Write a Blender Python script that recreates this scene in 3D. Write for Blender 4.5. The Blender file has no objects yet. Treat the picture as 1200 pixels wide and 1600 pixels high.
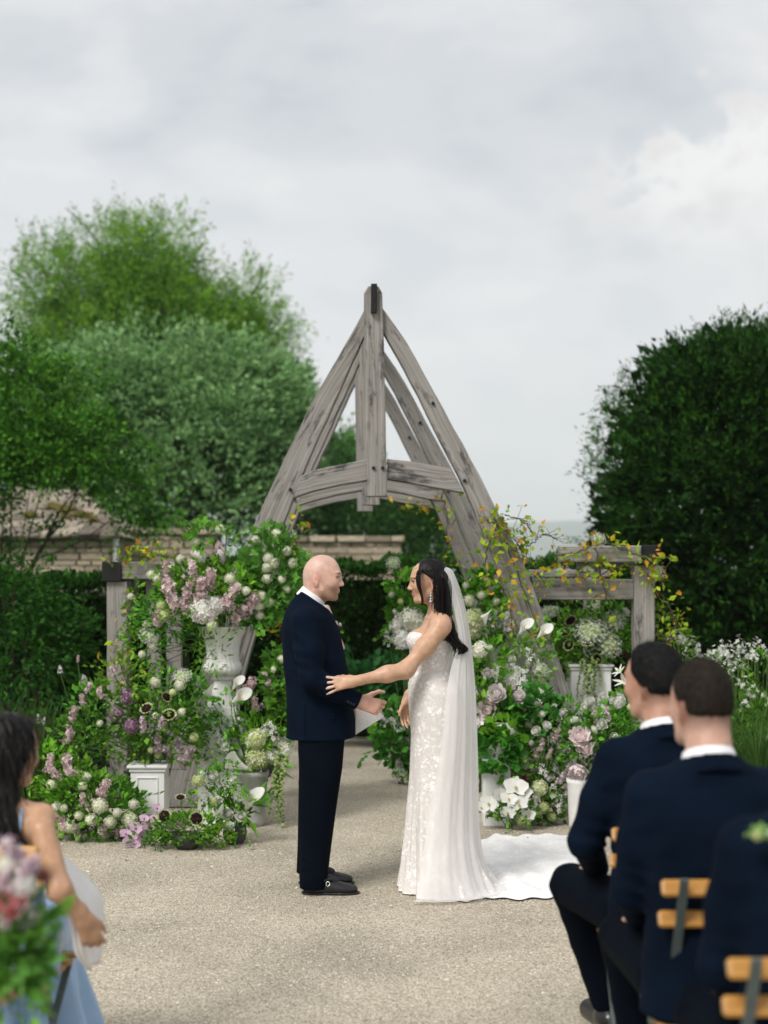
import bpy, math, random
import numpy as np
from mathutils import Vector, Matrix, Quaternion

# ------------------------------------------------------------------ camera, sky, sun, exposure
scn = bpy.context.scene
F = 2300.0                       # focal length in pixels of the 1200 x 1600 photograph
EYE = 1.72                       # camera height
HOR = 890.0                      # image row of the horizon
R = math.radians
cam_d = bpy.data.cameras.new('camera'); cam = bpy.data.objects.new('camera', cam_d)
scn.collection.objects.link(cam); scn.camera = cam
cam.location = (0, 0, EYE); cam.rotation_euler = (R(90), 0, 0)
cam_d.sensor_fit = 'HORIZONTAL'; cam_d.sensor_width = 36.0; cam_d.lens = 36.0 * F / 1200.0
cam_d.shift_y = (HOR - 800.0) / 1200.0
cam_d.clip_start = 0.1; cam_d.clip_end = 20000
cam_d.dof.use_dof = True; cam_d.dof.focus_distance = 7.95; cam_d.dof.aperture_fstop = 2.4
cam_d.dof.aperture_blades = 0

SUN_EL, SUN_AZ = 46.0, -36.0     # soft high light from the left and a little behind the camera
world = bpy.data.worlds.new('World'); scn.world = world; world.use_nodes = True
def build_world():
    nt = world.node_tree; N = nt.nodes; L = nt.links; N.clear()
    def nd(t, **k):
        n = N.new(t)
        for a, b in k.items(): setattr(n, a, b)
        return n
    def math_(op, a, b=None, c=None):
        n = nd('ShaderNodeMath', operation=op)
        for i, v in enumerate((a, b, c)):
            if v is None: continue
            if isinstance(v, (int, float)): n.inputs[i].default_value = v
            else: L.new(v, n.inputs[i])
        return n.outputs[0]
    out = nd('ShaderNodeOutputWorld'); bg = nd('ShaderNodeBackground'); bg.inputs['Strength'].default_value = 0.1
    sky = nd('ShaderNodeTexSky', sky_type='NISHITA'); sky.sun_disc = False
    sky.sun_elevation = R(SUN_EL); sky.sun_rotation = R(180 + SUN_AZ)
    tc = nd('ShaderNodeTexCoord'); sep = nd('ShaderNodeSeparateXYZ'); L.new(tc.outputs['Generated'], sep.inputs[0])
    mp = nd('ShaderNodeMapping'); mp.inputs['Scale'].default_value = (1.0, 1.0, 2.1); mp.inputs['Location'].default_value = (3.1, 1.7, 0.35)
    L.new(tc.outputs['Generated'], mp.inputs[0])
    def noise(scale, det, rough, vec=mp, dist=0.0):
        n = nd('ShaderNodeTexNoise'); n.inputs['Scale'].default_value = scale; n.inputs['Detail'].default_value = det
        n.inputs['Roughness'].default_value = rough; n.inputs['Distortion'].default_value = dist
        L.new(vec.outputs[0], n.inputs['Vector']); return n.outputs['Fac']
    def ramp(fac, stops):
        r = nd('ShaderNodeValToRGB'); L.new(fac, r.inputs[0]); r.color_ramp.interpolation = 'EASE'
        while len(r.color_ramp.elements) < len(stops): r.color_ramp.elements.new(0.5)
        for e, (p, c) in zip(r.color_ramp.elements, stops): e.position = p; e.color = (*c, 1)
        return r.outputs[0]
    n1 = noise(5.4, 4.0, 0.54, dist=0.35)
    n2 = noise(13.0, 4.0, 0.55)
    nn = math_('ADD', math_('MULTIPLY', n1, 0.75), math_('MULTIPLY', n2, 0.25))
    base = ramp(nn, [(0.34, (2.62, 2.74, 2.92)), (0.45, (3.12, 3.19, 3.28)), (0.54, (3.55, 3.55, 3.57)), (0.64, (3.92, 3.88, 3.84))])
    # thinner, brighter cloud towards the horizon
    hz = math_('SUBTRACT', 1.0, math_('MULTIPLY', math_('ABSOLUTE', sep.outputs[2]), 3.2)); hz = math_('MAXIMUM', hz, 0.0)
    m1 = nd('ShaderNodeMix', data_type='RGBA'); L.new(math_('MULTIPLY', hz, 0.75), m1.inputs['Factor'])
    L.new(base, m1.inputs['A']); m1.inputs['B'].default_value = (3.85, 3.82, 3.82, 1)
    # a heap of white cumulus where the cloud deck breaks
    dx = math_('DIVIDE', math_('SUBTRACT', sep.outputs[0], 0.245), 0.105)
    dz = math_('DIVIDE', math_('SUBTRACT', sep.outputs[2], 0.240), 0.060)
    rr = math_('SQRT', math_('ADD', math_('MULTIPLY', dx, dx), math_('MULTIPLY', dz, dz)))
    n3 = noise(26.0, 7.0, 0.58, tc_map(nd, L, tc))
    edge = math_('ADD', rr, math_('MULTIPLY', math_('SUBTRACT', n3, 0.5), 2.1))
    mk = nd('ShaderNodeMapRange', interpolation_type='SMOOTHSTEP'); L.new(edge, mk.inputs[0])
    mk.inputs[1].default_value = 1.06; mk.inputs[2].default_value = 0.74; mk.inputs[3].default_value = 0.0; mk.inputs[4].default_value = 1.0
    # flat grey underside
    und = nd('ShaderNodeMapRange', interpolation_type='SMOOTHSTEP'); L.new(dz, und.inputs[0])
    und.inputs[1].default_value = -1.0; und.inputs[2].default_value = 0.3; und.inputs[3].default_value = 0.1; und.inputs[4].default_value = 0.95
    n4 = ramp(n3, [(0.38, (3.75, 3.62, 3.50)), (0.58, (4.35, 4.27, 4.15))])
    m2 = nd('ShaderNodeMix', data_type='RGBA'); L.new(math_('MULTIPLY', mk.outputs[0], und.outputs[0]), m2.inputs['Factor'])
    L.new(m1.outputs['Result'], m2.inputs['A']); L.new(n4, m2.inputs['B'])
    m3 = nd('ShaderNodeMix', data_type='RGBA'); m3.inputs['Factor'].default_value = 0.94
    L.new(sky.outputs[0], m3.inputs['A']); L.new(m2.outputs['Result'], m3.inputs['B'])
    L.new(m3.outputs['Result'], bg.inputs[0]); L.new(bg.outputs[0], out.inputs[0])
def tc_map(nd, L, tc):
    mp = nd('ShaderNodeMapping'); mp.inputs['Scale'].default_value = (1, 1, 1.25); L.new(tc.outputs['Generated'], mp.inputs[0]); return mp
build_world()
sun_d = bpy.data.lights.new('sun', 'SUN'); sun = bpy.data.objects.new('sun', sun_d); scn.collection.objects.link(sun)
sun_d.energy = 1.5; sun_d.angle = R(20); sun_d.color = (1.0, 0.96, 0.9)
sun.rotation_euler = (R(90 - SUN_EL), 0, R(SUN_AZ))
scn.view_settings.view_transform = 'Standard'; scn.view_settings.look = 'None'
scn.view_settings.exposure = 1.18; scn.view_settings.gamma = 1.0
scn.render.engine = 'CYCLES'; scn.cycles.use_denoising = True
scn.cycles.max_bounces = 8; scn.cycles.transparent_max_bounces = 12; scn.cycles.diffuse_bounces = 3
scn.cycles.volume_bounces = 1; scn.cycles.glossy_bounces = 3; scn.cycles.transmission_bounces = 4

# ------------------------------------------------------------------ helpers
COL = scn.collection
def at(px, py, d):
    """photo pixel + distance in metres -> world point"""
    return np.array([(px - 600.0) * d / F, d, EYE - (py - HOR) * d / F])
def gd(py): return EYE * F / (py - HOR)          # distance of a ground point on image row py
def tag(o, label=None, cat=None, group=None, kind=None):
    if label: o['label'] = label
    if cat: o['category'] = cat
    if group: o['group'] = group
    if kind: o['kind'] = kind
    return o
def empty(name, loc, label=None, cat=None, group=None):
    o = bpy.data.objects.new(name, None); COL.objects.link(o); o.location = Vector([float(v) for v in loc]); o.empty_display_size = 0.1
    return tag(o, label, cat, group)
def mesh_np(name, V, polys, cols=None, smooth=False, mi=None):
    """polys: list of int arrays (n,3) or (n,4)"""
    me = bpy.data.meshes.new(name)
    V = np.ascontiguousarray(V, dtype=np.float32)
    polys = [np.asarray(p, dtype=np.int32) for p in polys if len(p)]
    me.vertices.add(len(V)); me.vertices.foreach_set('co', V.ravel())
    nl = sum(p.size for p in polys); nf = sum(len(p) for p in polys)
    me.loops.add(nl); me.polygons.add(nf)
    me.loops.foreach_set('vertex_index', np.concatenate([p.ravel() for p in polys]))
    tot = np.concatenate([np.full(len(p), p.shape[1], np.int32) for p in polys])
    st = np.zeros(nf, np.int32); st[1:] = np.cumsum(tot)[:-1]
    me.polygons.foreach_set('loop_start', st)
    try: me.polygons.foreach_set('loop_total', tot)
    except Exception: pass
    me.polygons.foreach_set('use_smooth', np.full(nf, bool(smooth)))
    if mi is not None: me.polygons.foreach_set('material_index', np.asarray(mi, np.int32))
    me.update(calc_edges=True)
    if cols is not None:
        a = me.color_attributes.new('Col', 'FLOAT_COLOR', 'POINT')
        c = np.ones((len(V), 4), np.float32); c[:, :3] = cols; a.data.foreach_set('color', c.ravel())
    return me
def part(name, me, mats, parent=None, loc=(0, 0, 0), kind=None, rot=None, scale=None, world=True):
    """link a mesh; vertices/loc are in world coordinates, the parent only shifts"""
    o = bpy.data.objects.new(name, me); COL.objects.link(o)
    if mats is not None and len(me.materials) == 0:
        for m in (mats if isinstance(mats, (list, tuple)) else [mats]): me.materials.append(m)
    l = Vector([float(v) for v in loc])
    if parent is not None:
        o.parent = parent
        if world:
            l = l - wloc(parent)
    o.location = l
    if rot is not None:
        if isinstance(rot, Quaternion): o.rotation_mode = 'QUATERNION'; o.rotation_quaternion = rot
        else: o.rotation_euler = rot
    if scale is not None: o.scale = scale if hasattr(scale, '__len__') else (scale,) * 3
    if kind: o['kind'] = kind
    return o
def wloc(o):
    l = Vector(o.location)
    while o.parent is not None:
        o = o.parent; l = l + o.location
    return l
class MB:
    """collects vertices and faces, then becomes one mesh"""
    def __init__(s): s.V = []; s.T = []; s.Q = []; s.C = []; s.n = 0
    def add(s, V, T=None, Q=None, col=None):
        V = np.asarray(V, float).reshape(-1, 3); s.V.append(V)
        if T is not None and len(T): s.T.append(np.asarray(T) + s.n)
        if Q is not None and len(Q): s.Q.append(np.asarray(Q) + s.n)
        c = np.ones((len(V), 3)) if col is None else np.broadcast_to(np.asarray(col, float), (len(V), 3))
        s.C.append(c); s.n += len(V)
    def mesh(s, name, smooth=False, color=True):
        P = []
        if s.T: P.append(np.concatenate(s.T))
        if s.Q: P.append(np.concatenate(s.Q))
        return mesh_np(name, np.concatenate(s.V), P, np.concatenate(s.C) if color else None, smooth)
    def box(s, lo, hi, col=None, M=None):
        x0, y0, z0 = lo; x1, y1, z1 = hi
        V = np.array([[x, y, z] for z in (z0, z1) for y in (y0, y1) for x in (x0, x1)], float)
        if M is not None: V = V @ np.array(M)[:3, :3].T + np.array(M)[:3, 3]
        s.add(V, Q=[[0, 2, 3, 1], [4, 5, 7, 6], [0, 1, 5, 4], [2, 6, 7, 3], [0, 4, 6, 2], [1, 3, 7, 5]], col=col)
    def tube(s, pts, rad, sides=5, col=None, cap=False):
        P = np.asarray(pts, float); n = len(P); rad = np.broadcast_to(np.asarray(rad, float), (n,))
        T = np.gradient(P, axis=0); T /= np.linalg.norm(T, axis=1)[:, None] + 1e-9
        ref = np.array([0.13, 0.31, 0.94]) if abs(T[0, 2]) < 0.85 else np.array([1.0, 0.1, 0.05])
        U = np.cross(T, ref); U /= np.linalg.norm(U, axis=1)[:, None] + 1e-9
        W = np.cross(T, U)
        a = np.linspace(0, 2 * np.pi, sides, endpoint=False)
        V = P[:, None, :] + rad[:, None, None] * (np.cos(a)[None, :, None] * U[:, None, :] + np.sin(a)[None, :, None] * W[:, None, :])
        i = np.arange(n - 1)[:, None] * sides; j = np.arange(sides)[None, :]; k = (j + 1) % sides
        Q = np.stack([i + j, i + k, i + sides + k, i + sides + j], -1).reshape(-1, 4)
        T_ = None
        V = V.reshape(-1, 3)
        if cap:
            V = np.vstack([V, P[:1], P[-1:]]); c0 = n * sides; b = (n - 1) * sides
            T_ = [[c0, (q + 1) % sides, q] for q in range(sides)] + [[c0 + 1, b + q, b + (q + 1) % sides] for q in range(sides)]
        s.add(V, Q=Q, T=T_, col=col)
def bez(p0, p1, p2, n=8):
    t = np.linspace(0, 1, n)[:, None]; p0, p1, p2 = map(np.asarray, (p0, p1, p2))
    return (1 - t) ** 2 * p0 + 2 * t * (1 - t) * p1 + t * t * p2
def poly_curve(pts, n=40):
    """Catmull-Rom through points"""
    P = np.asarray(pts, float); P = np.vstack([2 * P[0] - P[1], P, 2 * P[-1] - P[-2]])
    m = len(P) - 3; t = np.linspace(0, m, n); i = np.minimum(t.astype(int), m - 1); u = (t - i)[:, None]
    a, b, c, d = P[i], P[i + 1], P[i + 2], P[i + 3]
    return 0.5 * (2 * b + (c - a) * u + (2 * a - 5 * b + 4 * c - d) * u ** 2 + (3 * b - a - 3 * c + d) * u ** 3)
def unit(v): v = np.asarray(v, float); return v / (np.linalg.norm(v, axis=-1, keepdims=True) + 1e-9)

# ------------------------------------------------------------------ materials
MATS = {}
def new_mat(name):
    m = bpy.data.materials.new(name); m.use_nodes = True; nt = m.node_tree; nt.nodes.clear()
    o = nt.nodes.new('ShaderNodeOutputMaterial'); return m, nt, o
def node(nt, t, **k):
    n = nt.nodes.new(t)
    for a, b in k.items():
        if a in n.bl_rna.properties.keys(): setattr(n, a, b)
        else: n.inputs[a.replace('_', ' ')].default_value = b
    return n
def rgba(c): return (*c, 1.0) if len(c) == 3 else c
def mat(name, c1, c2=None, scale=8.0, detail=4.0, rough=0.7, bump=0.0, bscale=None, spec=0.3, attr=False, sheen=0.0, metal=0.0,
        stretch=(1, 1, 1), rand=0.0, sss=0.0, coord='Object', ramp=(0.35, 0.65), transl=0.0, tcol=None, coat=0.0):
    """procedural principled material: noise between two colours, optional bump, optional translucency"""
    if name in MATS: return MATS[name]
    m, nt, out = new_mat(name); L = nt.links
    b = nt.nodes.new('ShaderNodeBsdfPrincipled'); b.inputs['Roughness'].default_value = rough
    b.inputs['Specular IOR Level'].default_value = spec; b.inputs['Metallic'].default_value = metal
    if sheen: b.inputs['Sheen Weight'].default_value = sheen; b.inputs['Sheen Roughness'].default_value = 0.5
    if sss: b.inputs['Subsurface Weight'].default_value = sss; b.inputs['Subsurface Radius'].default_value = (0.012, 0.005, 0.003); b.inputs['Subsurface Scale'].default_value = 1.0
    if coat: b.inputs['Coat Weight'].default_value = coat; b.inputs['Coat Roughness'].default_value = 0.15
    tc = nt.nodes.new('ShaderNodeTexCoord'); mp = nt.nodes.new('ShaderNodeMapping'); mp.inputs['Scale'].default_value = stretch
    L.new(tc.outputs[coord], mp.inputs[0])
    nz = nt.nodes.new('ShaderNodeTexNoise'); nz.inputs['Scale'].default_value = scale; nz.inputs['Detail'].default_value = detail; nz.inputs['Roughness'].default_value = 0.6
    L.new(mp.outputs[0], nz.inputs['Vector'])
    cr = nt.nodes.new('ShaderNodeValToRGB'); L.new(nz.outputs['Fac'], cr.inputs[0])
    cr.color_ramp.elements[0].position = ramp[0]; cr.color_ramp.elements[1].position = ramp[1]
    cr.color_ramp.elements[0].color = rgba(c1); cr.color_ramp.elements[1].color = rgba(c2 if c2 else c1)
    col = cr.outputs[0]
    if attr:
        at_ = nt.nodes.new('ShaderNodeAttribute'); at_.attribute_name = 'Col'
        mx = nt.nodes.new('ShaderNodeMix'); mx.data_type = 'RGBA'; mx.blend_type = 'MULTIPLY'; mx.inputs['Factor'].default_value = 1.0
        L.new(col, mx.inputs['A']); L.new(at_.outputs['Color'], mx.inputs['B']); col = mx.outputs['Result']
    if rand:
        oi = nt.nodes.new('ShaderNodeObjectInfo'); mr = nt.nodes.new('ShaderNodeMapRange')
        L.new(oi.outputs['Random'], mr.inputs[0]); mr.inputs[3].default_value = 1 - rand; mr.inputs[4].default_value = 1 + rand
        hs = nt.nodes.new('ShaderNodeHueSaturation'); L.new(mr.outputs[0], hs.inputs['Value']); L.new(col, hs.inputs['Color']); col = hs.outputs[0]
    L.new(col, b.inputs['Base Color'])
    if bump:
        n2 = nt.nodes.new('ShaderNodeTexNoise'); n2.inputs['Scale'].default_value = bscale or scale * 4; n2.inputs['Detail'].default_value = 5
        L.new(mp.outputs[0], n2.inputs['Vector'])
        bp = nt.nodes.new('ShaderNodeBump'); bp.inputs['Strength'].default_value = bump; bp.inputs['Distance'].default_value = 0.01
        L.new(n2.outputs['Fac'], bp.inputs['Height']); L.new(bp.outputs[0], b.inputs['Normal'])
    sh = b.outputs[0]
    if transl:
        tr = nt.nodes.new('ShaderNodeBsdfTranslucent')
        if tcol: tr.inputs[0].default_value = rgba(tcol)
        else: L.new(col, tr.inputs[0])
        ms = nt.nodes.new('ShaderNodeMixShader'); ms.inputs[0].default_value = transl
        L.new(sh, ms.inputs[1]); L.new(tr.outputs[0], ms.inputs[2]); sh = ms.outputs[0]
    L.new(sh, out.inputs[0]); MATS[name] = m; return m

def leaf_mat(name, rough=0.6, spec=0.12, transl=0.33):
    return mat(name, (0.8, 0.8, 0.8), (1.15, 1.15, 1.1), scale=3.0, rough=rough, spec=spec, attr=True, transl=transl)

# ------------------------------------------------------------------ leaves
LEAF = {
    'ovate': (np.array([[0, 0, 0], [0.42, 0.30, 0.07], [1, 0, -0.06], [0.42, -0.30, 0.07]]), np.array([[0, 3, 2], [0, 2, 1]])),
    'lance': (np.array([[0, 0, 0], [0.40, 0.13, 0.03], [1, 0, -0.08], [0.40, -0.13, 0.03]]), np.array([[0, 3, 2], [0, 2, 1]])),
    'round': (np.array([[0, 0, 0], [0.22, 0.36, 0.06], [0.7, 0.36, 0.03], [1, 0, -0.08], [0.7, -0.36, 0.03], [0.22, -0.36, 0.06]]),
              np.array([[0, 5, 4], [0, 4, 3], [0, 3, 2], [0, 2, 1]])),
    'lobed': (np.array([[0, 0, 0], [0.05, 0.34, 0.08], [0.36, 0.26, 0.03], [0.58, 0.46, 0.06], [0.68, 0.17, 0.0], [1.0, 0, -0.08], [0.68, -0.17, 0.0], [0.58, -0.46, 0.06], [0.36, -0.26, 0.03], [0.05, -0.34, 0.08]]),
              np.array([[0, 2, 1], [0, 4, 2], [2, 4, 3], [0, 5, 4], [0, 6, 5], [0, 8, 6], [8, 7, 6], [0, 9, 8]])),
    'hairline': (np.array([[0, 0.011, 0], [0, -0.011, 0], [0.6, 0.007, 0.02], [0.6, -0.007, 0.02], [1, 0, 0.0]]), np.array([[0, 1, 2], [1, 3, 2], [2, 3, 4]])),
    'needle': (np.array([[0, 0.05, 0], [0, -0.05, 0], [1, 0, 0]]), np.array([[0, 1, 2]])),
}
LEAF_TINT = np.array([1.12, 1.52, 0.86])
def leaves(mb, P, D, size, shape, rng, c1, c2, up=0.6, jit=0.5, power=1.0):
    """P positions, D growth directions; adds one small folded blade per point, colour varying leaf by leaf"""
    P = np.asarray(P, float); n = len(P)
    if n == 0: return
    tv, tf = LEAF[shape]
    u = unit(np.asarray(D, float) + rng.normal(0, jit, (n, 3)) * 0.6)
    nb = np.array([0, 0, up]) + rng.normal(0, 1, (n, 3)) * 0.7
    v = unit(np.cross(nb, u)); w = np.cross(u, v)
    sz = np.broadcast_to(np.asarray(size, float), (n,)) * rng.uniform(0.5, 1.4, n)
    V = P[:, None, :] + sz[:, None, None] * (tv[None, :, 0, None] * u[:, None, :] + tv[None, :, 1, None] * v[:, None, :] + tv[None, :, 2, None] * w[:, None, :])
    T = (np.arange(n)[:, None, None] * len(tv) + tf[None]).reshape(-1, 3)
    t = rng.random((n, 1)) ** power
    C = np.asarray(c1) * (1 - t) + np.asarray(c2) * t
    C = C * rng.uniform(0.8, 1.2, (n, 1)) * LEAF_TINT
    mb.add(V.reshape(-1, 3), T=T, col=np.repeat(C, len(tv), 0))
def ball(n, rng, shell=0.0):
    d = unit(rng.normal(0, 1, (n, 3))); r = rng.random(n) ** (1 / 3.0)
    r = shell + (1 - shell) * r
    return d * r[:, None], d
# ------------------------------------------------------------------ ground
def gravel_material():
    m, nt, out = new_mat('gravel_ground'); L = nt.links
    b = nt.nodes.new('ShaderNodeBsdfPrincipled'); b.inputs['Roughness'].default_value = 0.92; b.inputs['Specular IOR Level'].default_value = 0.15
    tc = nt.nodes.new('ShaderNodeTexCoord')
    def vor(scale):
        v = nt.nodes.new('ShaderNodeTexVoronoi'); v.inputs['Scale'].default_value = scale; v.inputs['Randomness'].default_value = 1
        L.new(tc.outputs['Object'], v.inputs['Vector']); return v
    def nz(scale, det):
        n = nt.nodes.new('ShaderNodeTexNoise'); n.inputs['Scale'].default_value = scale; n.inputs['Detail'].default_value = det
        L.new(tc.outputs['Object'], n.inputs['Vector']); return n
    v1 = vor(120.0); n1 = nz(1.3, 6); n2 = nz(260.0, 2)
    sp = nt.nodes.new('ShaderNodeSeparateColor'); L.new(v1.outputs['Color'], sp.inputs[0])
    cr = nt.nodes.new('ShaderNodeValToRGB'); L.new(sp.outputs[0], cr.inputs[0])
    e = cr.color_ramp.elements; e[0].position = 0.0; e[0].color = (0.33, 0.285, 0.22, 1); e[1].position = 1.0; e[1].color = (0.74, 0.675, 0.56, 1)
    x = e.new(0.45); x.color = (0.55, 0.485, 0.385, 1)
    mx = nt.nodes.new('ShaderNodeMix'); mx.data_type = 'RGBA'; mx.blend_type = 'MULTIPLY'; mx.inputs['Factor'].default_value = 1
    c2 = nt.nodes.new('ShaderNodeValToRGB'); L.new(n1.outputs['Fac'], c2.inputs[0])
    c2.color_ramp.elements[0].position = 0.32; c2.color_ramp.elements[0].color = (0.74, 0.74, 0.73, 1)
    c2.color_ramp.elements[1].position = 0.62; c2.color_ramp.elements[1].color = (1.04, 1.04, 1.02, 1)
    L.new(cr.outputs[0], mx.inputs['A']); L.new(c2.outputs[0], mx.inputs['B']); L.new(mx.outputs['Result'], b.inputs['Base Color'])
    ad = nt.nodes.new('ShaderNodeMath'); ad.operation = 'ADD'; L.new(v1.outputs['Distance'], ad.inputs[0]); L.new(n2.outputs['Fac'], ad.inputs[1])
    bp = nt.nodes.new('ShaderNodeBump'); bp.inputs['Strength'].default_value = 0.9; bp.inputs['Distance'].default_value = 0.008; bp.invert = True
    L.new(ad.outputs[0], bp.inputs['Height']); L.new(bp.outputs[0], b.inputs['Normal']); L.new(b.outputs[0], out.inputs[0]); return m
def sheet(name, pts, z, m, sub=1):
    me = bpy.data.meshes.new(name); me.from_pydata([(x, y, z) for x, y in pts], [], [list(range(len(pts)))])
    o = part(name, me, m); o['kind'] = 'structure'; return o
M_GRAVEL = gravel_material()
M_SOIL = mat('soil', (0.018, 0.013, 0.009), (0.045, 0.034, 0.022), scale=14, rough=0.95, bump=0.8, bscale=40, spec=0.1)
M_FIELD = mat('meadow_ground', (0.03, 0.06, 0.015), (0.06, 0.10, 0.03), scale=0.4, rough=0.9, spec=0.1)
sheet('ground', [(-6000, -300), (6000, -300), (6000, 9000), (-6000, 9000)], -0.012, M_FIELD)
sheet('gravel_court', [(-9, -4), (9, -4), (9, 15.4), (-9, 15.4)], 0.0, M_GRAVEL)
sheet('planting_bed', [(-9, 10.6), (-1.35, 10.6), (-0.95, 12.2), (-0.9, 14.9), (-9, 14.9)], 0.006, M_SOIL)
sheet('planting_bed', [(1.0, 11.2), (2.0, 9.9), (9, 9.2), (9, 14.9), (0.55, 14.9), (0.7, 12.4)], 0.006, M_SOIL)

def pebbles():
    rng = np.random.default_rng(3)
    n = 34000
    y = 4.6 + (10.6 - 4.6) * rng.random(n) ** 0.8; x = (rng.random(n) - 0.5) * 2 * (0.32 * y)
    keep = ~((x < -1.25) & (y > 9.6)); x, y = x[keep], y[keep]; n = len(x)
    s = rng.uniform(0.0025, 0.0058, n) * np.where(rng.random(n) < 0.03, 1.8, 1.0)
    T0 = np.array([[1, 0, 0], [0, 1, 0], [-1, 0, 0], [0, -1, 0], [0, 0, 1], [0, 0, -1.0]])
    T = np.array([[0, 1, 4], [1, 2, 4], [2, 3, 4], [3, 0, 4]])
    a = rng.random(n) * 6.283; ca, sa = np.cos(a), np.sin(a)
    V = T0[None] * rng.uniform(0.7, 1.3, (n, 6, 1)); V[:, :, 0] *= rng.uniform(0.8, 1.6, (n, 1)); V[:, :, 2] *= 0.75
    X = V[:, :, 0] * ca[:, None] - V[:, :, 1] * sa[:, None]; Y = V[:, :, 0] * sa[:, None] + V[:, :, 1] * ca[:, None]
    V = np.stack([X * s[:, None] + x[:, None], Y * s[:, None] + y[:, None], V[:, :, 2] * s[:, None] + 0.001], -1)
    t = rng.random((n, 1)); C = np.array([0.30, 0.26, 0.20]) * (1 - t) + np.array([0.70, 0.64, 0.54]) * t
    mb = MB(); mb.add(V.reshape(-1, 3), T=(np.arange(n)[:, None, None] * 6 + T[None]).reshape(-1, 3), col=np.repeat(C, 6, 0))
    o = part('gravel', mb.mesh('gravel'), mat('pebble', (0.85, 0.85, 0.85), (1.1, 1.1, 1.1), scale=60, rough=0.9, spec=0.15, attr=True))
    tag(o, 'pale beige loose gravel over the courtyard floor', 'gravel', kind='stuff')
pebbles()

def hills():
    xs = np.linspace(-5600, 5600, 120); mb = MB(); V = []
    for x in xs:
        h = 135 + 45 * math.sin(x / 1090.0 + 0.4) + 18 * math.sin(x / 340.0) + 6 * math.sin(x / 115.0)
        V += [(x, 5400, -2), (x, 5700, h * 0.6), (x, 6300, h * 1.1), (x, 8600, -2)]
    Q = [[4 * i + k, 4 * i + 4 + k, 4 * i + 5 + k, 4 * i + 1 + k] for i in range(len(xs) - 1) for k in range(3)]
    mb.add(V, Q=Q)
    o = part('hills', mb.mesh('hills', smooth=True, color=False), mat('hill_green', (0.045, 0.075, 0.04), (0.08, 0.115, 0.06), scale=0.003, rough=0.95, spec=0.05)); o['kind'] = 'structure'
hills()

# ------------------------------------------------------------------ trees, hedge
M_LEAF = leaf_mat('leaf'); M_LEAFD = leaf_mat('leaf_dark', rough=0.6, spec=0.1, transl=0.2)
def petals_on_ground():
    rng = np.random.default_rng(12); mb = MB(); mb.add([(0, 0, 0), (.4, .3, .12), (1, .1, .2), (1, -.15, .18), (.4, -.32, .1)], T=[[0, 1, 2], [0, 2, 3], [0, 3, 4]]); me = mb.mesh('fallen_petal', color=False); me.materials.append(mat('fallen_petal', (0.7, 0.68, 0.62), (0.78, 0.76, 0.72)))
    for px, py, lb in ((276, 1571, 'fallen white petal on the gravel near the blue skirt'), (574, 1502, 'fallen white petal on open gravel below the bride and groom'), (610, 1418, 'fallen white petal on the gravel just in front of the gown hem'), (395, 1440, 'fallen white petal on the gravel left of the groom')):
        d = gd(py); o = part('fallen_petal', me, None, loc=((px - 600) * d / F, d, 0.008), rot=(0, 0, rng.random() * 6), scale=0.016); tag(o, lb, 'petal', 'fallen petals on the gravel')
petals_on_ground()
def petal_litter():
    rng = np.random.default_rng(19); mb = MB(); n = 130; P = np.zeros((n, 3)); k = rng.random(n) < 0.55
    P[:, 0] = np.where(k, rng.normal(-1.35, 0.5, n), rng.normal(0.95, 0.45, n)); P[:, 1] = np.where(k, rng.normal(9.0, 0.35, n), rng.normal(9.6, 0.5, n)); P[30:60, 0] = rng.uniform(-1.8, 1.6, 30); P[30:60, 1] = rng.uniform(5.5, 9.5, 30); P[:, 2] = 0.006
    D = rng.normal(0, 1, (n, 3)); D[:, 2] = 0.05
    leaves(mb, P[:70], D[:70], 0.016, 'round', rng, (0.55, 0.36, 0.55), (0.62, 0.46, 0.72), up=2.0); leaves(mb, P[70:], D[70:], 0.018, 'ovate', rng, (0.06, 0.07, 0.02), (0.16, 0.15, 0.05), up=2.0)
    tag(part('petal_litter', mb.mesh('petal_litter'), M_LITTER), 'scattered pale petals and leaf bits on the gravel', 'litter', kind='stuff')
M_LITTER = leaf_mat('litter_leaf'); petal_litter()
M_BARK = mat('bark', (0.035, 0.027, 0.02), (0.09, 0.075, 0.055), scale=12, stretch=(1, 1, 0.2), rough=0.95, bump=0.6)
def sprays(mb, rng, clumps, n, ln, nl, size, shape, c1, c2, droop=0.0, upw=0.4, inner=0.55, jit=0.5, spread=0.0, zmin=None, face=None, power=1.0, outn=0.35):
    cl = np.array(clumps, float); w = (cl[:, 3] * cl[:, 4] * cl[:, 5]) ** (2 / 3.0); idx = rng.choice(len(cl), n, p=w / w.sum())
    d = unit(rng.normal(0, 1, (n, 3)))
    if face is not None:                                  # keep mostly what faces the court
        flip = (d @ np.asarray(face) < -0.25); d[flip] -= 2 * (d[flip] @ np.asarray(face))[:, None] * np.asarray(face)
    rr = inner + (1 - inner) * rng.random(n) ** 0.6
    p = cl[idx, :3] + d * cl[idx, 3:6] * rr[:, None]
    g = unit(d + np.array([0, 0, upw]) + rng.normal(0, outn, (n, 3)))
    t = np.linspace(0.08, 1.0, nl)[None, :, None]
    L = (ln * rng.uniform(0.55, 1.35, n))[:, None, None]
    P = p[:, None, :] + g[:, None, :] * L * t + np.array([0, 0, -1.0]) * droop * L * t ** 2
    P = P + rng.normal(0, 1, P.shape) * spread
    D = np.repeat(g[:, None, :], nl, 1) + np.array([0, 0, -droop])
    P, D = P.reshape(-1, 3), D.reshape(-1, 3)
    if zmin is not None: k = P[:, 2] > zmin; P, D = P[k], D[k]
    leaves(mb, P, D, size, shape, rng, c1, c2, jit=jit, power=power)
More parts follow.
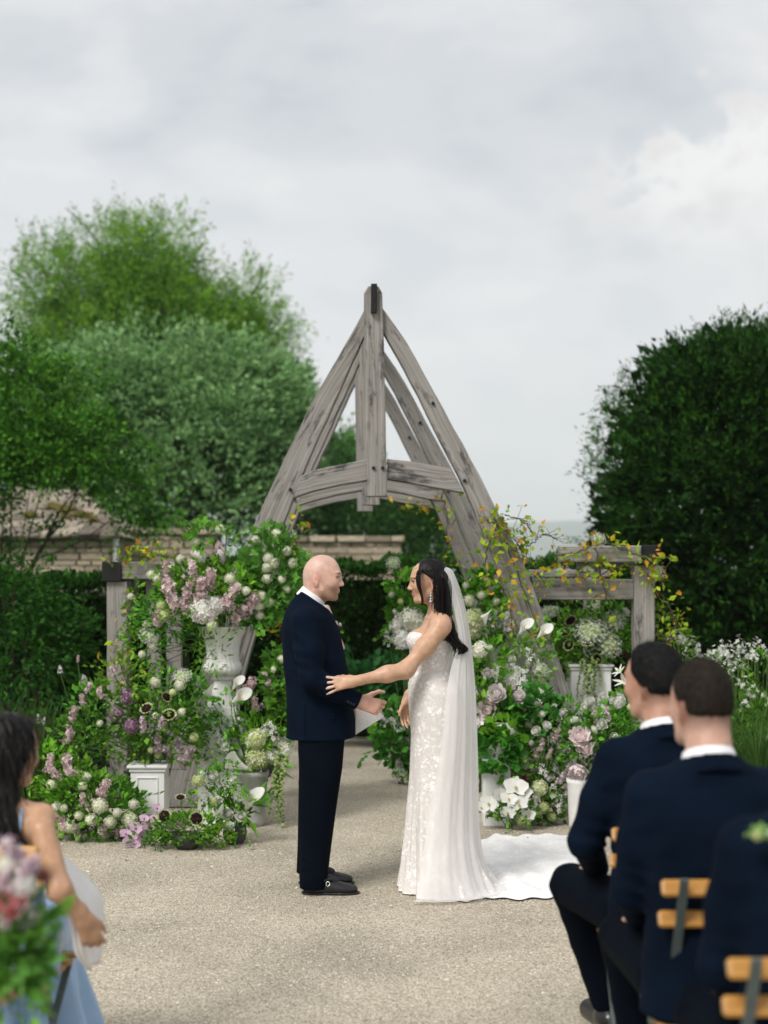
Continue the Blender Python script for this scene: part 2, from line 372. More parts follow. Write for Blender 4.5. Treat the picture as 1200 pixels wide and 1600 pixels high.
def tree(name, label, base, height, trunk_r, clumps, rng, leaf_fn, limb_to=None, mleaf=None, mbark=None, kinds='tree', limbs=None):
    t = empty(name, base, label, kinds)
    base = np.array(base, float); mb = MB()
    cz = np.array(clumps)[:, :3]; top = cz.mean(0); top[2] = max(base[2] + height * 0.55, base[2] + 0.3)
    pts = poly_curve([base, base + (top - base) * 0.5 + rng.normal(0, height * 0.015, 3), top], 12)
    mb.tube(pts, np.linspace(trunk_r, trunk_r * 0.45, 12), 8)
    for c in cz[:limbs]:
        s = pts[rng.integers(4, 11)]; mid = (s + c) / 2 + np.array([0, 0, -0.08 * height * rng.random()]) + rng.normal(0, height * 0.02, 3)
        q = bez(s, mid, c, 8); mb.tube(q, np.linspace(trunk_r * 0.3, trunk_r * 0.05, 8), 5)
        for _ in range(3):
            k = rng.integers(3, 8); e = q[k] + rng.normal(0, height * 0.07, 3) + np.array([0, 0, height * 0.04])
            mb.tube(bez(q[k], (q[k] + e) / 2 + rng.normal(0, 0.03 * height, 3), e, 5), np.linspace(trunk_r * 0.14, trunk_r * 0.04, 5), 4)
    part('trunk', mb.mesh('trunk', smooth=True, color=False), mbark or M_BARK, t)
    lb = MB(); leaf_fn(lb); part('crown', lb.mesh('crown'), mleaf or M_LEAF, t)
    return t
def knobs(rng, clumps, n, r):
    """small clumps studded over the outside of a crown, so that it reads as boughs with light tops and dark gaps"""
    cl = np.array(clumps, float); w = (cl[:, 3] * cl[:, 4] * cl[:, 5]) ** (2 / 3.0); out = []
    for i in rng.choice(len(cl), n, p=w / w.sum()):
        d = unit(rng.normal(0, 1, 3))
        if d[1] > 0.35: d[1] *= -1
        p = cl[i, :3] + d * cl[i, 3:6] * rng.uniform(0.84, 0.99); q = r * rng.uniform(0.55, 1.3); out.append((p[0], p[1], p[2], q, q, q * 0.75))
    return out
def clump_px(list_, d0, sq=1.0):
    """(px, py, rx_px, rz_px, depth offset, depth radius)"""
    out = []
    for px, py, rx, rz, dy, ry in list_:
        d = d0 + dy; c = at(px, py, d); out.append((c[0], c[1], c[2], rx * d / F, ry, rz * d / F))
    return out

def build_trees():
    rng = np.random.default_rng(11)
    # tall feathery willow
    d = 42.0
    cl = clump_px([(225, 530, 140, 85, 0, 3.0), (120, 480, 65, 80, -0.5, 2.0), (235, 430, 70, 65, 0, 2.0), (165, 425, 40, 55, 0.5, 1.2), (330, 520, 75, 60, 0, 2.0),
                   (385, 555, 50, 60, 0.5, 1.6), (75, 440, 35, 60, 0, 1.2), (280, 385, 30, 45, 0, 1.0), (385, 470, 28, 45, 0, 1.0), (200, 590, 170, 60, 0, 3), (425, 600, 38, 45, 0, 1.2), (205, 375, 24, 35, 0, 0.8)], d)
    def lf(mb):
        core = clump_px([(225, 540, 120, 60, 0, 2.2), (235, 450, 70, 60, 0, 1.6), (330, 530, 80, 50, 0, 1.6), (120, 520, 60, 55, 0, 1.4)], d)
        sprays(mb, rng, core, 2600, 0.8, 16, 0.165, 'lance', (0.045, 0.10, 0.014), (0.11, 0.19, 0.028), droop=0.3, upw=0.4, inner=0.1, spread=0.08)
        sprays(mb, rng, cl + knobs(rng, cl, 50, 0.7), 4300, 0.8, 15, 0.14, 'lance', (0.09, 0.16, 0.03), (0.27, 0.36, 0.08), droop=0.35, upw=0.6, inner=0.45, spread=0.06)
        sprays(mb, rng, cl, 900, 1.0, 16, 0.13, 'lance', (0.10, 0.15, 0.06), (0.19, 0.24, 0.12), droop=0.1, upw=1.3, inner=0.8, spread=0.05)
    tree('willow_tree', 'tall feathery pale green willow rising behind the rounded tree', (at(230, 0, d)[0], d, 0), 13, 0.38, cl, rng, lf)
    # rounded grey green tree
    d2 = 31.0
    cl2 = clump_px([(270, 690, 205, 115, 0, 2.6), (150, 660, 110, 85, -0.4, 1.8), (350, 640, 120, 80, -0.5, 1.8), (420, 700, 70, 100, 0, 1.6), (220, 610, 110, 55, -0.6, 1.5), (110, 740, 90, 90, -0.5, 1.5), (330, 760, 150, 90, -1.0, 1.8), (330, 590, 70, 35, -0.4, 1), (448, 650, 34, 55, 0.3, 1.0), (70, 690, 60, 60, 0, 1.2), (180, 580, 50, 30, -0.2, 0.9), (265, 570, 70, 34, -0.2, 1.0), (400, 605, 40, 30, 0, 0.9), (455, 740, 36, 60, 0.3, 1.0)], d2)
    def lf2(mb):
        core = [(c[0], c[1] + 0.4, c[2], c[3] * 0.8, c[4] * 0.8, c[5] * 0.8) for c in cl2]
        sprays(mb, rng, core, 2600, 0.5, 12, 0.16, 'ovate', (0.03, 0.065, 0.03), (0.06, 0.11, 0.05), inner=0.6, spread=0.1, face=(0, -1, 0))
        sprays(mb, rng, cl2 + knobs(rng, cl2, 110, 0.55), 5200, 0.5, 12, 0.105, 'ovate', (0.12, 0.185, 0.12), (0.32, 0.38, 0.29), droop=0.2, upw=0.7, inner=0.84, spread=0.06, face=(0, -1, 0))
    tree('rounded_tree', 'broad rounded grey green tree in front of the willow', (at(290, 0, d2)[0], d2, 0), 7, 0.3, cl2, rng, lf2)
    # dark shrub mass under the arch
    d3 = 29.6
    cl3 = clump_px([(665, 835, 45, 55, 0, 1.2), (560, 805, 60, 38, 0.6, 1.2), (700, 850, 45, 60, 0, 1.0), (490, 810, 40, 40, 0.8, 1.0), (610, 785, 40, 30, 0.5, 0.8)], d3)
    def lf3(mb):
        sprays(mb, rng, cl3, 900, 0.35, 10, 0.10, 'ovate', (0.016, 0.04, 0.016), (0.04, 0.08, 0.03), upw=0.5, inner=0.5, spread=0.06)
    tree('evergreen_shrub', 'dark evergreen shrub beside the stone wall seen through the arch', (at(640, 0, d3 + 0.3)[0], d3 + 0.3, 0), 2.6, 0.1, cl3, rng, lf3, mleaf=M_LEAFD)
    d6 = 37.0
    cl6 = clump_px([(500, 760, 55, 60, 0, 1.5), (570, 805, 80, 45, 0, 1.5), (650, 815, 75, 40, 0, 1.5), (480, 700, 36, 55, 0, 1.0), (545, 740, 40, 40, 0, 1.0)], d6)
    def lf6(mb):
        sprays(mb, rng, cl6, 1500, 0.5, 12, 0.15, 'ovate', (0.05, 0.10, 0.045), (0.13, 0.20, 0.10), upw=0.5, inner=0.3, spread=0.1)
    tree('field_tree', 'hazy mid green tree far behind the arch', (at(570, 0, d6)[0], d6, 0), 4.0, 0.15, cl6, rng, lf6)
    # thorn tree reaching in at the left edge
    d4 = 18.0
    cl4 = clump_px([(20, 640, 75, 70, 0, 1.0), (90, 700, 75, 42, -0.3, 0.8), (150, 680, 50, 30, -0.2, 0.6), (25, 560, 40, 32, 0.2, 0.7), (150, 735, 50, 22, 0, 0.6), (50, 742, 50, 12, 0, 0.5),
                    (205, 780, 30, 26, 0, 0.4), (232, 825, 11, 36, 0.1, 0.25), (-70, 690, 90, 105, 0, 1.3), (10, 715, 60, 34, 0.3, 0.8), (95, 610, 55, 18, 0, 0.4), (72, 838, 12, 22, 0, 0.2), (190, 735, 40, 16, 0, 0.3), (2, 860, 14, 34, 0, 0.3)], d4)
    def lf4(mb):
        sprays(mb, rng, cl4, 650, 0.25, 12, 0.062, 'ovate', (0.016, 0.048, 0.012), (0.035, 0.085, 0.02), inner=0.2, spread=0.05)
        sprays(mb, rng, knobs(rng, cl4, 120, 0.24), 1700, 0.3, 13, 0.058, 'ovate', (0.035, 0.10, 0.015), (0.105, 0.20, 0.035), droop=0.25, upw=0.2, inner=0.6, spread=0.035)
    tree('thorn_tree', 'dark green thorn tree with drooping boughs at the left edge', (at(-90, 0, d4)[0], d4, 0), 4.2, 0.055, cl4, rng, lf4, limbs=7)
    # clipped yew dome
    d5 = 18.5
    cy = clump_px([(1170, 790, 248, 225, 0, 2.1), (1150, 660, 190, 130, 0, 1.9), (1100, 860, 182, 190, -0.2, 1.7), (1215, 625, 170, 105, 0, 1.6), (1190, 950, 280, 170, 0, 2.0)], d5)
    def lf5(mb):
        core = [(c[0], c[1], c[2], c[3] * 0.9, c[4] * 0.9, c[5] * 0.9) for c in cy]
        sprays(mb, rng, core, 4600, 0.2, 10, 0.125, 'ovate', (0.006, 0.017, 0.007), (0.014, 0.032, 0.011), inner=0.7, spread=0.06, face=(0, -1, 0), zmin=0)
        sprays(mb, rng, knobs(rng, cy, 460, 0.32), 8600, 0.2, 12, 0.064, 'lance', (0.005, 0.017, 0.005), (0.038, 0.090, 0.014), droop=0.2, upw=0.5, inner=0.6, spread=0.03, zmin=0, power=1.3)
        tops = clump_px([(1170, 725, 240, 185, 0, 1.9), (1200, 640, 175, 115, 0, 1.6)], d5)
        sprays(mb, rng, tops, 1500, 0.3, 12, 0.06, 'lance', (0.022, 0.065, 0.012), (0.062, 0.135, 0.022), droop=0.1, upw=1.6, inner=0.97, spread=0.025, zmin=2.9)  # paler leaf colour on the upper dome paints in its lit highlights
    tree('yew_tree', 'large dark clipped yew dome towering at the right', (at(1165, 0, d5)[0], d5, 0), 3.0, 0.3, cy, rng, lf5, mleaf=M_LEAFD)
build_trees()

def hedge(name, label, x0, x1, y0, y1, h, n, size, c1, c2, seed, wob=0.06, shape='ovate', top=0.35, core=True):
    rng = np.random.default_rng(seed); t = empty(name, ((x0 + x1) / 2, (y0 + y1) / 2, 0), label, 'hedge')
    mb = MB()
    if core:
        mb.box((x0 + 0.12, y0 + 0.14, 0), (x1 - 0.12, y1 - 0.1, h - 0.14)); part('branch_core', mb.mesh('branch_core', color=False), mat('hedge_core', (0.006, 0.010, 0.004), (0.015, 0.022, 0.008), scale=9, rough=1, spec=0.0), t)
    lb = MB()
    nf = int(n * (1 - top)); x = rng.uniform(x0, x1, nf); z = rng.uniform(0.03, h, nf)
    wv = wob * (np.sin(x * 3.1 + z * 1.7) + np.sin(x * 7.3 - z * 4.1) * 0.6)
    y = y0 + wv + np.abs(rng.normal(0, 0.06, nf))
    leaves(lb, np.stack([x, y, z], 1), np.array([0, -0.8, 0.25]) + rng.normal(0, 0.45, (nf, 3)), size, shape, rng, c1, c2, jit=0.5, power=1.5)
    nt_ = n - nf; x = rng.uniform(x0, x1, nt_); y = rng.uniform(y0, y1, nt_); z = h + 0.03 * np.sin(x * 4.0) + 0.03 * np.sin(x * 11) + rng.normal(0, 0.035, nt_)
    leaves(lb, np.stack([x, y, z], 1), np.array([0, -0.2, 0.9]) + rng.normal(0, 0.4, (nt_, 3)), size, shape, rng, np.array(c1) * 1.6, np.array(c2) * 1.7, jit=0.5)  # top leaves coloured lighter than the face: skylight on the hedge top put into colour
    ns = int(n * 0.06)
    for sx in (x0, x1):
        y = rng.uniform(y0, y1, ns); z = rng.uniform(0.03, h, ns)
        leaves(lb, np.stack([sx + rng.normal(0, 0.03, ns), y, z], 1), np.array([np.sign(sx - (x0 + x1) / 2), 0, 0.3]), size, shape, rng, c1, c2, jit=0.6)
    part('foliage', lb.mesh('foliage'), M_LEAFD, t, kind='stuff'); return t
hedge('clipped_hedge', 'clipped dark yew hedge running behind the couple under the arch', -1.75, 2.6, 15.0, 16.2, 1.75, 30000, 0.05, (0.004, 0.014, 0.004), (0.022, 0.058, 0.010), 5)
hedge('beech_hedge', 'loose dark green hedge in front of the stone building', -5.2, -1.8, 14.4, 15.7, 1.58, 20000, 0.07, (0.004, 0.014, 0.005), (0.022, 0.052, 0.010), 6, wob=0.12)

def shrub(name, label, clumps, base, n, ln, nl, size, c1, c2, seed, shape='ovate', stem_r=0.02, cat='shrub', mleaf=None, group=None, **k):
    rng = np.random.default_rng(seed); t = empty(name, base, label, cat, group); mb = MB()
    for c in clumps:
        for _ in range(3):
            e = np.array(c[:3]) + rng.normal(0, 0.3, 3) * np.array(c[3:6]); mb.tube(bez(base, (np.array(base) + e) / 2 + np.array([0, 0, 0.1]), e, 6), np.linspace(stem_r, stem_r * 0.3, 6), 4)
    part('stems', mb.mesh('stems', color=False), M_BARK, t)
    lb = MB(); sprays(lb, rng, clumps, n, ln, nl, size, shape, c1, c2, **k); part('foliage', lb.mesh('foliage'), mleaf or M_LEAF, t, kind='stuff'); return t
shrub('leafy_shrub', 'loose leafy shrub bulging over the left border below the hedge', clump_px([(10, 960, 70, 60, 0, 0.4), (30, 1030, 70, 45, -0.2, 0.4), (95, 1000, 40, 45, 0.2, 0.3), (0, 915, 55, 20, 0.2, 0.3)], 12.6),
      (at(20, 0, 12.6)[0], 12.6, 0), 520, 0.3, 12, 0.055, (0.010, 0.036, 0.010), (0.042, 0.10, 0.020), 21, droop=0.4, upw=0.3, inner=0.5, spread=0.03)
shrub('low_laurel', 'low glossy green shrub at the foot of the hedge between the couple', clump_px([(575, 1075, 40, 32, 0, 0.3), (625, 1060, 30, 25, 0, 0.25), (540, 1090, 25, 25, 0, 0.25), (655, 1085, 30, 30, 0, .25)], 14.3),
      (at(590, 0, 14.3)[0], 14.3, 0), 190, 0.16, 8, 0.085, (0.018, 0.06, 0.03), (0.04, 0.11, 0.045), 22, shape='round', inner=0.4, spread=0.03)

def grass_clump(label, px, d, n, h, spread, seed, c1, c2, group='ornamental grass clumps'):
    rng = np.random.default_rng(seed); b = (at(px, 0, d)[0], d, 0.0); t = empty('grass_clump', b, label, 'grass clump', group); mb = MB()
    for i in range(n):
        a = rng.random() * 6.283; r = spread * rng.random(); p0 = np.array(b) + np.array([math.cos(a) * r * 0.5, math.sin(a) * r * 0.5, 0])
        hh = h * rng.uniform(0.55, 1.1); lean = np.array([math.cos(a), math.sin(a), 0]) * hh * rng.uniform(0.15, 0.7)
        q = bez(p0, p0 + lean * 0.25 + np.array([0, 0, hh * 0.9]), p0 + lean + np.array([0, 0, hh * rng.uniform(0.6, 1.0)]), 6)
        w = np.array([-math.sin(a), math.cos(a), 0]) * 0.004 * np.linspace(1.3, 0.1, 6)[:, None]
        t_ = rng.random(); mb.add(np.concatenate([q - w, q + w]), Q=[[k, k + 1, k + 7, k + 6] for k in range(5)], col=np.array(c1) * (1 - t_) + np.array(c2) * t_)
    part('blades', mb.mesh('blades'), M_LEAF, t, kind='stuff'); return t
grass_clump('green grass tuft in the left border behind the seated woman', 62, 11.0, 420, 0.8, 0.4, 31, (0.03, 0.08, 0.015), (0.09, 0.16, 0.03))
grass_clump('green grass tuft at the left frame edge below the leafy shrub', 2, 11.6, 360, 0.75, 0.45, 32, (0.025, 0.07, 0.015), (0.08, 0.14, 0.03))
grass_clump('green grass tuft among white blossom at the right frame edge', 1185, 10.4, 420, 0.75, 0.4, 33, (0.03, 0.09, 0.015), (0.08, 0.16, 0.03))

# ------------------------------------------------------------------ stone buildings
M_STONE = mat('cotswold_stone', (0.24, 0.20, 0.145), (0.42, 0.36, 0.27), scale=5, rough=0.95, bump=0.5, bscale=30, spec=0.1, rand=0.22, coord='Object')
M_MORTAR = mat('mortar', (0.22, 0.19, 0.145), (0.30, 0.26, 0.2), scale=12, rough=0.95, spec=0.1)
M_SLATE = mat('stone_slate', (0.13, 0.11, 0.085), (0.30, 0.26, 0.21), scale=7, rough=0.95, bump=0.5, spec=0.1, rand=0.45)
M_MOSS = mat('moss', (0.06, 0.055, 0.018), (0.13, 0.105, 0.03), scale=20, rough=1, bump=0.8, spec=0.0)
M_WHITE = mat('white_paint', (0.66, 0.66, 0.65), (0.74, 0.74, 0.73), scale=6, rough=0.55, bump=0.05, spec=0.3)
def block_meshes(n, seed):
    rng = np.random.default_rng(seed); out = []
    for i in range(n):
        mb = MB(); b = 0.09
        V = []
        for z in (-0.5, 0.5):
            for y in (-0.5, 0.5):
                for x in (-0.5, 0.5): V.append((x, y, z))
        V = np.array(V) + rng.normal(0, 0.03, (8, 3))
        inset = V.copy(); inset[:4 + 4, :] = V
        front = V[[0, 1, 5, 4]].copy(); c = front.mean(0); fr = c + (front - c) * np.array([0.93, 1, 0.84]) + np.array([0, -0.14, 0])
        A = np.vstack([V, fr])
        Q = [[8, 9, 10, 11], [0, 1, 9, 8], [1, 5, 10, 9], [5, 4, 11, 10], [4, 0, 8, 11], [0, 4, 6, 2], [1, 3, 7, 5], [4, 5, 7, 6], [0, 2, 3, 1], [2, 6, 7, 3]]
        me = mesh_np('stone', A, [np.array(Q)]); out.append(me)
    return out
BLOCKS = block_meshes(6, 4); SLATES = block_meshes(5, 9)
def stone_face(parent, x0, x1, y, z0, z1, ch, wl, seed, m, thick=0.12, axis='x', name='stone'):
    rng = np.random.default_rng(seed); z = z0
    while z < z1 - 0.02:
        h = min(ch * rng.uniform(0.8, 1.2), z1 - z)
        if z1 - z - h < 0.04: h = z1 - z
        x = x0 - wl * rng.random() * 0.6 if False else x0
        while x < x1 - 0.02:
            w = wl * rng.uniform(0.55, 1.45)
            if x1 - x - w < wl * 0.4: w = x1 - x
            me = BLOCKS[rng.integers(6)]
            o = part(name, me, m, parent, loc=(x + w / 2, y, z + h / 2), scale=(w - 0.012, thick, h - 0.014))
            x += w
        z += h
def building():
    d = 24.0; xl, xr = at(-70, 0, d)[0], at(174, 0, d)[0]
    ze = at(0, 838, d)[2]; t = empty('stone_building', ((xl + xr) / 2, d + 2, 0), 'low stone building with mossy stone roof behind the left hedge', 'building')
    mb = MB(); mb.box((xl, d + 0.06, 0), (xr, d + 4.4, ze)); part('wall', mb.mesh('wall', color=False), M_MORTAR, t)
    stone_face(t, xl, xr, d, 1.35, ze, 0.105, 0.30, 1, M_STONE)
    # hipped roof in stone slates
    zr = ze + 0.78; mb = MB(); rx0, rx1 = xl - 0.12, xr + 0.14; y0, y1 = d - 0.16, d + 4.5
    ry = (y0 + y1) / 2; hx = rx1 - 1.1
    mb.add([(rx0, y0, ze), (rx1, y0, ze), (rx1, y1, ze), (rx0, y1, ze), (rx0, ry, zr), (hx, ry, zr)], Q=[[0, 1, 5, 4], [2, 3, 4, 5], [3, 2, 1, 0]], T=[[1, 2, 5], [0, 4, 3]])
    rf = part('roof', mb.mesh('roof', color=False), M_SLATE, t)
    rng = np.random.default_rng(2); sl = math.atan2(zr - ze, ry - y0)
    for r in range(7):
        f = r / 7.0; y = y0 + (ry - y0) * f - 0.02; z = ze + (zr - ze) * f + 0.035; x = rx0; xe = rx1 - 1.1 * f
        while x < xe - 0.05:
            w = min(0.3 * rng.uniform(0.6, 1.3), xe - x)
            o = part('roof_slate', SLATES[rng.integers(5)], M_SLATE, rf, loc=(x + w / 2, y + 0.17, z + 0.07 + rng.normal(0, 0.012)), scale=(w - 0.015, 0.46, 0.045 * rng.uniform(0.7, 1.6)), rot=(sl + rng.normal(0, 0.05), rng.normal(0, 0.04), 0))
            o.data = o.data
            x += w
    for i, (px, pz, s) in enumerate([(100, 806, .24), (132, 815, .2), (78, 800, .17), (152, 822, .15), (55, 815, .16), (112, 818, .14)]):
        p = at(px, pz, d + 0.9); mb = MB(); n = 26; a = np.linspace(0, 6.283, n, endpoint=False); V = [(0, 0, 0.05)] + [(math.cos(q) * s * (0.8 + 0.3 * math.sin(3 * q + i)), math.sin(q) * s * 0.8, -0.01) for q in a]
        mb.add(V, T=[[0, k + 1, (k + 1) % n + 1] for k in range(n)]); f = (1 - 0.0) * ((pz - 838) / (785 - 838.0))
        yy = y0 + (ry - y0) * min(0.8, f * 0.75); zz = ze + (zr - ze) * min(0.8, f * 0.75)
        part('moss_patch', mb.mesh('moss_patch', smooth=True, color=False), M_MOSS, rf, loc=(p[0], yy, zz + 0.15), rot=(sl, 0, 0))
    mb = MB(); xg = at(183, 0, d)[0]; mb.tube([(xg, d - 0.1, 0), (xg, d - 0.1, ze - 0.05), (xg - 0.03, d - 0.14, ze + 0.02)], 0.045, 10, cap=True); part('downpipe', mb.mesh('downpipe', smooth=True, color=False), M_WHITE, t)
    mb = MB(); mb.box((xl - 0.12, d - 0.22, ze - 0.035), (xr + 0.14, d - 0.06, ze + 0.004)); part('eaves_board', mb.mesh('eaves_board', color=False), M_SLATE, t)
def wall(label, px0, px1, pytop, d, seed, coping=True):
    x0, x1 = at(px0, 0, d)[0], at(px1, 0, d)[0]; zt = at(0, pytop, d)[2]
    t = empty('stone_wall', ((x0 + x1) / 2, d, 0), label, 'wall'); mb = MB(); mb.box((x0, d + 0.05, 0), (x1, d + 0.5, zt - 0.03)); part('wall_core', mb.mesh('wall_core', color=False), M_MORTAR, t)
    stone_face(t, x0, x1, d, 1.2, zt - 0.12, 0.13, 0.34, seed, M_STONE, thick=0.14)
    if coping:
        rng = np.random.default_rng(seed + 9); x = x0 - 0.05
        while x < x1:
            w = min(0.5 * rng.uniform(0.7, 1.2), x1 + 0.05 - x); part('coping_stone', BLOCKS[rng.integers(6)], M_STONE, t, loc=(x + w / 2, d + 0.24, zt - 0.05), scale=(w - 0.012, 0.62, 0.11)); x += max(w, 0.05)
building()
wall('stone garden wall beside the building, half hidden by flowers', 186, 335, 826, 25.5, 3)
wall('pale stone wall end seen through the timber arch', 440, 627, 838, 28.0, 5)

# ------------------------------------------------------------------ timber arch
def oak(name, dark=0.0, axis=2):
    if name in MATS: return MATS[name]
    m, nt, out = new_mat(name); L = nt.links
    b = nt.nodes.new('ShaderNodeBsdfPrincipled'); b.inputs['Roughness'].default_value = 0.85; b.inputs['Specular IOR Level'].default_value = 0.15
    uv = nt.nodes.new('ShaderNodeAttribute'); uv.attribute_name = 'Col'      # grain coordinates carried by the beam: along, across, random
    mp = nt.nodes.new('ShaderNodeMapping'); mp.inputs['Scale'].default_value = (0.55, 26.0, 8.0); L.new(uv.outputs['Vector'], mp.inputs[0])
    g = nt.nodes.new('ShaderNodeTexNoise'); g.inputs['Scale'].default_value = 3.0; g.inputs['Detail'].default_value = 8; g.inputs['Roughness'].default_value = 0.65; g.inputs['Distortion'].default_value = 0.15; L.new(mp.outputs[0], g.inputs['Vector'])
    cr = nt.nodes.new('ShaderNodeValToRGB'); L.new(g.outputs['Fac'], cr.inputs[0]); e = cr.color_ramp.elements
    e[0].position = 0.26; e[0].color = (0.105, 0.098, 0.09, 1); e[1].position = 0.64; e[1].color = (0.335, 0.318, 0.295, 1); x = e.new(0.45); x.color = (0.225, 0.212, 0.195, 1)
    mp2 = nt.nodes.new('ShaderNodeMapping'); mp2.inputs['Scale'].default_value = (2.2, 7.0, 8.0); L.new(uv.outputs['Vector'], mp2.inputs[0])
    s = nt.nodes.new('ShaderNodeTexNoise'); s.inputs['Scale'].default_value = 1.6; s.inputs['Detail'].default_value = 9; s.inputs['Roughness'].default_value = 0.72; L.new(mp2.outputs[0], s.inputs['Vector'])
    sr = nt.nodes.new('ShaderNodeValToRGB'); L.new(s.outputs['Fac'], sr.inputs[0]); sr.color_ramp.elements[0].position = 0.535; sr.color_ramp.elements[0].color = (0, 0, 0, 1); sr.color_ramp.elements[1].position = 0.64; sr.color_ramp.elements[1].color = (0.88, 0.88, 0.88, 1)
    mx = nt.nodes.new('ShaderNodeMix'); mx.data_type = 'RGBA'; L.new(sr.outputs[0], mx.inputs['Factor']); L.new(cr.outputs[0], mx.inputs['A']); mx.inputs['B'].default_value = (0.045, 0.043, 0.045, 1)
    col = mx.outputs['Result']
    if dark:
        d = nt.nodes.new('ShaderNodeMix'); d.data_type = 'RGBA'; d.inputs['Factor'].default_value = dark; L.new(col, d.inputs['A']); d.inputs['B'].default_value = (0.014, 0.016, 0.016, 1); col = d.outputs['Result']
    L.new(col, b.inputs['Base Color'])
    bp = nt.nodes.new('ShaderNodeBump'); bp.inputs['Strength'].default_value = 0.4; bp.inputs['Distance'].default_value = 0.004; L.new(g.outputs['Fac'], bp.inputs['Height']); L.new(bp.outputs[0], b.inputs['Normal'])
    L.new(b.outputs[0], out.inputs[0]); MATS[name] = m; return m
M_OAK = oak('weathered_oak'); M_OAKD = oak('oak_end_grain', 0.97)
_beam_id = [0]
def beam_mesh(sections, y0, y1, bev=0.007, wobble=0.0018):
    """sections: list of ((x,z) left, (x,z) right) along the beam in a vertical plane, thickness y0..y1; chamfered edges, grain coordinates in Col"""
    _beam_id[0] += 1; rng = np.random.default_rng(100 + _beam_id[0]); off = rng.random(2) * 20
    S = [(np.array(a, float), np.array(b, float)) for a, b in sections]; V = []; C = []; s = 0.0; pm = None
    for a, b in S:
        m = (a + b) / 2
        if pm is not None: s += np.linalg.norm(m - pm)
        pm = m; u = (b - a) / (np.linalg.norm(b - a) + 1e-9); w = np.linalg.norm(b - a)
        a2 = a + u * rng.normal(0, wobble); b2 = b + u * rng.normal(0, wobble); dy = rng.normal(0, wobble * 0.5)
        ring = [(a2 + u * bev, y0), (b2 - u * bev, y0), (b2, y0 + bev), (b2, y1 - bev), (b2 - u * bev, y1), (a2 + u * bev, y1), (a2, y1 - bev), (a2, y0 + bev)]
        ac = [0, w, w, w + (y1 - y0), w + (y1 - y0), w, -0.0, 0]; ac = [0.0, w, w + 0.01, w + y1 - y0, w + y1 - y0 + 0.01, 2 * w + y1 - y0, -(y1 - y0), -0.01]
        for (p, y), q in zip(ring, ac): V.append((p[0], y + dy, p[1])); C.append((s + off[0], q + off[1], 0.5 * off[0]))
    n = len(S); Q = [[8 * i + k, 8 * i + (k + 1) % 8, 8 * i + 8 + (k + 1) % 8, 8 * i + 8 + k] for i in range(n - 1) for k in range(8)]
    me = bpy.data.meshes.new('beam'); me.from_pydata([tuple(v) for v in V], [], Q + [list(range(7, -1, -1)), [8 * (n - 1) + k for k in range(8)]])
    a = me.color_attributes.new('Col', 'FLOAT_COLOR', 'POINT'); c = np.ones((len(V), 4), np.float32); c[:, :3] = C; a.data.foreach_set('color', c.ravel()); return me
def resample(pts, n):
    P = poly_curve(pts, n); return P
def peg(parent, p, r=0.013, m=None):
    mb = MB(); mb.tube([(p[0], p[1] - 0.012, p[2]), (p[0], p[1] + 0.02, p[2])], r, 8, cap=True); part('peg', mb.mesh('peg', color=False), M_OAKD, parent)
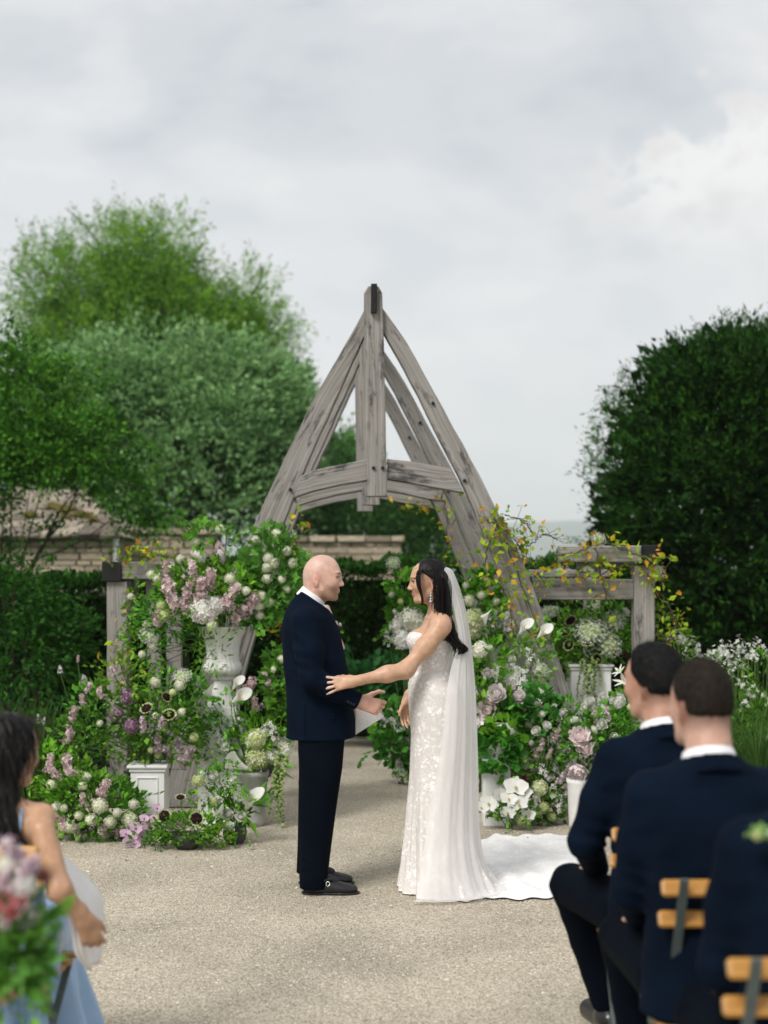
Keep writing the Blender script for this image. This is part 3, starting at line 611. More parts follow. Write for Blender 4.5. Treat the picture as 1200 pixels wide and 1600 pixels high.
def arch():
    dA = 10.7
    t = empty('timber_arch', (at(588, 0, dA)[0], dA + 1.5, 0), 'weathered oak cruck frame arch behind the couple', 'arch')
    # the front frame as read from the photo, as metres relative to its own centre line
    def rel(px, py): p = at(px, py, dA); return np.array([p[0] - at(586, 0, dA)[0], p[2]])
    outerR = [(597, 483), (642, 548), (676, 611), (715, 682), (747, 741), (778, 804), (808, 860), (845, 954), (878, 1050), (908, 1150), (935, 1262)]
    innerR = [(599, 522), (625, 568), (652, 619), (691, 698), (727, 768), (752, 830), (768, 868), (798, 950), (824, 1040), (852, 1150), (874, 1262)]
    outerL = [(570, 485), (534, 552), (494, 619), (463, 682), (435, 741), (406, 803), (380, 862), (343, 960), (312, 1055), (282, 1152), (255, 1262)]
    innerL = [(570, 526), (556, 556), (531, 612), (506, 668), (479, 728), (456, 790), (431, 852), (396, 955), (366, 1050), (338, 1150), (315, 1262)]
    def leg_secs(o, i): 
        O = poly_curve([rel(*q) for q in o], 26); I = poly_curve([rel(*q) for q in i], 26); O[-1, 1] = I[-1, 1] = 0.0; return O, I
    LR, LL = leg_secs(outerR, innerR), leg_secs(outerL, innerL)
    depths = [(dA, 0.0), (dA + 1.42, -0.058), (dA + 2.75, -0.122)]; xc = at(586, 0, dA)[0]
    for k, (d, sx) in enumerate(depths):
        ox = xc + sx; off = np.array([ox, 0]); y0, y1 = d - 0.07, d + 0.07
        part('cruck_leg', beam_mesh([(i + off, o + off) for o, i in zip(*LR)], y0, y1), M_OAK, t)
        part('cruck_leg', beam_mesh([(o + off, i + off) for o, i in zip(*LL)], y0 + 0.003, y1 - 0.003), M_OAK, t)
        # king post, leaning very slightly, hanging below the collar
        zt, zb = rel(0, 463)[1], rel(0, 776)[1]; secs = []
        for f in np.linspace(0, 1, 9):
            cx = -0.013 + 0.03 * f; hw = 0.068 + 0.004 * f; z = zt + (zb - zt) * f; secs.append(((cx - hw + ox, z), (cx + hw + ox, z)))
        ky0, ky1 = d - 0.115, d + 0.06
        part('king_post', beam_mesh(secs, ky0, ky1), M_OAK, t)
        hz = rel(0, 452)[1]; part('king_post_head', beam_mesh([((ox - 0.078, zt + 0.002), (ox + 0.052, zt + 0.002)), ((ox - 0.05, hz), (ox + 0.024, hz))], ky0 + 0.004, ky1 - 0.004), M_OAK, t)
        # arched collar in two halves
        cl = [(459, 761, 16.5), (490, 752, 16.5), (530, 743, 16), (577, 735, 16)]
        secs = [];
        for px, py, h in cl: a = rel(px, py - h); b = rel(px, py + h); secs.append((a + off, b + off))
        secs[0] = (rel(472, 744) + off, rel(459, 779) + off)
        part('collar_beam', beam_mesh(secs, d - 0.082, d + 0.05), M_OAK, t)
        cr = [(605, 734, 16), (640, 739, 16.5), (690, 748, 17.5), (713, 754, 17)]
        secs = []
        for px, py, h in cr: a = rel(px, py - h); b = rel(px, py + h); secs.append((a + off, b + off))
        secs[-1] = (rel(703, 733) + off, rel(724, 771) + off)
        part('collar_beam', beam_mesh(secs, d - 0.082, d + 0.05), M_OAK, t)
        for px, py in ((455, 766), (725, 752), (584, 733), (598, 733), (676, 632)):
            p = rel(px, py) + off; fr = -0.118 if 580 < px < 600 else -0.074
            peg(t, (p[0], d + fr, p[1]))
    # ridge plank whose dark end shows at the apex, and side purlins
    me = MB(); 
    zt, zb = rel(0, 450)[1], rel(0, 494)[1]; xa = xc - 0.006
    def long_beam(name, x0, x1, z0, z1, ya, yb, sxa, sxb, m=M_OAK):
        mm = beam_mesh([((x0, z0), (x1, z0)), ((x0, z1), (x1, z1))], ya, yb)
        V = np.array([v.co[:] for v in mm.vertices]); f = (V[:, 1] - ya) / (yb - ya); V[:, 0] += sxa + (sxb - sxa) * f
        mm.vertices.foreach_set('co', V.astype(np.float32).ravel())
        a = mm.color_attributes['Col']; c = np.ones((len(V), 4), np.float32); c[:, 0] = V[:, 1]; c[:, 1] = V[:, 2] + V[:, 0]; a.data.foreach_set('color', c.ravel()); return part(name, mm, m, t)
    long_beam('ridge_plank', xa - 0.021, xa + 0.021, zb, zt, dA - 0.165, dA + 2.95, 0, -0.125, M_OAKD)
    p = rel(505, 640); 
    return t, xc
ARCH, ARCH_X = arch()
def side_frame(label, right):
    g = 'timber side frames flanking the arch'
    if right:
        d = 10.9; t = empty('timber_side_frame', at(1005, 1250, d) * np.array([1, 1, 0]), label, 'timber frame', g)
        def bx(name, p0, p1, p2, p3, y0, y1, m=M_OAK): part(name, beam_mesh([(at(p0, p2, d)[[0, 2]], at(p0, p3, d)[[0, 2]]), (at((p0 + p1) / 2, p2, d)[[0, 2]], at((p0 + p1) / 2, p3, d)[[0, 2]]), (at(p1, p2, d)[[0, 2]], at(p1, p3, d)[[0, 2]])], y0, y1), m, t)
        def post(name, p0, p1, top, y0, y1):
            zt = at(0, top, d)[2]; part(name, beam_mesh([((at(p0, 0, d)[0], z), (at(p1, 0, d)[0], z)) for z in np.linspace(0, zt, 9)], y0, y1), M_OAK, t)
        post('post', 989, 1021, 884, d - 0.07, d + 0.08)
        bx('rail', 833, 988, 904, 937, d - 0.05, d + 0.06)
        bx('plate_end', 999, 1028, 852, 883, d - 0.1, d + 2.8, M_OAKD)
        bx('cross_beam', 872, 998.5, 853, 879, d - 0.09, d + 0.03)
        post('post', 985, 1014, 884, d + 2.45, d + 2.6)
        bx('rail', 845, 983, 890, 903, d + 0.9, d + 1.0)
        for px in (902, 930): bx('strut', px, px + 9, 880, 903.5, d - 0.02, d + 0.05)
    else:
        d = 11.2; t = empty('timber_side_frame', at(186, 1240, d) * np.array([1, 1, 0]), label, 'timber frame', g)
        def bx(name, p0, p1, p2, p3, y0, y1, m=M_OAK): part(name, beam_mesh([(at(p0, p2, d)[[0, 2]], at(p0, p3, d)[[0, 2]]), (at((p0 + p1) / 2, p2, d)[[0, 2]], at((p0 + p1) / 2, p3, d)[[0, 2]]), (at(p1, p2, d)[[0, 2]], at(p1, p3, d)[[0, 2]])], y0, y1), m, t)
        def post(name, p0, p1, top, y0, y1, lean=0):
            zt = at(0, top, d)[2]; part(name, beam_mesh([((at(p0 + lean * (1 - f), 0, d)[0], zt * f), (at(p1 + lean * (1 - f), 0, d)[0], zt * f)) for f in np.linspace(0, 1, 9)], y0, y1), M_OAK, t)
        bx('plate_end', 164, 193, 878, 908, d - 0.12, d + 2.4, M_OAKD)
        bx('cross_beam', 193.5, 380, 878, 905, d - 0.1, d + 0.03)
        post('post', 170, 202, 909, d - 0.08, d + 0.09)
        post('post', 226, 246, 906, d + 0.04, d + 0.12, 8)
        post('post', 268, 281, 906, d + 0.05, d + 0.12, 4)
        post('post', 196, 214, 909, d + 2.1, d + 2.25)
        for px, ln in ((204, -6), (232, 8)): part('brace', beam_mesh([((at(px, 0, d)[0], at(0, 906, d)[2]), (at(px + 8, 0, d)[0], at(0, 906, d)[2])), ((at(px + ln, 0, d)[0], at(0, 950, d)[2]), (at(px + ln + 8, 0, d)[0], at(0, 950, d)[2]))], d + 0.13, d + 0.18), M_OAK, t)
side_frame('weathered timber side frame with dark beam end above the right blooms', True)
side_frame('weathered timber side frame with dark beam end at the left flowers', False)
# ------------------------------------------------------------------ bodies and clothes: smooth implicit volumes turned into one mesh
class Vol:
    def __init__(s, lo, hi, h):
        s.lo = np.array(lo, float); s.h = h; s.n = np.ceil((np.array(hi, float) - s.lo) / h).astype(int) + 1
        s.f = np.full(s.n, 0.3, np.float32); s.ax = [s.lo[i] + h * np.arange(s.n[i]) for i in range(3)]
    def _sl(s, lo, hi):
        a = np.clip(np.floor((np.array(lo) - s.lo) / s.h).astype(int), 0, s.n); b = np.clip(np.ceil((np.array(hi) - s.lo) / s.h).astype(int) + 1, 0, s.n)
        return a, b
    def put(s, fn, lo, hi, k=0.02, mode='u', fr=None):
        pad = max(k, 0.004) + 2 * s.h
        lo = np.array(lo, float) - pad; hi = np.array(hi, float) + pad
        if fr is not None:
            o, M = fr; c = np.array([[x, y, z] for x in (lo[0], hi[0]) for y in (lo[1], hi[1]) for z in (lo[2], hi[2])]) @ M + o
            wlo, whi = c.min(0), c.max(0)
        else: wlo, whi = lo, hi
        a, b = s._sl(wlo, whi)
        if np.any(b <= a): return s
        X = s.ax[0][a[0]:b[0], None, None]; Y = s.ax[1][None, a[1]:b[1], None]; Z = s.ax[2][None, None, a[2]:b[2]]
        if fr is not None:
            X, Y, Z = X - o[0], Y - o[1], Z - o[2]
            X, Y, Z = M[0, 0] * X + M[0, 1] * Y + M[0, 2] * Z, M[1, 0] * X + M[1, 1] * Y + M[1, 2] * Z, M[2, 0] * X + M[2, 1] * Y + M[2, 2] * Z
        d = fn(X, Y, Z).astype(np.float32); v = s.f[a[0]:b[0], a[1]:b[1], a[2]:b[2]]; d = np.broadcast_to(d, v.shape)
        if mode == 'u':
            h = np.maximum(k - np.abs(v - d), 0) / k; r = np.minimum(v, d) - h * h * k * 0.25
        else:
            h = np.maximum(k - np.abs(v + d), 0) / k; r = np.maximum(v, -d) + h * h * k * 0.25
        s.f[a[0]:b[0], a[1]:b[1], a[2]:b[2]] = r; return s
    def rc(s, a, b, ra, rb, k=0.02, mode='u', fr=None):
        a = np.array(a, float); b = np.array(b, float); ba = b - a; L = float(ba @ ba) + 1e-12; m = max(ra, rb)
        def fn(X, Y, Z):
            t = np.clip(((X - a[0]) * ba[0] + (Y - a[1]) * ba[1] + (Z - a[2]) * ba[2]) / L, 0, 1)
            return np.sqrt((X - a[0] - t * ba[0]) ** 2 + (Y - a[1] - t * ba[1]) ** 2 + (Z - a[2] - t * ba[2]) ** 2) - (ra + (rb - ra) * t)
        return s.put(fn, np.minimum(a, b) - m, np.maximum(a, b) + m, k, mode, fr)
    def chain(s, pts, rad, k=0.02, fr=None):
        for i in range(len(pts) - 1): s.rc(pts[i], pts[i + 1], rad[i], rad[i + 1], k, 'u', fr)
        return s
    def el(s, c, r, k=0.02, mode='u', fr=None, rot=None):
        c = np.array(c, float); r = np.array(r, float)
        if rot is not None:                       # local frame rows
            if fr is None: fr = (np.zeros(3), np.eye(3))
            o, M = fr; fr = (o + c @ M, np.array(rot) @ M); c = np.zeros(3)
        def fn(X, Y, Z):
            x, y, z = X - c[0], Y - c[1], Z - c[2]
            k0 = np.sqrt((x / r[0]) ** 2 + (y / r[1]) ** 2 + (z / r[2]) ** 2); k1 = np.sqrt((x / r[0] ** 2) ** 2 + (y / r[1] ** 2) ** 2 + (z / r[2] ** 2) ** 2) + 1e-6
            return k0 * (k0 - 1) / k1
        return s.put(fn, c - r, c + r, k, mode, fr)
    def loft(s, rows, k=0.02, mode='u', fr=None, p=2.0, ripple=None):
        """rows: (z, cx, cy, rx, ry) bottom to top; ripple(ang, z) adds to the radius"""
        A = np.array(sorted(rows), float); z0, z1 = A[0, 0], A[-1, 0]; m = A[:, 3:].max() + 0.03
        lo = (A[:, 1].min() - m, A[:, 2].min() - m, z0); hi = (A[:, 1].max() + m, A[:, 2].max() + m, z1)
        def fn(X, Y, Z):
            zz = np.clip(Z, z0, z1); cx, cy, rx, ry = (np.interp(zz, A[:, 0], A[:, i]) for i in (1, 2, 3, 4))
            x, y = X - cx, Y - cy
            rho = (np.abs(x / rx) ** p + np.abs(y / ry) ** p) ** (1 / p)
            rr = np.sqrt(x * x + y * y); d = rr - rr / np.maximum(rho, 1e-4)
            d = np.where(rho < 1e-3, -np.minimum(rx, ry), d)
            if ripple is not None: d = d - ripple(np.arctan2(y, x), zz)
            d = np.maximum(d, -np.minimum(rx, ry))
            return np.maximum(d, np.maximum(z0 - Z, Z - z1))
        return s.put(fn, lo, hi, k, mode, fr)
    def warp(s, amp, fn):
        X = s.ax[0][:, None, None]; Y = s.ax[1][None, :, None]; Z = s.ax[2][None, None, :]
        s.f += (amp * fn(X, Y, Z)).astype(np.float32); return s
    def cut(s, fn):                                # keep fn < 0
        X = s.ax[0][:, None, None]; Y = s.ax[1][None, :, None]; Z = s.ax[2][None, None, :]
        s.f = np.maximum(s.f, np.broadcast_to(fn(X, Y, Z), s.f.shape)).astype(np.float32); return s
    def mesh(s, name, col=None, relax=1):
        f = s.f.copy(); 
        for ax in range(3):                        # closed at the border
            sl = [slice(None)] * 3; sl[ax] = 0; f[tuple(sl)] = 0.05; sl[ax] = -1; f[tuple(sl)] = 0.05
        b = f < 0; n = np.array(b.shape)
        c8 = np.zeros(n - 1, np.int8)
        for dx in (0, 1):
            for dy in (0, 1):
                for dz in (0, 1): c8 += b[dx:n[0] - 1 + dx, dy:n[1] - 1 + dy, dz:n[2] - 1 + dz]
        act = (c8 > 0) & (c8 < 8); I = np.argwhere(act); idx = np.full(act.shape, -1, np.int64); idx[act] = np.arange(len(I))
        offs = np.array([[x, y, z] for x in (0, 1) for y in (0, 1) for z in (0, 1)])
        vals = np.stack([f[I[:, 0] + o[0], I[:, 1] + o[1], I[:, 2] + o[2]] for o in offs], 1)
        S = np.zeros((len(I), 3)); cnt = np.zeros(len(I))
        for p in range(8):
            for q in range(p + 1, 8):
                if np.abs(offs[p] - offs[q]).sum() != 1: continue
                m = (vals[:, p] < 0) != (vals[:, q] < 0); t = vals[m, p] / (vals[m, p] - vals[m, q])
                S[m] += offs[p] + t[:, None] * (offs[q] - offs[p]); cnt[m] += 1
        V = s.lo + s.h * (I + S / cnt[:, None])
        Qs = []
        for ax in range(3):
            sl0 = [slice(None)] * 3; sl1 = [slice(None)] * 3; sl0[ax] = slice(0, -1); sl1[ax] = slice(1, None)
            e0, e1 = b[tuple(sl0)], b[tuple(sl1)]; ch = e0 != e1; E = np.argwhere(ch); u, w = (ax + 1) % 3, (ax + 2) % 3
            ok = (E[:, u] > 0) & (E[:, w] > 0) & (E[:, u] < n[u] - 1) & (E[:, w] < n[w] - 1); E = E[ok]
            def cell(du, dw):
                G = E.copy(); G[:, u] += du; G[:, w] += dw; return idx[G[:, 0], G[:, 1], G[:, 2]]
            q = np.stack([cell(-1, -1), cell(0, -1), cell(0, 0), cell(-1, 0)], 1); flip = ~e0[E[:, 0], E[:, 1], E[:, 2]]; q[flip] = q[flip][:, ::-1]; Qs.append(q)
        Q = np.concatenate(Qs); Q = Q[(Q >= 0).all(1)]
        for _ in range(relax):
            acc = np.zeros_like(V); w = np.zeros(len(V))
            for i in range(4):
                a, c = Q[:, i], Q[:, (i + 1) % 4]
                for d_ in range(3): acc[:, d_] += np.bincount(a, V[c, d_], len(V)) + np.bincount(c, V[a, d_], len(V))
                w += np.bincount(a, minlength=len(V)) + np.bincount(c, minlength=len(V))
            V = V * 0.5 + 0.5 * acc / np.maximum(w, 1)[:, None]
        return mesh_np(name, V, [Q], cols=col(V) if col else None, smooth=True)
def frame(o, fwd, up=(0, 0, 1)):
    x = unit(np.array(fwd, float)); y = unit(np.cross(np.array(up, float), x)); z = np.cross(x, y); return (np.array(o, float), np.array([x, y, z]))
def to_local(fr, V): return (V - fr[0]) @ fr[1].T
def to_world(fr, p): return np.asarray(p, float) @ fr[1] + fr[0]

def head(v, fr, s=1.0, female=False, ears=True, nose=1.0, smile=0.0):
    """x forward, y to the figure's left, z up from the chin; about 0.24 tall"""
    if s != 1.0: fr = (fr[0], fr[1]); S = lambda *p: np.array(p) * s
    else: S = lambda *p: np.array(p, float)
    E = lambda c, r, k=0.015, mode='u', rot=None: v.el(S(*c), S(*r), k * s, mode, fr, rot)
    C = lambda a, b, ra, rb, k=0.012, mode='u': v.rc(S(*a), S(*b), ra * s, rb * s, k * s, mode, fr)
    E((0.022, 0, 0.152), (0.098, 0.076, 0.096), 0.02)                       # skull
    E((-0.012, 0, 0.125), (0.062, 0.066, 0.07), 0.03)                       # occiput
    E((0.062, 0, 0.095), (0.053, 0.058 if not female else 0.054, 0.075), 0.03)
    E((0.045, 0, 0.045), (0.058, 0.052 if not female else 0.046, 0.042), 0.03)    # jaw
    C((0.094, -0.010, 0.018), (0.094, 0.010, 0.018), 0.0165, 0.0165, 0.022)    # chin
    for y in (-1, 1):
        E((0.082, y * 0.040, 0.098), (0.024, 0.020, 0.022), 0.03)
        C((0.010, y * 0.055, 0.065), (0.070, y * 0.040, 0.020), 0.012, 0.012, 0.03)    # jaw line
    C((0.108, -0.028, 0.146), (0.108, 0.028, 0.146), 0.0125 if not female else 0.009, 0.0125 if not female else 0.009, 0.025)   # brow
    for y in (-1, 1): E((0.118, y * 0.033, 0.126), (0.017, 0.017, 0.0095), 0.014, 's')
    for y in (-1, 1): E((0.0975, y * 0.032, 0.125), (0.0125, 0.0135, 0.0115), 0.003)
    for y in (-1, 1): C((0.104, y * 0.020, 0.1335), (0.099, y * 0.045, 0.132), 0.0052, 0.0045, 0.005)   # upper lids
    C((0.114, 0, 0.135), (0.116 + 0.020 * nose, 0, 0.094), 0.0075, 0.0098, 0.012)
    E((0.115 + 0.019 * nose, 0, 0.0895), (0.0115, 0.011, 0.0095), 0.008)
    for y in (-1, 1): E((0.117, y * 0.0125, 0.087), (0.0115, 0.0075, 0.0075), 0.008)
    for y in (-1, 1):
        C((0.1140, 0, 0.0625), (0.104, y * (0.022 + 0.003 * smile), 0.0595 + 0.004 * smile), 0.0056, 0.0035, 0.010)
        C((0.1115, 0, 0.0515), (0.103, y * 0.019, 0.0555 + 0.003 * smile), 0.0062, 0.004, 0.010)
        C((0.124, 0, 0.0568), (0.106, y * 0.023, 0.0568 + 0.004 * smile), 0.0022, 0.0018, 0.004, 's')
    if ears:
        for y in (-1, 1):
            q = np.array([[0.97, y * 0.24, 0.0], [-y * 0.24, 0.97, 0.0], [0, 0, 1]]); tl = np.array([[0.97, 0, 0.22], [0, 1, 0], [-0.22, 0, 0.97]])
            E((-0.004, y * 0.076, 0.108), (0.0165, 0.0085, 0.030), 0.006, rot=tl @ q)
            E((0.003, y * 0.086, 0.112), (0.0095, 0.0085, 0.018), 0.004, 's', rot=tl @ q)
            E((0.002, y * 0.074, 0.082), (0.010, 0.007, 0.010), 0.006)
def head_colors(fr, skin, lips, brow, s=1.0, stubble=None, eye=(0.03, 0.02, 0.015), scalp=None, bw=0.0036, fade=None):
    def fn(V, C):
        L = to_local(fr, V) / s; x, y, z = L.T; ay = np.abs(y)
        hd = (z > -0.02) & (z < 0.26) & (np.abs(x) < 0.16) & (ay < 0.11)
        if stubble is not None:
            m = hd & (z < 0.088) & (x > 0.005) & ~((z > 0.055) & (x < 0.04)) ; w = np.clip((0.09 - z) / 0.03, 0, 1) * np.clip((x - 0.005) / 0.03, 0, 1) * m * 0.88
            C[:] = C * (1 - w[:, None]) + np.array(stubble) * w[:, None]
        if fade is not None:
            w = hd * np.clip((z - 0.035) / 0.05, 0, 1) * np.clip((0.03 - x) / 0.03, 0, 1) * 0.72; C[:] = C * (1 - w[:, None]) + np.array(fade) * w[:, None]
        if scalp is not None:
            m = hd & (z > 0.10) & ((z > 0.19) | (x < 0.03)) & (x < 0.075); C[m] = C[m] * 0.6 + np.array(scalp) * 0.4
        m = hd & (x > 0.098) & (z > 0.045) & (z < 0.068) & (ay < 0.026); C[m] = np.array(lips)
        m = hd & (x > 0.085) & (np.abs(z - (0.1485 + 0.003 * np.sin(np.clip((ay - 0.012) / 0.04, 0, 1) * 3.14))) < bw) & (ay > 0.012) & (ay < 0.052); C[m] = np.array(brow)
        m = hd & (x > 0.085) & (np.abs(z - 0.1255) < 0.0065) & (ay > 0.020) & (ay < 0.046); C[m] = (0.55, 0.5, 0.47)
        m = hd & (x > 0.1035) & (np.abs(z - 0.1255) < 0.0062) & (np.abs(ay - 0.0325) < 0.0065); C[m] = np.array(eye)
        m = hd & (x > 0.088) & (np.abs(z - 0.1315) < 0.0028) & (ay > 0.018) & (ay < 0.047); C[m] = np.array(brow) * 0.6
        return C
    return fn
def hand(v, wrist, f, n, left, size=1.0, curl=(0.3, 0.3, 0.3, 0.3), thumb=0.4, spread=0.12, fr=None, r=1.0, thumb_in=0.2):
    """f finger direction, n palm normal (the side fingers curl to); one chain per finger, thumb from the side of the palm"""
    f = unit(np.array(f, float)); n = np.array(n, float); n = unit(n - f * (n @ f)); t = np.cross(n, f) if left else np.cross(f, n)
    w = np.array(wrist, float); Sz = size; P = lambda a, b, c: w + (f * a + t * b + n * c) * Sz
    R_ = lambda q: q * Sz * r; tips = []
    v.rc(P(-0.03, 0, 0), P(0.02, 0, 0), R_(0.026), R_(0.026), 0.02)
    base = [(0.088, 0.030), (0.092, 0.010), (0.088, -0.010), (0.080, -0.028)]; ln = [(0.042, 0.025, 0.021), (0.046, 0.029, 0.022), (0.042, 0.027, 0.021), (0.033, 0.020, 0.019)]
    for i, ((bx, by), l) in enumerate(zip(base, ln)):
        v.rc(P(0.012, by * 0.55, 0), P(bx, by, -0.002), R_(0.0150), R_(0.0112), 0.02)
        a = curl[i]; ang = a * 0.9; p = P(bx, by, 0); side = spread * (1.5 - i) / 1.5; rr = [0.0098, 0.0090, 0.0080, 0.0066] if i < 3 else [0.0088, 0.0080, 0.0070, 0.006]
        for j, q in enumerate(l):
            d = unit(f * math.cos(ang) + n * math.sin(ang) + t * side * (1 if j == 0 else 0.7)); e = p + d * q * Sz; v.rc(p, e, R_(rr[j]), R_(rr[j + 1]), 0.006); p = e; ang += a * (1.15 if j == 0 else 0.7)
        tips.append(p)
    b0 = P(0.022, 0.022, 0.004); b1 = P(0.052, 0.043 + 0.012 * thumb, 0.010 + thumb_in * 0.03); b2 = P(0.080, 0.052 + 0.030 * thumb, 0.012 + thumb_in * 0.05); b3 = P(0.104, 0.052 + 0.036 * thumb, 0.014 + thumb_in * 0.06)
    v.rc(b0, b1, R_(0.0165), R_(0.0125), 0.016); v.rc(b1, b2, R_(0.0118), R_(0.0098), 0.008); v.rc(b2, b3, R_(0.0098), R_(0.0075), 0.005)
    return tips
def skin_mat(name, rough=0.42):
    return mat(name, (0.88, 0.84, 0.83), (1.07, 1.07, 1.07), scale=30, rough=rough, spec=0.35, attr=True, bump=0.06, bscale=220, sss=0.12)
M_SKIN = skin_mat('skin')
def cloth_mat(name, c1, c2, rough=0.85, bump=0.12, bscale=350, sheen=0.15, scale=6, spec=0.15):
    return mat(name, c1, c2, scale=scale, rough=rough, bump=bump, bscale=bscale, sheen=sheen, spec=spec)
M_NAVY = cloth_mat('navy_wool', (0.0016, 0.0048, 0.0120), (0.0028, 0.0076, 0.0180), sheen=0.0, spec=0.05)
M_NAVY2 = cloth_mat('navy_trouser_wool', (0.0010, 0.0024, 0.0056), (0.0017, 0.0038, 0.0082), sheen=0.0, spec=0.05)
M_SHIRT = cloth_mat('white_cotton', (0.74, 0.74, 0.76), (0.8, 0.8, 0.81), sheen=0.0)
M_SHOE = mat('black_leather', (0.006, 0.006, 0.007), (0.012, 0.012, 0.013), rough=0.28, spec=0.5, bump=0.05)
M_STEEL = mat('steel', (0.6, 0.6, 0.58), (0.7, 0.7, 0.68), rough=0.25, metal=1.0)
def strands(name, me, mt, parent, n, size, down, seed=1, back=(0, 0, 0), lift=0.25, zmin=None):
    """fine loose hairs lying over a hair volume, so that its outline is not a hard edge"""
    rng = np.random.default_rng(seed); k = len(me.vertices); co = np.empty(k * 3, np.float32); no = np.empty(k * 3, np.float32)
    me.vertices.foreach_get('co', co); me.vertex_normals.foreach_get('vector', no); co = co.reshape(-1, 3); no = no.reshape(-1, 3); i = rng.choice(k, min(n, k), replace=False); P, Nn = co[i], no[i]
    g = np.array([0, 0, -down]) + np.array(back); D = g - Nn * (Nn @ g)[:, None] + Nn * lift; mb = MB()
    leaves(mb, P - Nn * 0.001, D, size, 'hairline' if size > 0.035 else 'needle', rng, (1, 1, 1), (1, 1, 1), up=0, jit=0.25); return part(name, mb.mesh(name, color=False), mt, parent, kind='stuff')
def folds(spots):
    """cloth creases: each spot is (centre, direction across the folds, wavelength, reach, amplitude)"""
    def fn(X, Y, Z):
        r = 0.0
        for c, dvec, wl, reach, amp in spots:
            dvec = unit(np.array(dvec, float)); q = (X - c[0]) * dvec[0] + (Y - c[1]) * dvec[1] + (Z - c[2]) * dvec[2]
            g = np.exp(-((X - c[0]) ** 2 + (Y - c[1]) ** 2 + (Z - c[2]) ** 2) / (reach ** 2)); jit = 0.25 * np.sin(9 * X + 7 * Z) + 0.2 * np.sin(13 * Y - 8 * Z)
            e2 = np.cross(dvec, [0.31, 0.9, 0.27]); q2 = (X - c[0]) * e2[0] + (Y - c[1]) * e2[1] + (Z - c[2]) * e2[2]
            r = r + 1.05 * amp * g * (np.abs(np.sin(np.pi * q / wl + jit * 2 + 5 * q2)) - 0.6) * (0.45 + 0.55 * np.sin(17 * q2 + 31 * amp * 100))
        return r
    return fn
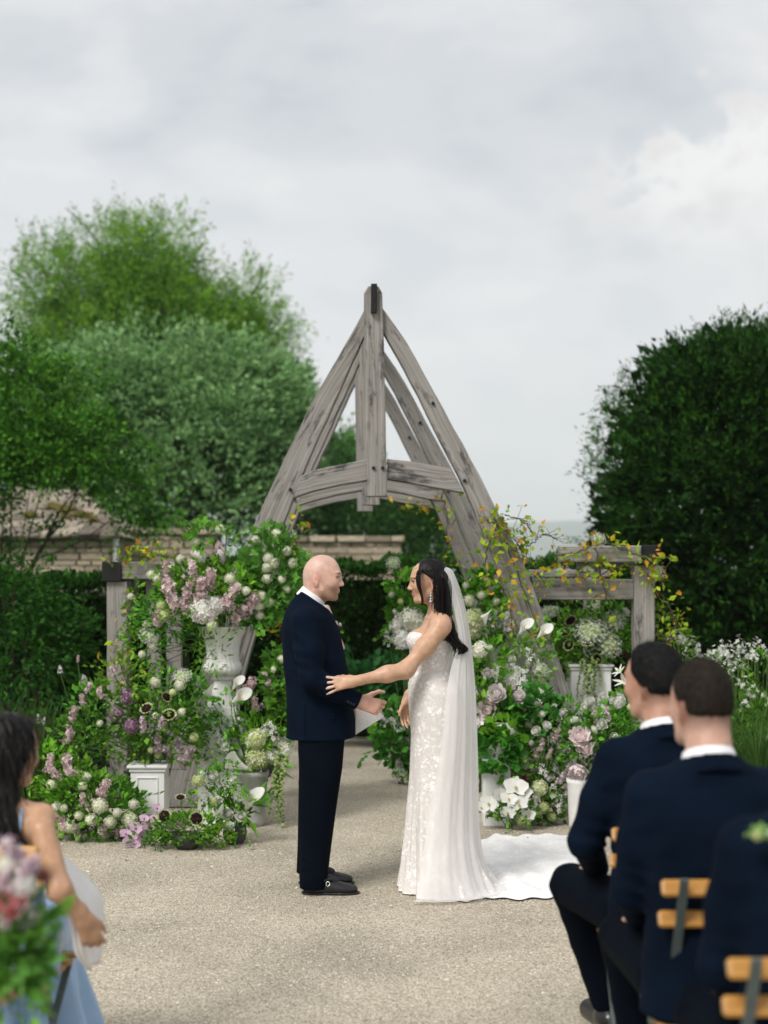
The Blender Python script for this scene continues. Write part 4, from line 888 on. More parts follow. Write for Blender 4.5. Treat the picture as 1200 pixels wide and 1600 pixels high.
# ------------------------------------------------------------------ the groom
def px_fn(d0): return lambda px, py, o=0.0: at(px, py, d0 + o)
def groom():
    d0 = 7.93; G = px_fn(d0); t = empty('person', (G(497, 0)[0], d0, 0), 'bald man in navy suit standing with folded paper, facing the bride', 'person')
    skin = np.array([0.63, 0.405, 0.32])
    hf = frame(G(495.5, 938.5), (1, -0.06, -0.03)); 
    rw = G(560.5, 1096.5, -0.19); lw = G(549, 1108, 0.10)
    v = Vol((G(425, 0)[0], d0 - 0.42, 0), (G(612, 0)[0], d0 + 0.4, 1.86), 0.0052)
    head(v, hf, 1.0, nose=0.86)
    v.rc(to_world(hf, (-0.012, 0, 0.075)), G(483, 962), 0.060, 0.066, 0.03)
    v.loft([(0.98, G(500, 0)[0], d0, .12, .15), (1.25, G(495, 0)[0], d0, .11, .15), (1.44, G(487, 0)[0], d0, .09, .17), (1.50, G(485, 0)[0], d0, .06, .11)], 0.04)
    for o, el_, w in ((-0.18, G(489, 1061, -0.23), rw), (0.18, G(492, 1060, 0.2), lw)):
        sh = G(480, 970, o); v.chain([sh, el_, w], [.052, .040, .026], 0.03)
    for hip, kn, an in ((G(500, 1150, -0.09), G(503, 1255, -0.10), G(489, 1366, -0.12)), (G(503, 1150, 0.09), G(494, 1250, 0.10), G(484, 1352, 0.12))):
        v.chain([hip, kn, an], [.08, .048, .034], 0.04); v.rc(an, an + np.array([0.12, 0, -0.035]), .028, .02, 0.02)
    hand(v, rw, (0.93, 0.05, -0.28), (0.1, 1, -0.15), False, size=1.12, curl=(0.75, 1.05, 1.1, 1.1), thumb=0.75, spread=0.05, thumb_in=0.5)
    hand(v, lw, (0.8, -0.45, -0.25), (0.1, -0.8, 0.5), True, size=1.0, curl=(0.9, 0.9, 0.9, 0.9), thumb=0.5, spread=0.03)
    hc = head_colors(hf, skin, (0.50, 0.29, 0.24), (0.22, 0.13, 0.085), stubble=(0.30, 0.175, 0.115), eye=(0.06, 0.06, 0.07), scalp=(0.46, 0.335, 0.285))
    def col(V):
        C = np.tile(skin, (len(V), 1)); C = hc(V, C)
        L = to_local(hf, V); m = (np.abs(L[:, 1]) > 0.072) & (np.abs(L[:, 2] - 0.108) < 0.04) & (np.abs(L[:, 0]) < 0.03); C[m] = (0.60, 0.33, 0.26)
        C[V[:, 2] < 0.6] = (0.01, 0.011, 0.015)
        h = (V[:, 0] > rw[0] - 0.02) & (V[:, 2] < 1.3); C[h] = C[h] * np.array([0.95, 0.88, 0.85]); return C
    part('body', v.mesh('body', col), M_SKIN, t)
    # jacket
    j = Vol((G(420, 0)[0], d0 - 0.40, 0.72), (G(580, 0)[0], d0 + 0.4, 1.68), 0.0055)
    rows = []
    for y, a, b, r in ((1153, 447, 556, .205), (1130, 448.5, 555.5, .205), (1108, 449, 553, .20), (1065, 446, 546, .188), (1021, 441, 539, .188), (985, 440, 531, .19), (962, 443, 522, .185), (948, 449, 514, .150), (936, 457, 507, .105), (926, 466, 500, .072), (920, 470, 492, .062)):
        z = G(0, y)[2]; x0, x1 = G(a, 0)[0], G(b, 0)[0]; rows.append((z, (x0 + x1) / 2, d0, (x1 - x0) / 2, r))
    j.loft(rows, 0.03, p=2.25)
    for o, el_, w, eo in ((-0.175, G(487, 1060, -0.235), rw, 1), (0.175, G(490, 1058, 0.21), lw, -1)):
        sh = G(479, 972, o); j.rc(sh, sh + (el_ - sh) * 0.5, .078, .071, 0.05); j.rc(sh + (el_ - sh) * 0.5, el_, .071, .066, 0.03); j.rc(el_, w - unit(w - el_) * 0.012, .063, .049, 0.025)
        dv = unit(w - el_); c = w + dv * 0.0
        j.put(lambda X, Y, Z, dv=dv, c=c: (-( (X - c[0]) * dv[0] + (Y - c[1]) * dv[1] + (Z - c[2]) * dv[2])), c - 0.001 + np.array([0, -0.07, -0.07]), c + np.array([0.07, 0.07, 0.07]), 0.003, 's')
    # opening of the collar, so the shirt shows
    j.rc(G(487, 895), G(490, 932), .085, .064, 0.004, 's')
    j.rc(G(508, 915), G(523, 965), .055, .034, 0.006, 's')
    j.warp(1.0, folds([(G(487, 1058, -.27), (0.35, 0, 1), .06, .12, .020), (G(520, 1085, -.26), (1, 0, -0.6), .06, .11, .014), (G(478, 1005, -.25), (0.7, 0, .7), .075, .13, .014), (G(470, 1130, -.2), (0.9, 0, .5), .09, .16, .007), (G(520, 1060, -.15), (0.6, 0, 1), .08, .14, .008), (G(455, 990, 0), (0, .5, 1), .09, .14, .006)]))
    j.warp(0.003, lambda X, Y, Z: np.sin(23 * X + 11 * Z) * np.sin(19 * Z + 9 * Y) + 0.0 * X)
    xa, za, xb_, zb_ = G(464, 0)[0], G(0, 917)[2], G(516, 0)[0], G(0, 953)[2]
    j.put(lambda X, Y, Z: np.maximum(za + (zb_ - za) * (X - xa) / (xb_ - xa) - Z, np.abs(Y - d0) - 0.125), (G(455, 0)[0], d0 - .13, zb_), (G(540, 0)[0], d0 + .13, 1.66), 0.008, 's')
    hem = G(0, 1152)[2]; j.cut(lambda X, Y, Z: (hem + 0.10 * np.maximum(X - G(535, 0)[0], 0) ** 1 * 1.0) - Z)
    jk = part('jacket', j.mesh('jacket'), M_NAVY, t)
    mb = MB(); fl_ = [G(489, 1117, -.2035), G(522, 1115, -.196), G(522.5, 1123, -.198), G(489, 1125.5, -.2055)]; mb.add([p + np.array([0, q, 0]) for q in (0, 0.008) for p in fl_], Q=[[3, 2, 1, 0], [4, 5, 6, 7], [0, 1, 5, 4], [1, 2, 6, 5], [2, 3, 7, 6], [3, 0, 4, 7]]); part('pocket_flap', mb.mesh('pocket_flap', color=False), M_NAVY, jk)
    # seams, vent, cuff buttons
    mb = MB(); ys = np.linspace(1100, 1150, 8); mb.tube([G(476, y, -0.205) for y in ys], 0.0016, 4); part('seam', mb.mesh('seam', color=False), M_NAVY2, jk)
    for k in range(3):
        mb = MB(); p = rw + (G(487, 1060, -.235) - rw) * (0.10 + 0.06 * k) + np.array([0, -0.045, -0.022]); mb.tube([p, p + np.array([0, -0.006, -0.001])], 0.0065, 8, cap=True); part('cuff_button', mb.mesh('cuff_button', color=False), M_SHOE, jk)
    # trousers
    tr = Vol((G(450, 0)[0], d0 - 0.3, 0.0), (G(560, 0)[0], d0 + 0.32, 1.05), 0.007)
    def leg(rows, o, sy):
        R_ = []
        for y, a, b, r in rows: z = G(0, y, o)[2]; x0, x1 = G(a, 0, o)[0], G(b, 0, o)[0]; R_.append((z, (x0 + x1) / 2, d0 + o, (x1 - x0) / 2, r))
        tr.loft(R_, 0.03, p=2.0)
    leg([(1137, 466, 534, .075), (1152, 465, 539, .082), (1200, 467, 535, .088), (1260, 466, 526, .085), (1320, 468, 518, .080), (1360, 468, 513, .080), (1387, 468, 513, .084)], -0.115, -1)
    leg([(1137, 468, 534, .080), (1152, 468, 538, .090), (1200, 467, 532, .09), (1260, 466, 522, .085), (1320, 465, 511, .074), (1345, 464, 507, .068), (1364, 463, 506, .066)], 0.105, 1)
    tr.warp(1.0, folds([(G(500, 1165, -.2), (0.8, 0, .7), .09, .13, .006), (G(490, 1240, -.2), (0.75, 0, .8), .10, .13, .006), (G(490, 1360, -.17), (0.2, 0, 1), .05, .10, .010), (G(512, 1340, .05), (0.2, 0, 1), .05, .10, .009), (G(480, 1290, -.2), (0.7, 0, .7), .11, .14, .004)]))
    part('trousers', tr.mesh('trousers'), M_NAVY2, t)
    # shirt collar, tie, boutonniere
    c = Vol((G(462, 0)[0], d0 - 0.12, 1.45), (G(530, 0)[0], d0 + 0.12, 1.68), 0.0035)
    ax = frame(G(489, 931), (0.82, 0, -0.57)); ax = (ax[0], ax[1])
    c.loft([(-0.042, 0.008, 0, .090, .086), (0.0, 0.0, 0, .0765, .073), (0.014, -0.003, 0, .072, .069)], 0.004, fr=ax)
    part('shirt_collar', c.mesh('shirt_collar'), M_SHIRT, t)
    c = Vol((G(490, 0)[0], d0 - 0.09, 1.30), (G(545, 0)[0], d0 + 0.09, 1.60), 0.004)
    c.loft([(G(0, 1010)[2], G(522, 0)[0], d0, .02, .05), (G(0, 985)[2], G(518, 0)[0], d0, .02, .055), (G(0, 958)[2], G(508, 0)[0], d0, .03, .05), (G(0, 945)[2], G(502, 0)[0], d0, .03, .04)], 0.01); part('shirt_front', c.mesh('shirt_front'), M_SHIRT, t)
    c = Vol((G(490, 0)[0], d0 - 0.09, 1.28), (G(550, 0)[0], d0 + 0.09, 1.60), 0.0035)
    c.chain([G(510.5, 949.5, -.012), G(514, 958, -.012), G(523, 985, -.012), G(533, 1012, -.012)], [.017, .013, .019, .02], 0.01); part('tie', c.mesh('tie'), mat('blush_silk', (0.62, 0.40, 0.38), (0.68, 0.46, 0.43), rough=0.45), t)
    # shoes
    for o, x0, y1 in ((-0.125, 473, 1392), (0.125, 468, 1368)):
        b = G(x0, 0, o); s = Vol((b[0] - 0.03, b[1] - 0.09, -0.01), (b[0] + 0.34, b[1] + 0.09, 0.16), 0.004); L_ = 0.288
        s.el((b[0] + 0.04, b[1], 0.045), (.042, .036, .05), 0.02); s.el((b[0] + 0.12, b[1], 0.035), (.10, .042, .042), 0.03); s.el((b[0] + 0.215, b[1] + 0.004, 0.026), (.078, .046, .032), 0.03); s.rc((b[0] + 0.05, b[1], 0.07), (b[0] + 0.07, b[1], 0.12), .036, .034, 0.02)
        s.cut(lambda X, Y, Z: 0.012 - Z + 0 * X); sh = part('shoe', s.mesh('shoe'), M_SHOE, t)
        s = Vol((b[0] - 0.03, b[1] - 0.09, -0.01), (b[0] + 0.34, b[1] + 0.09, 0.05), 0.004)
        s.el((b[0] + 0.05, b[1], 0.01), (.058, .041, .03), 0.02); s.el((b[0] + 0.13, b[1], 0.01), (.10, .043, .03), 0.02); s.el((b[0] + 0.218, b[1] + 0.004, 0.01), (.085, .051, .03), 0.02); s.cut(lambda X, Y, Z: np.maximum(0.001 - Z, Z - 0.014) + 0 * X); part('sole', s.mesh('sole'), M_SHOE, sh)
        if o < 0:
            mb = MB(); c0 = np.array([b[0] + 0.135, b[1] - 0.042, 0.062]); a = np.linspace(0, 6.283, 17); mb.tube([c0 + np.array([0.010 * math.cos(q), 0.004 * math.sin(q), 0.011 * math.sin(q)]) for q in a], 0.0026, 6); part('buckle', mb.mesh('buckle', smooth=True, color=False), M_STEEL, sh)
            mb = MB(); mb.tube(bez(c0 + np.array([-.05, 0.012, .012]), c0 + np.array([0, -.012, .02]), c0 + np.array([.02, 0.03, .022]), 7), 0.007, 5); part('strap', mb.mesh('strap', smooth=True, color=False), M_SHOE, sh)
    return t, rw, lw
GROOM, G_RW, G_LW = groom()

def paper():
    d = 7.93; G = px_fn(d); pts = [G(556, 1104, -.03), G(592, 1108.5, -.07), G(600.5, 1120, -.06), G(555, 1148.5, .0)]
    P = [np.array(p) for p in pts]; n = 9; mb = MB()
    for s in (0.0, 0.0025):
        V = []
        for a in np.linspace(0, 1, n):
            for b in np.linspace(0, 1, n):
                q = (P[0] * (1 - a) + P[1] * a) * (1 - b) + (P[3] * (1 - a) + P[2] * a) * b; V.append(q + np.array([0, 0.006 * math.sin(3.0 * a) + s, 0]))
        mb.add(V, Q=[[i * n + k, i * n + k + 1, (i + 1) * n + k + 1, (i + 1) * n + k] for i in range(n - 1) for k in range(n - 1)])
    m = mb.mesh('folded_paper', smooth=True, color=False); mt, nt, out = new_mat('printed_paper'); L = nt.links
    b = nt.nodes.new('ShaderNodeBsdfPrincipled'); b.inputs['Roughness'].default_value = 0.7
    tc = nt.nodes.new('ShaderNodeTexCoord'); mp = nt.nodes.new('ShaderNodeMapping'); mp.inputs['Rotation'].default_value = (0, R(20), 0); L.new(tc.outputs['Object'], mp.inputs[0])
    w = nt.nodes.new('ShaderNodeTexWave'); w.bands_direction = 'Z'; w.inputs['Scale'].default_value = 26; L.new(mp.outputs[0], w.inputs['Vector'])
    nz = nt.nodes.new('ShaderNodeTexNoise'); nz.inputs['Scale'].default_value = 160; L.new(tc.outputs['Object'], nz.inputs['Vector'])
    mu = nt.nodes.new('ShaderNodeMath'); mu.operation = 'MULTIPLY'; L.new(w.outputs['Fac'], mu.inputs[0]); L.new(nz.outputs['Fac'], mu.inputs[1])
    cr = nt.nodes.new('ShaderNodeValToRGB'); L.new(mu.outputs[0], cr.inputs[0]); cr.color_ramp.elements[0].position = 0.36; cr.color_ramp.elements[0].color = (0.8, 0.8, 0.81, 1); cr.color_ramp.elements[1].position = 0.62; cr.color_ramp.elements[1].color = (0.55, 0.55, 0.57, 1)
    L.new(cr.outputs[0], b.inputs['Base Color']); L.new(b.outputs[0], out.inputs[0])
    tag(part('folded_paper', m, mt), "folded white sheet of vows in the bald man's hands", 'paper')
paper()

# ------------------------------------------------------------------ the bride
def lace_mat(name, base, thread=(0.88, 0.87, 0.86), scale=1.0, cover=0.5):
    m, nt, out = new_mat(name); L = nt.links
    b = nt.nodes.new('ShaderNodeBsdfPrincipled'); b.inputs['Roughness'].default_value = 0.75; b.inputs['Specular IOR Level'].default_value = 0.2; b.inputs['Sheen Weight'].default_value = 0.1
    tc = nt.nodes.new('ShaderNodeTexCoord')
    nz = nt.nodes.new('ShaderNodeTexNoise'); nz.inputs['Scale'].default_value = 16 * scale; nz.inputs['Detail'].default_value = 2; L.new(tc.outputs['Object'], nz.inputs['Vector'])
    mx = nt.nodes.new('ShaderNodeMix'); mx.data_type = 'RGBA'; mx.inputs['Factor'].default_value = 0.055; L.new(tc.outputs['Object'], mx.inputs['A']); L.new(nz.outputs['Color'], mx.inputs['B'])
    def vor(sc, feat):
        v = nt.nodes.new('ShaderNodeTexVoronoi'); v.feature = feat; v.inputs['Scale'].default_value = sc; L.new(mx.outputs['Result'], v.inputs['Vector']); return v
    def mr(s, a, bb, lo, hi):
        r = nt.nodes.new('ShaderNodeMapRange'); L.new(s, r.inputs[0]); r.inputs[1].default_value = a; r.inputs[2].default_value = bb; r.inputs[3].default_value = lo; r.inputs[4].default_value = hi; return r.outputs[0]
    def mth(op, a, bb):
        n = nt.nodes.new('ShaderNodeMath'); n.operation = op
        for i, q in enumerate((a, bb)):
            if isinstance(q, float): n.inputs[i].default_value = q
            else: L.new(q, n.inputs[i])
        return n.outputs[0]
    flowers = mr(vor(40 * scale, 'F1').outputs['Distance'], 0.30, 0.46, 0.95, 0.0)      # petal patches
    veins = mr(vor(70 * scale, 'DISTANCE_TO_EDGE').outputs['Distance'], 0.03, 0.10, 1.0, 0.0)   # threads
    big = nt.nodes.new('ShaderNodeTexNoise'); big.inputs['Scale'].default_value = 13 * scale; big.inputs['Detail'].default_value = 3; L.new(tc.outputs['Object'], big.inputs['Vector'])
    dens = mr(big.outputs['Fac'], 0.40, 0.62, 0.2, 1.0)
    fac = mth('MINIMUM', mth('ADD', mth('MULTIPLY', mth('MAXIMUM', flowers, mth('MULTIPLY', veins, 0.7)), dens), cover * 0.6), 1.0)
    c = nt.nodes.new('ShaderNodeMix'); c.data_type = 'RGBA'; L.new(fac, c.inputs['Factor']); c.inputs['A'].default_value = rgba(base); c.inputs['B'].default_value = rgba(thread)
    L.new(c.outputs['Result'], b.inputs['Base Color'])
    bp = nt.nodes.new('ShaderNodeBump'); bp.inputs['Strength'].default_value = 0.5; bp.inputs['Distance'].default_value = 0.004; L.new(fac, bp.inputs['Height']); L.new(bp.outputs[0], b.inputs['Normal'])
    L.new(b.outputs[0], out.inputs[0]); return m
def tulle(name, alpha, c=(0.9, 0.89, 0.88)):
    m, nt, out = new_mat(name); L = nt.links
    d = nt.nodes.new('ShaderNodeBsdfDiffuse'); d.inputs[0].default_value = rgba(c); tl = nt.nodes.new('ShaderNodeBsdfTranslucent'); tl.inputs[0].default_value = rgba(c)
    m1 = nt.nodes.new('ShaderNodeMixShader'); m1.inputs[0].default_value = 0.4; L.new(d.outputs[0], m1.inputs[1]); L.new(tl.outputs[0], m1.inputs[2])
    tr = nt.nodes.new('ShaderNodeBsdfTransparent'); tc = nt.nodes.new('ShaderNodeTexCoord'); mp = nt.nodes.new('ShaderNodeMapping'); mp.inputs['Scale'].default_value = (1, 1, 0.08); L.new(tc.outputs['Object'], mp.inputs[0])
    nz = nt.nodes.new('ShaderNodeTexNoise'); nz.inputs['Scale'].default_value = 30; nz.inputs['Detail'].default_value = 4; L.new(mp.outputs[0], nz.inputs['Vector'])
    r = nt.nodes.new('ShaderNodeMapRange'); L.new(nz.outputs['Fac'], r.inputs[0]); r.inputs[1].default_value = 0.3; r.inputs[2].default_value = 0.7; r.inputs[3].default_value = alpha - 0.06; r.inputs[4].default_value = alpha + 0.06
    m2 = nt.nodes.new('ShaderNodeMixShader'); L.new(r.outputs[0], m2.inputs[0]); L.new(tr.outputs[0], m2.inputs[1]); L.new(m1.outputs[0], m2.inputs[2]); L.new(m2.outputs[0], out.inputs[0]); return m
def hair_mat(name, c=(0.0045, 0.0036, 0.0033), rough=0.38):
    return mat(name, c, tuple(min(1, q * 1.8) for q in c), scale=40, stretch=(1, 1, 0.15), rough=rough, spec=0.22, bump=0.4, bscale=180)
M_BLACKHAIR = hair_mat('black_hair')
def bride():
    d0 = 7.95; B = px_fn(d0); t = empty('person', (B(678, 0)[0], d0, 0), 'woman in white lace wedding gown and long veil, reaching to the man', 'person')
    skin = np.array([0.53, 0.325, 0.215])
    hf = frame(B(676.5, 942), (-1, -0.08, -0.06)); hs = 0.93
    lsh = B(689, 981, -0.16); lel = B(634, 1047, -0.235); lwr = B(553, 1064.5, -0.30)      # near arm, reaching to his sleeve
    rsh = B(683, 981, 0.16); rel_ = B(667, 1052, 0.24); rwr = B(637, 1092, 0.20)
    v = Vol((B(500, 0)[0], d0 - 0.46, 0.55), (B(735, 0)[0], d0 + 0.42, 1.76), 0.0046)
    head(v, hf, hs, female=True, nose=0.88, smile=1.0)
    v.chain([to_world(hf, np.array([-0.015, 0, 0.06]) * hs), B(685, 958), B(686, 975)], [.050, .050, .060], 0.03)
    # shoulders and chest
    v.rc(B(688, 972, -0.135), B(686, 972, 0.135), .047, .047, 0.05); v.rc(B(688, 970, -0.05), B(687, 970, 0.05), .055, .055, 0.04)
    v.loft([(0.80, B(676, 0)[0], d0, .105, .15), (1.02, B(674, 0)[0], d0, .10, .14), (B(0, 1046)[2], B(672, 0)[0], d0, .088, .118), (B(0, 1010)[2], B(676, 0)[0], d0, .100, .132), (B(0, 985)[2], B(680, 0)[0], d0, .092, .145), (B(0, 968)[2], B(686, 0)[0], d0, .065, .13)], 0.05)
    for o in (-0.072, 0.072): v.el(B(653, 1001, o), (.058, .062, .062), 0.04)
    v.chain([lsh, lsh + (lel - lsh) * 0.45, lel, lel + (lwr - lel) * 0.35, lwr], [.050, .043, .0370, .0360, .0235], 0.05)
    v.chain([rsh, rsh + (rel_ - rsh) * 0.45, rel_, rel_ + (rwr - rel_) * 0.35, rwr], [.048, .043, .037, .036, .0235], 0.03)
    hand(v, lwr, (-1, -0.02, -0.14), (0.0, 0.95, -0.3), True, size=1.02, curl=(0.12, 0.14, 0.16, 0.2), thumb=0.05, spread=0.24, thumb_in=1.3, r=0.82)
    hand(v, rwr, (-0.12, -0.05, -1), (0.5, -0.75, 0.1), False, size=0.92, curl=(0.3, 0.35, 0.42, 0.5), thumb=0.3, spread=0.06, r=0.93)
    v.warp(1.0, lambda X, Y, Z: 0.0 * X + 0.0)
    hc = head_colors(hf, skin, (0.44, 0.17, 0.15), (0.035, 0.024, 0.02), s=hs, eye=(0.02, 0.014, 0.01))
    def col(V):
        C = np.tile(skin, (len(V), 1)); C = hc(V, C); L = to_local(hf, V) / hs; m = (np.abs(L[:, 1]) > 0.072) & (np.abs(L[:, 2] - 0.108) < 0.04) & (np.abs(L[:, 0]) < 0.03); C[m] = (0.55, 0.29, 0.19)
        ck = (np.abs(L[:, 2] - 0.092) < 0.03) & (L[:, 0] > 0.05) & (np.abs(L[:, 1]) > 0.03); C[ck] = C[ck] * np.array([1.05, 0.93, 0.92])
        tip = (V[:, 0] < B(521, 0, -.3)[0]) & (V[:, 2] > 1.02); C[tip] = np.array([0.68, 0.55, 0.5]) * 0.5 + C[tip] * 0.5; return C
    part('body', v.mesh('body', col), M_SKIN, t)
    # gown
    g = Vol((B(600, 0)[0], d0 - 0.5, 0.0), (B(800, 0)[0], d0 + 0.45, 1.44), 0.0065)
    rows = []
    for y, a, b, r in ((1403, 622, 792, .37), (1385, 625, 775, .33), (1350, 629, 752, .26), (1300, 634, 736, .215), (1250, 637.5, 726, .19), (1200, 640, 722, .182), (1146, 642, 725, .185), (1110, 639, 724, .19), (1080, 637, 716, .18), (1062, 639, 706, .155), (1046, 642, 701, .134), (1025, 640.5, 704, .138), (1008, 639, 708, .150), (996, 641, 710, .158)):
        z = max(B(0, y)[2], 0.0); x0, x1 = B(a, 0)[0], B(b, 0)[0]; rows.append((z, (x0 + x1) / 2, d0, (x1 - x0) / 2, r))
    def rip(a, z):
        k = np.clip((0.75 - z) / 0.75, 0, 1) ** 1.3
        return k * (0.020 * np.sin(9 * a + 2.0 * z + 0.6) + 0.013 * np.sin(17 * a - 3.1 * z) + 0.006 * np.sin(31 * a + 5 * z))
    g.loft(rows, 0.02, p=2.05, ripple=rip)
    for o in (-0.070, 0.070): g.el(B(654, 1001, o), (.065, .069, .066), 0.025)
    fz, bz = B(0, 983)[2], B(0, 1004)[2]; fx, bx_ = B(640, 0)[0], B(712, 0)[0]
    g.cut(lambda X, Y, Z: Z - (fz + (bz - fz) * np.clip((X - fx) / (bx_ - fx), 0, 1) ** 0.9 + 0.012 * np.cos(np.clip((Y - d0) / 0.07, -3, 3) * np.pi) * np.clip((B(670, 0)[0] - X) / 0.08, 0, 1)))
    # waist seam line raised a little
    wz = B(0, 1068)[2]; g.warp(1.0, lambda X, Y, Z: -0.004 * np.exp(-((Z - (wz - 0.30 * (X - B(640, 0)[0])*0.0 + 0.16 * (X - B(640,0)[0]))) / 0.006) ** 2) + 0 * Y)
    gown = part('gown', g.mesh('gown'), [lace_mat('gown_lace', (0.56, 0.51, 0.475), cover=0.42)], t)
    # sheer tulle front layer falling over the lace skirt
    # train spread over the gravel
    rng = np.random.default_rng(8); nu, nv = 70, 60; V = []
    def ground(px, py): d = gd(py); return np.array([(px - 600) * d / F, d])
    edge_top = poly_curve([(700, 1330), (745, 1318), (776, 1306), (800, 1309), (835, 1306), (880, 1307), (930, 1312)], nu); edge_bot = poly_curve([(640, 1401), (700, 1403), (748, 1404), (800, 1408), (850, 1406), (900, 1402), (960, 1398)], nu)
    for i in range(nu):
        for k in range(nv):
            f = k / (nv - 1.0); px = edge_top[i, 0] * (1 - f) + edge_bot[i, 0] * f; py = edge_top[i, 1] * (1 - f) + edge_bot[i, 1] * f
            x, y = ground(px, py); u = i / (nu - 1.0)
            sc = 0.03 * math.sin(u * 44) * (1 if f < 0.06 else (0.8 if f > 0.95 else 0)); y += sc
            h = 0.016 + 0.010 * math.sin(15 * x + 3.0 * math.sin(2.2 * y)) + 0.007 * math.sin(9 * y - 6 * x + 1.0) + 0.006 * math.sin(37 * x + 11 * y) + 0.006 * math.sin(19 * y + 4 * math.sin(5 * x))
            h *= min(1, 8 * f + 0.15) * min(1, 8 * (1 - f) + 0.12); h += 0.18 * max(0, 1 - (x - 0.30) / 0.30) ** 2 * math.exp(-((y - 7.95) / 0.38) ** 2) if x > 0.3 else 0.30 * math.exp(-((y - 7.95) / 0.38) ** 2) * 0.0
            V.append((x, y, max(h, 0.006) + 0.006))
    mb = MB(); Qs = [[i * nv + k, i * nv + k + 1, (i + 1) * nv + k + 1, (i + 1) * nv + k] for i in range(nu - 1) for k in range(nv - 1)]; mb.add(V, Q=Qs)
    part('train', mb.mesh('train', smooth=True, color=False), lace_mat('train_lace', (0.70, 0.68, 0.66), scale=0.8, cover=0.7), t)
    # veil: a pleated sheet from the comb round the back to the ground
    prof = [  # y, back edge x, near edge x, depth half width, centre shift
        (886, 698, 693, .025), (892, 707, 694, .06), (910, 715, 699, .085), (930, 721.5, 703, .095), (960, 729, 710, .11), (1000, 735, 714, .13), (1040, 739, 703, .16), (1080, 742, 695, .205), (1140, 744, 690, .215), (1200, 745.5, 680, .225), (1250, 746, 670, .24), (1300, 748, 662, .27), (1345, 756, 655, .32), (1380, 772, 648, .38), (1396, 790, 642, .43)]
    Pf = poly_curve(prof, 60); nu = 90; V = []
    for r_ in Pf:
        y, xb, xn, ry = r_; z = max(B(0, y)[2], 0.02); xb_, xn_ = B(xb, 0)[0], B(xn, 0)[0]; k = np.clip((1.5 - z) / 1.4, 0, 1)
        for u in np.linspace(-1, 1, nu):
            a = u * np.pi / 2 * 1.0; cx = math.cos(a); sy = math.sin(a)
            x = xn_ + (xb_ - xn_) * (abs(cx) ** 0.75); yy = d0 + ry * sy
            pl = (0.001 + 0.0036 * k) * math.sin(u * 26 + 2.2 * math.sin(1.7 * z + u * 3)) + (0.0005 + 0.0018 * k) * math.sin(u * 61 + 3 * math.sin(1.3 * z))
            V.append((x + pl * cx + 0.3 * pl, yy + pl * sy, z))
    n = len(Pf); mb = MB(); mb.add(V, Q=[[i * nu + k, i * nu + k + 1, (i + 1) * nu + k + 1, (i + 1) * nu + k] for i in range(n - 1) for k in range(nu - 1)])
    part('veil', mb.mesh('veil', smooth=True, color=False), tulle('veil_tulle', 0.68), t)
    # tulle overlay at the near skirt front
    # hair: cap, then long loose locks, and strands framing the face
    h = Vol((B(636, 0)[0], d0 - 0.16, 1.42), (B(716, 0)[0], d0 + 0.16, 1.78), 0.004)
    S = lambda *p: np.array(p) * hs
    h.el(S(0.010, 0, 0.162), S(0.110, 0.086, 0.099), 0.01, fr=hf)
    h.el(S(-0.035, 0, 0.11), S(0.075, 0.078, 0.09), 0.03, fr=hf)
    h.put(lambda X, Y, Z: np.maximum(0.080 - X - 0.35 * np.maximum(Z - 0.17, 0) * 1.0 + 0.10 * np.maximum(np.abs(Y) - 0.035, 0), Z - 0.225), S(0.03, -0.1, -0.05), S(0.2, 0.1, 0.22), 0.012, 's', hf)
    h.put(lambda X, Y, Z: np.maximum(np.maximum(-0.022 - X, Z - (0.122 + 0.85 * np.maximum(X + 0.0, 0))), 0.0 * Y - 0.2), S(-0.03, -0.12, -0.05), S(0.15, 0.12, 0.20), 0.012, 's', hf)
    h.warp(0.0009, lambda X, Y, Z: np.sin(330 * Z + 210 * X) + 0 * Y)
    hb = Vol((B(636, 0)[0], d0 - 0.2, 1.18), (B(745, 0)[0], d0 + 0.16, 1.78), 0.005); bp_ = [(688, 905), (691, 925), (692, 945), (694, 965), (702, 985), (711, 1000), (718, 1013), (717, 1023)]
    hb.chain([B(a, b, -0.05 - 0.008 * i) for i, (a, b) in enumerate(bp_)], [.050, .044, .038, .033, .026, .024, .026, .012], 0.03); hb.warp(0.0035, lambda X, Y, Z: np.sin(420 * X + 300 * Y + 25 * np.sin(16 * Z)))
    hr = part('hair', h.mesh('hair'), M_BLACKHAIR, t)
    part('hair_fall', hb.mesh('hair_fall'), M_BLACKHAIR, hr)
    mb = MB(); path = [(686, 893), (692, 915), (693, 940), (694, 965), (702, 985), (711.5, 1000), (719, 1013), (717.5, 1024), (727, 1032)]
    Pc = poly_curve(path, 34); wd = np.interp(np.linspace(0, 1, 34), [0, .15, .4, .6, .8, 1], [13, 13, 11, 9, 9, 3])
    for i in range(330):
        a = rng.normal(0, 0.5); b = rng.normal(0, 0.75); ph = rng.random() * 6.28; st = rng.integers(0, 5); en = rng.integers(27, 35); pts = []
        for q in range(st, en):
            f = q / 33.0; wv = (4.2 * math.sin(f * 17 + 0.6 + ph * 0.12) + 1.2 * math.sin(f * 29 + ph)) * min(1, max(0, (f - 0.25) * 2))
            pts.append(B(Pc[q, 0] + a * wd[q] * 0.75 + wv, Pc[q, 1], 0.0 + b * 0.0035 * wd[q] - 0.06 * min(1, f * 1.6) - 0.055))
        rad = np.interp(np.linspace(0, 1, len(pts)), [0, .2, .8, 1], [.003, .0042, .0034, .0008]); mb.tube(pts[::1], rad * 0.58, 3)
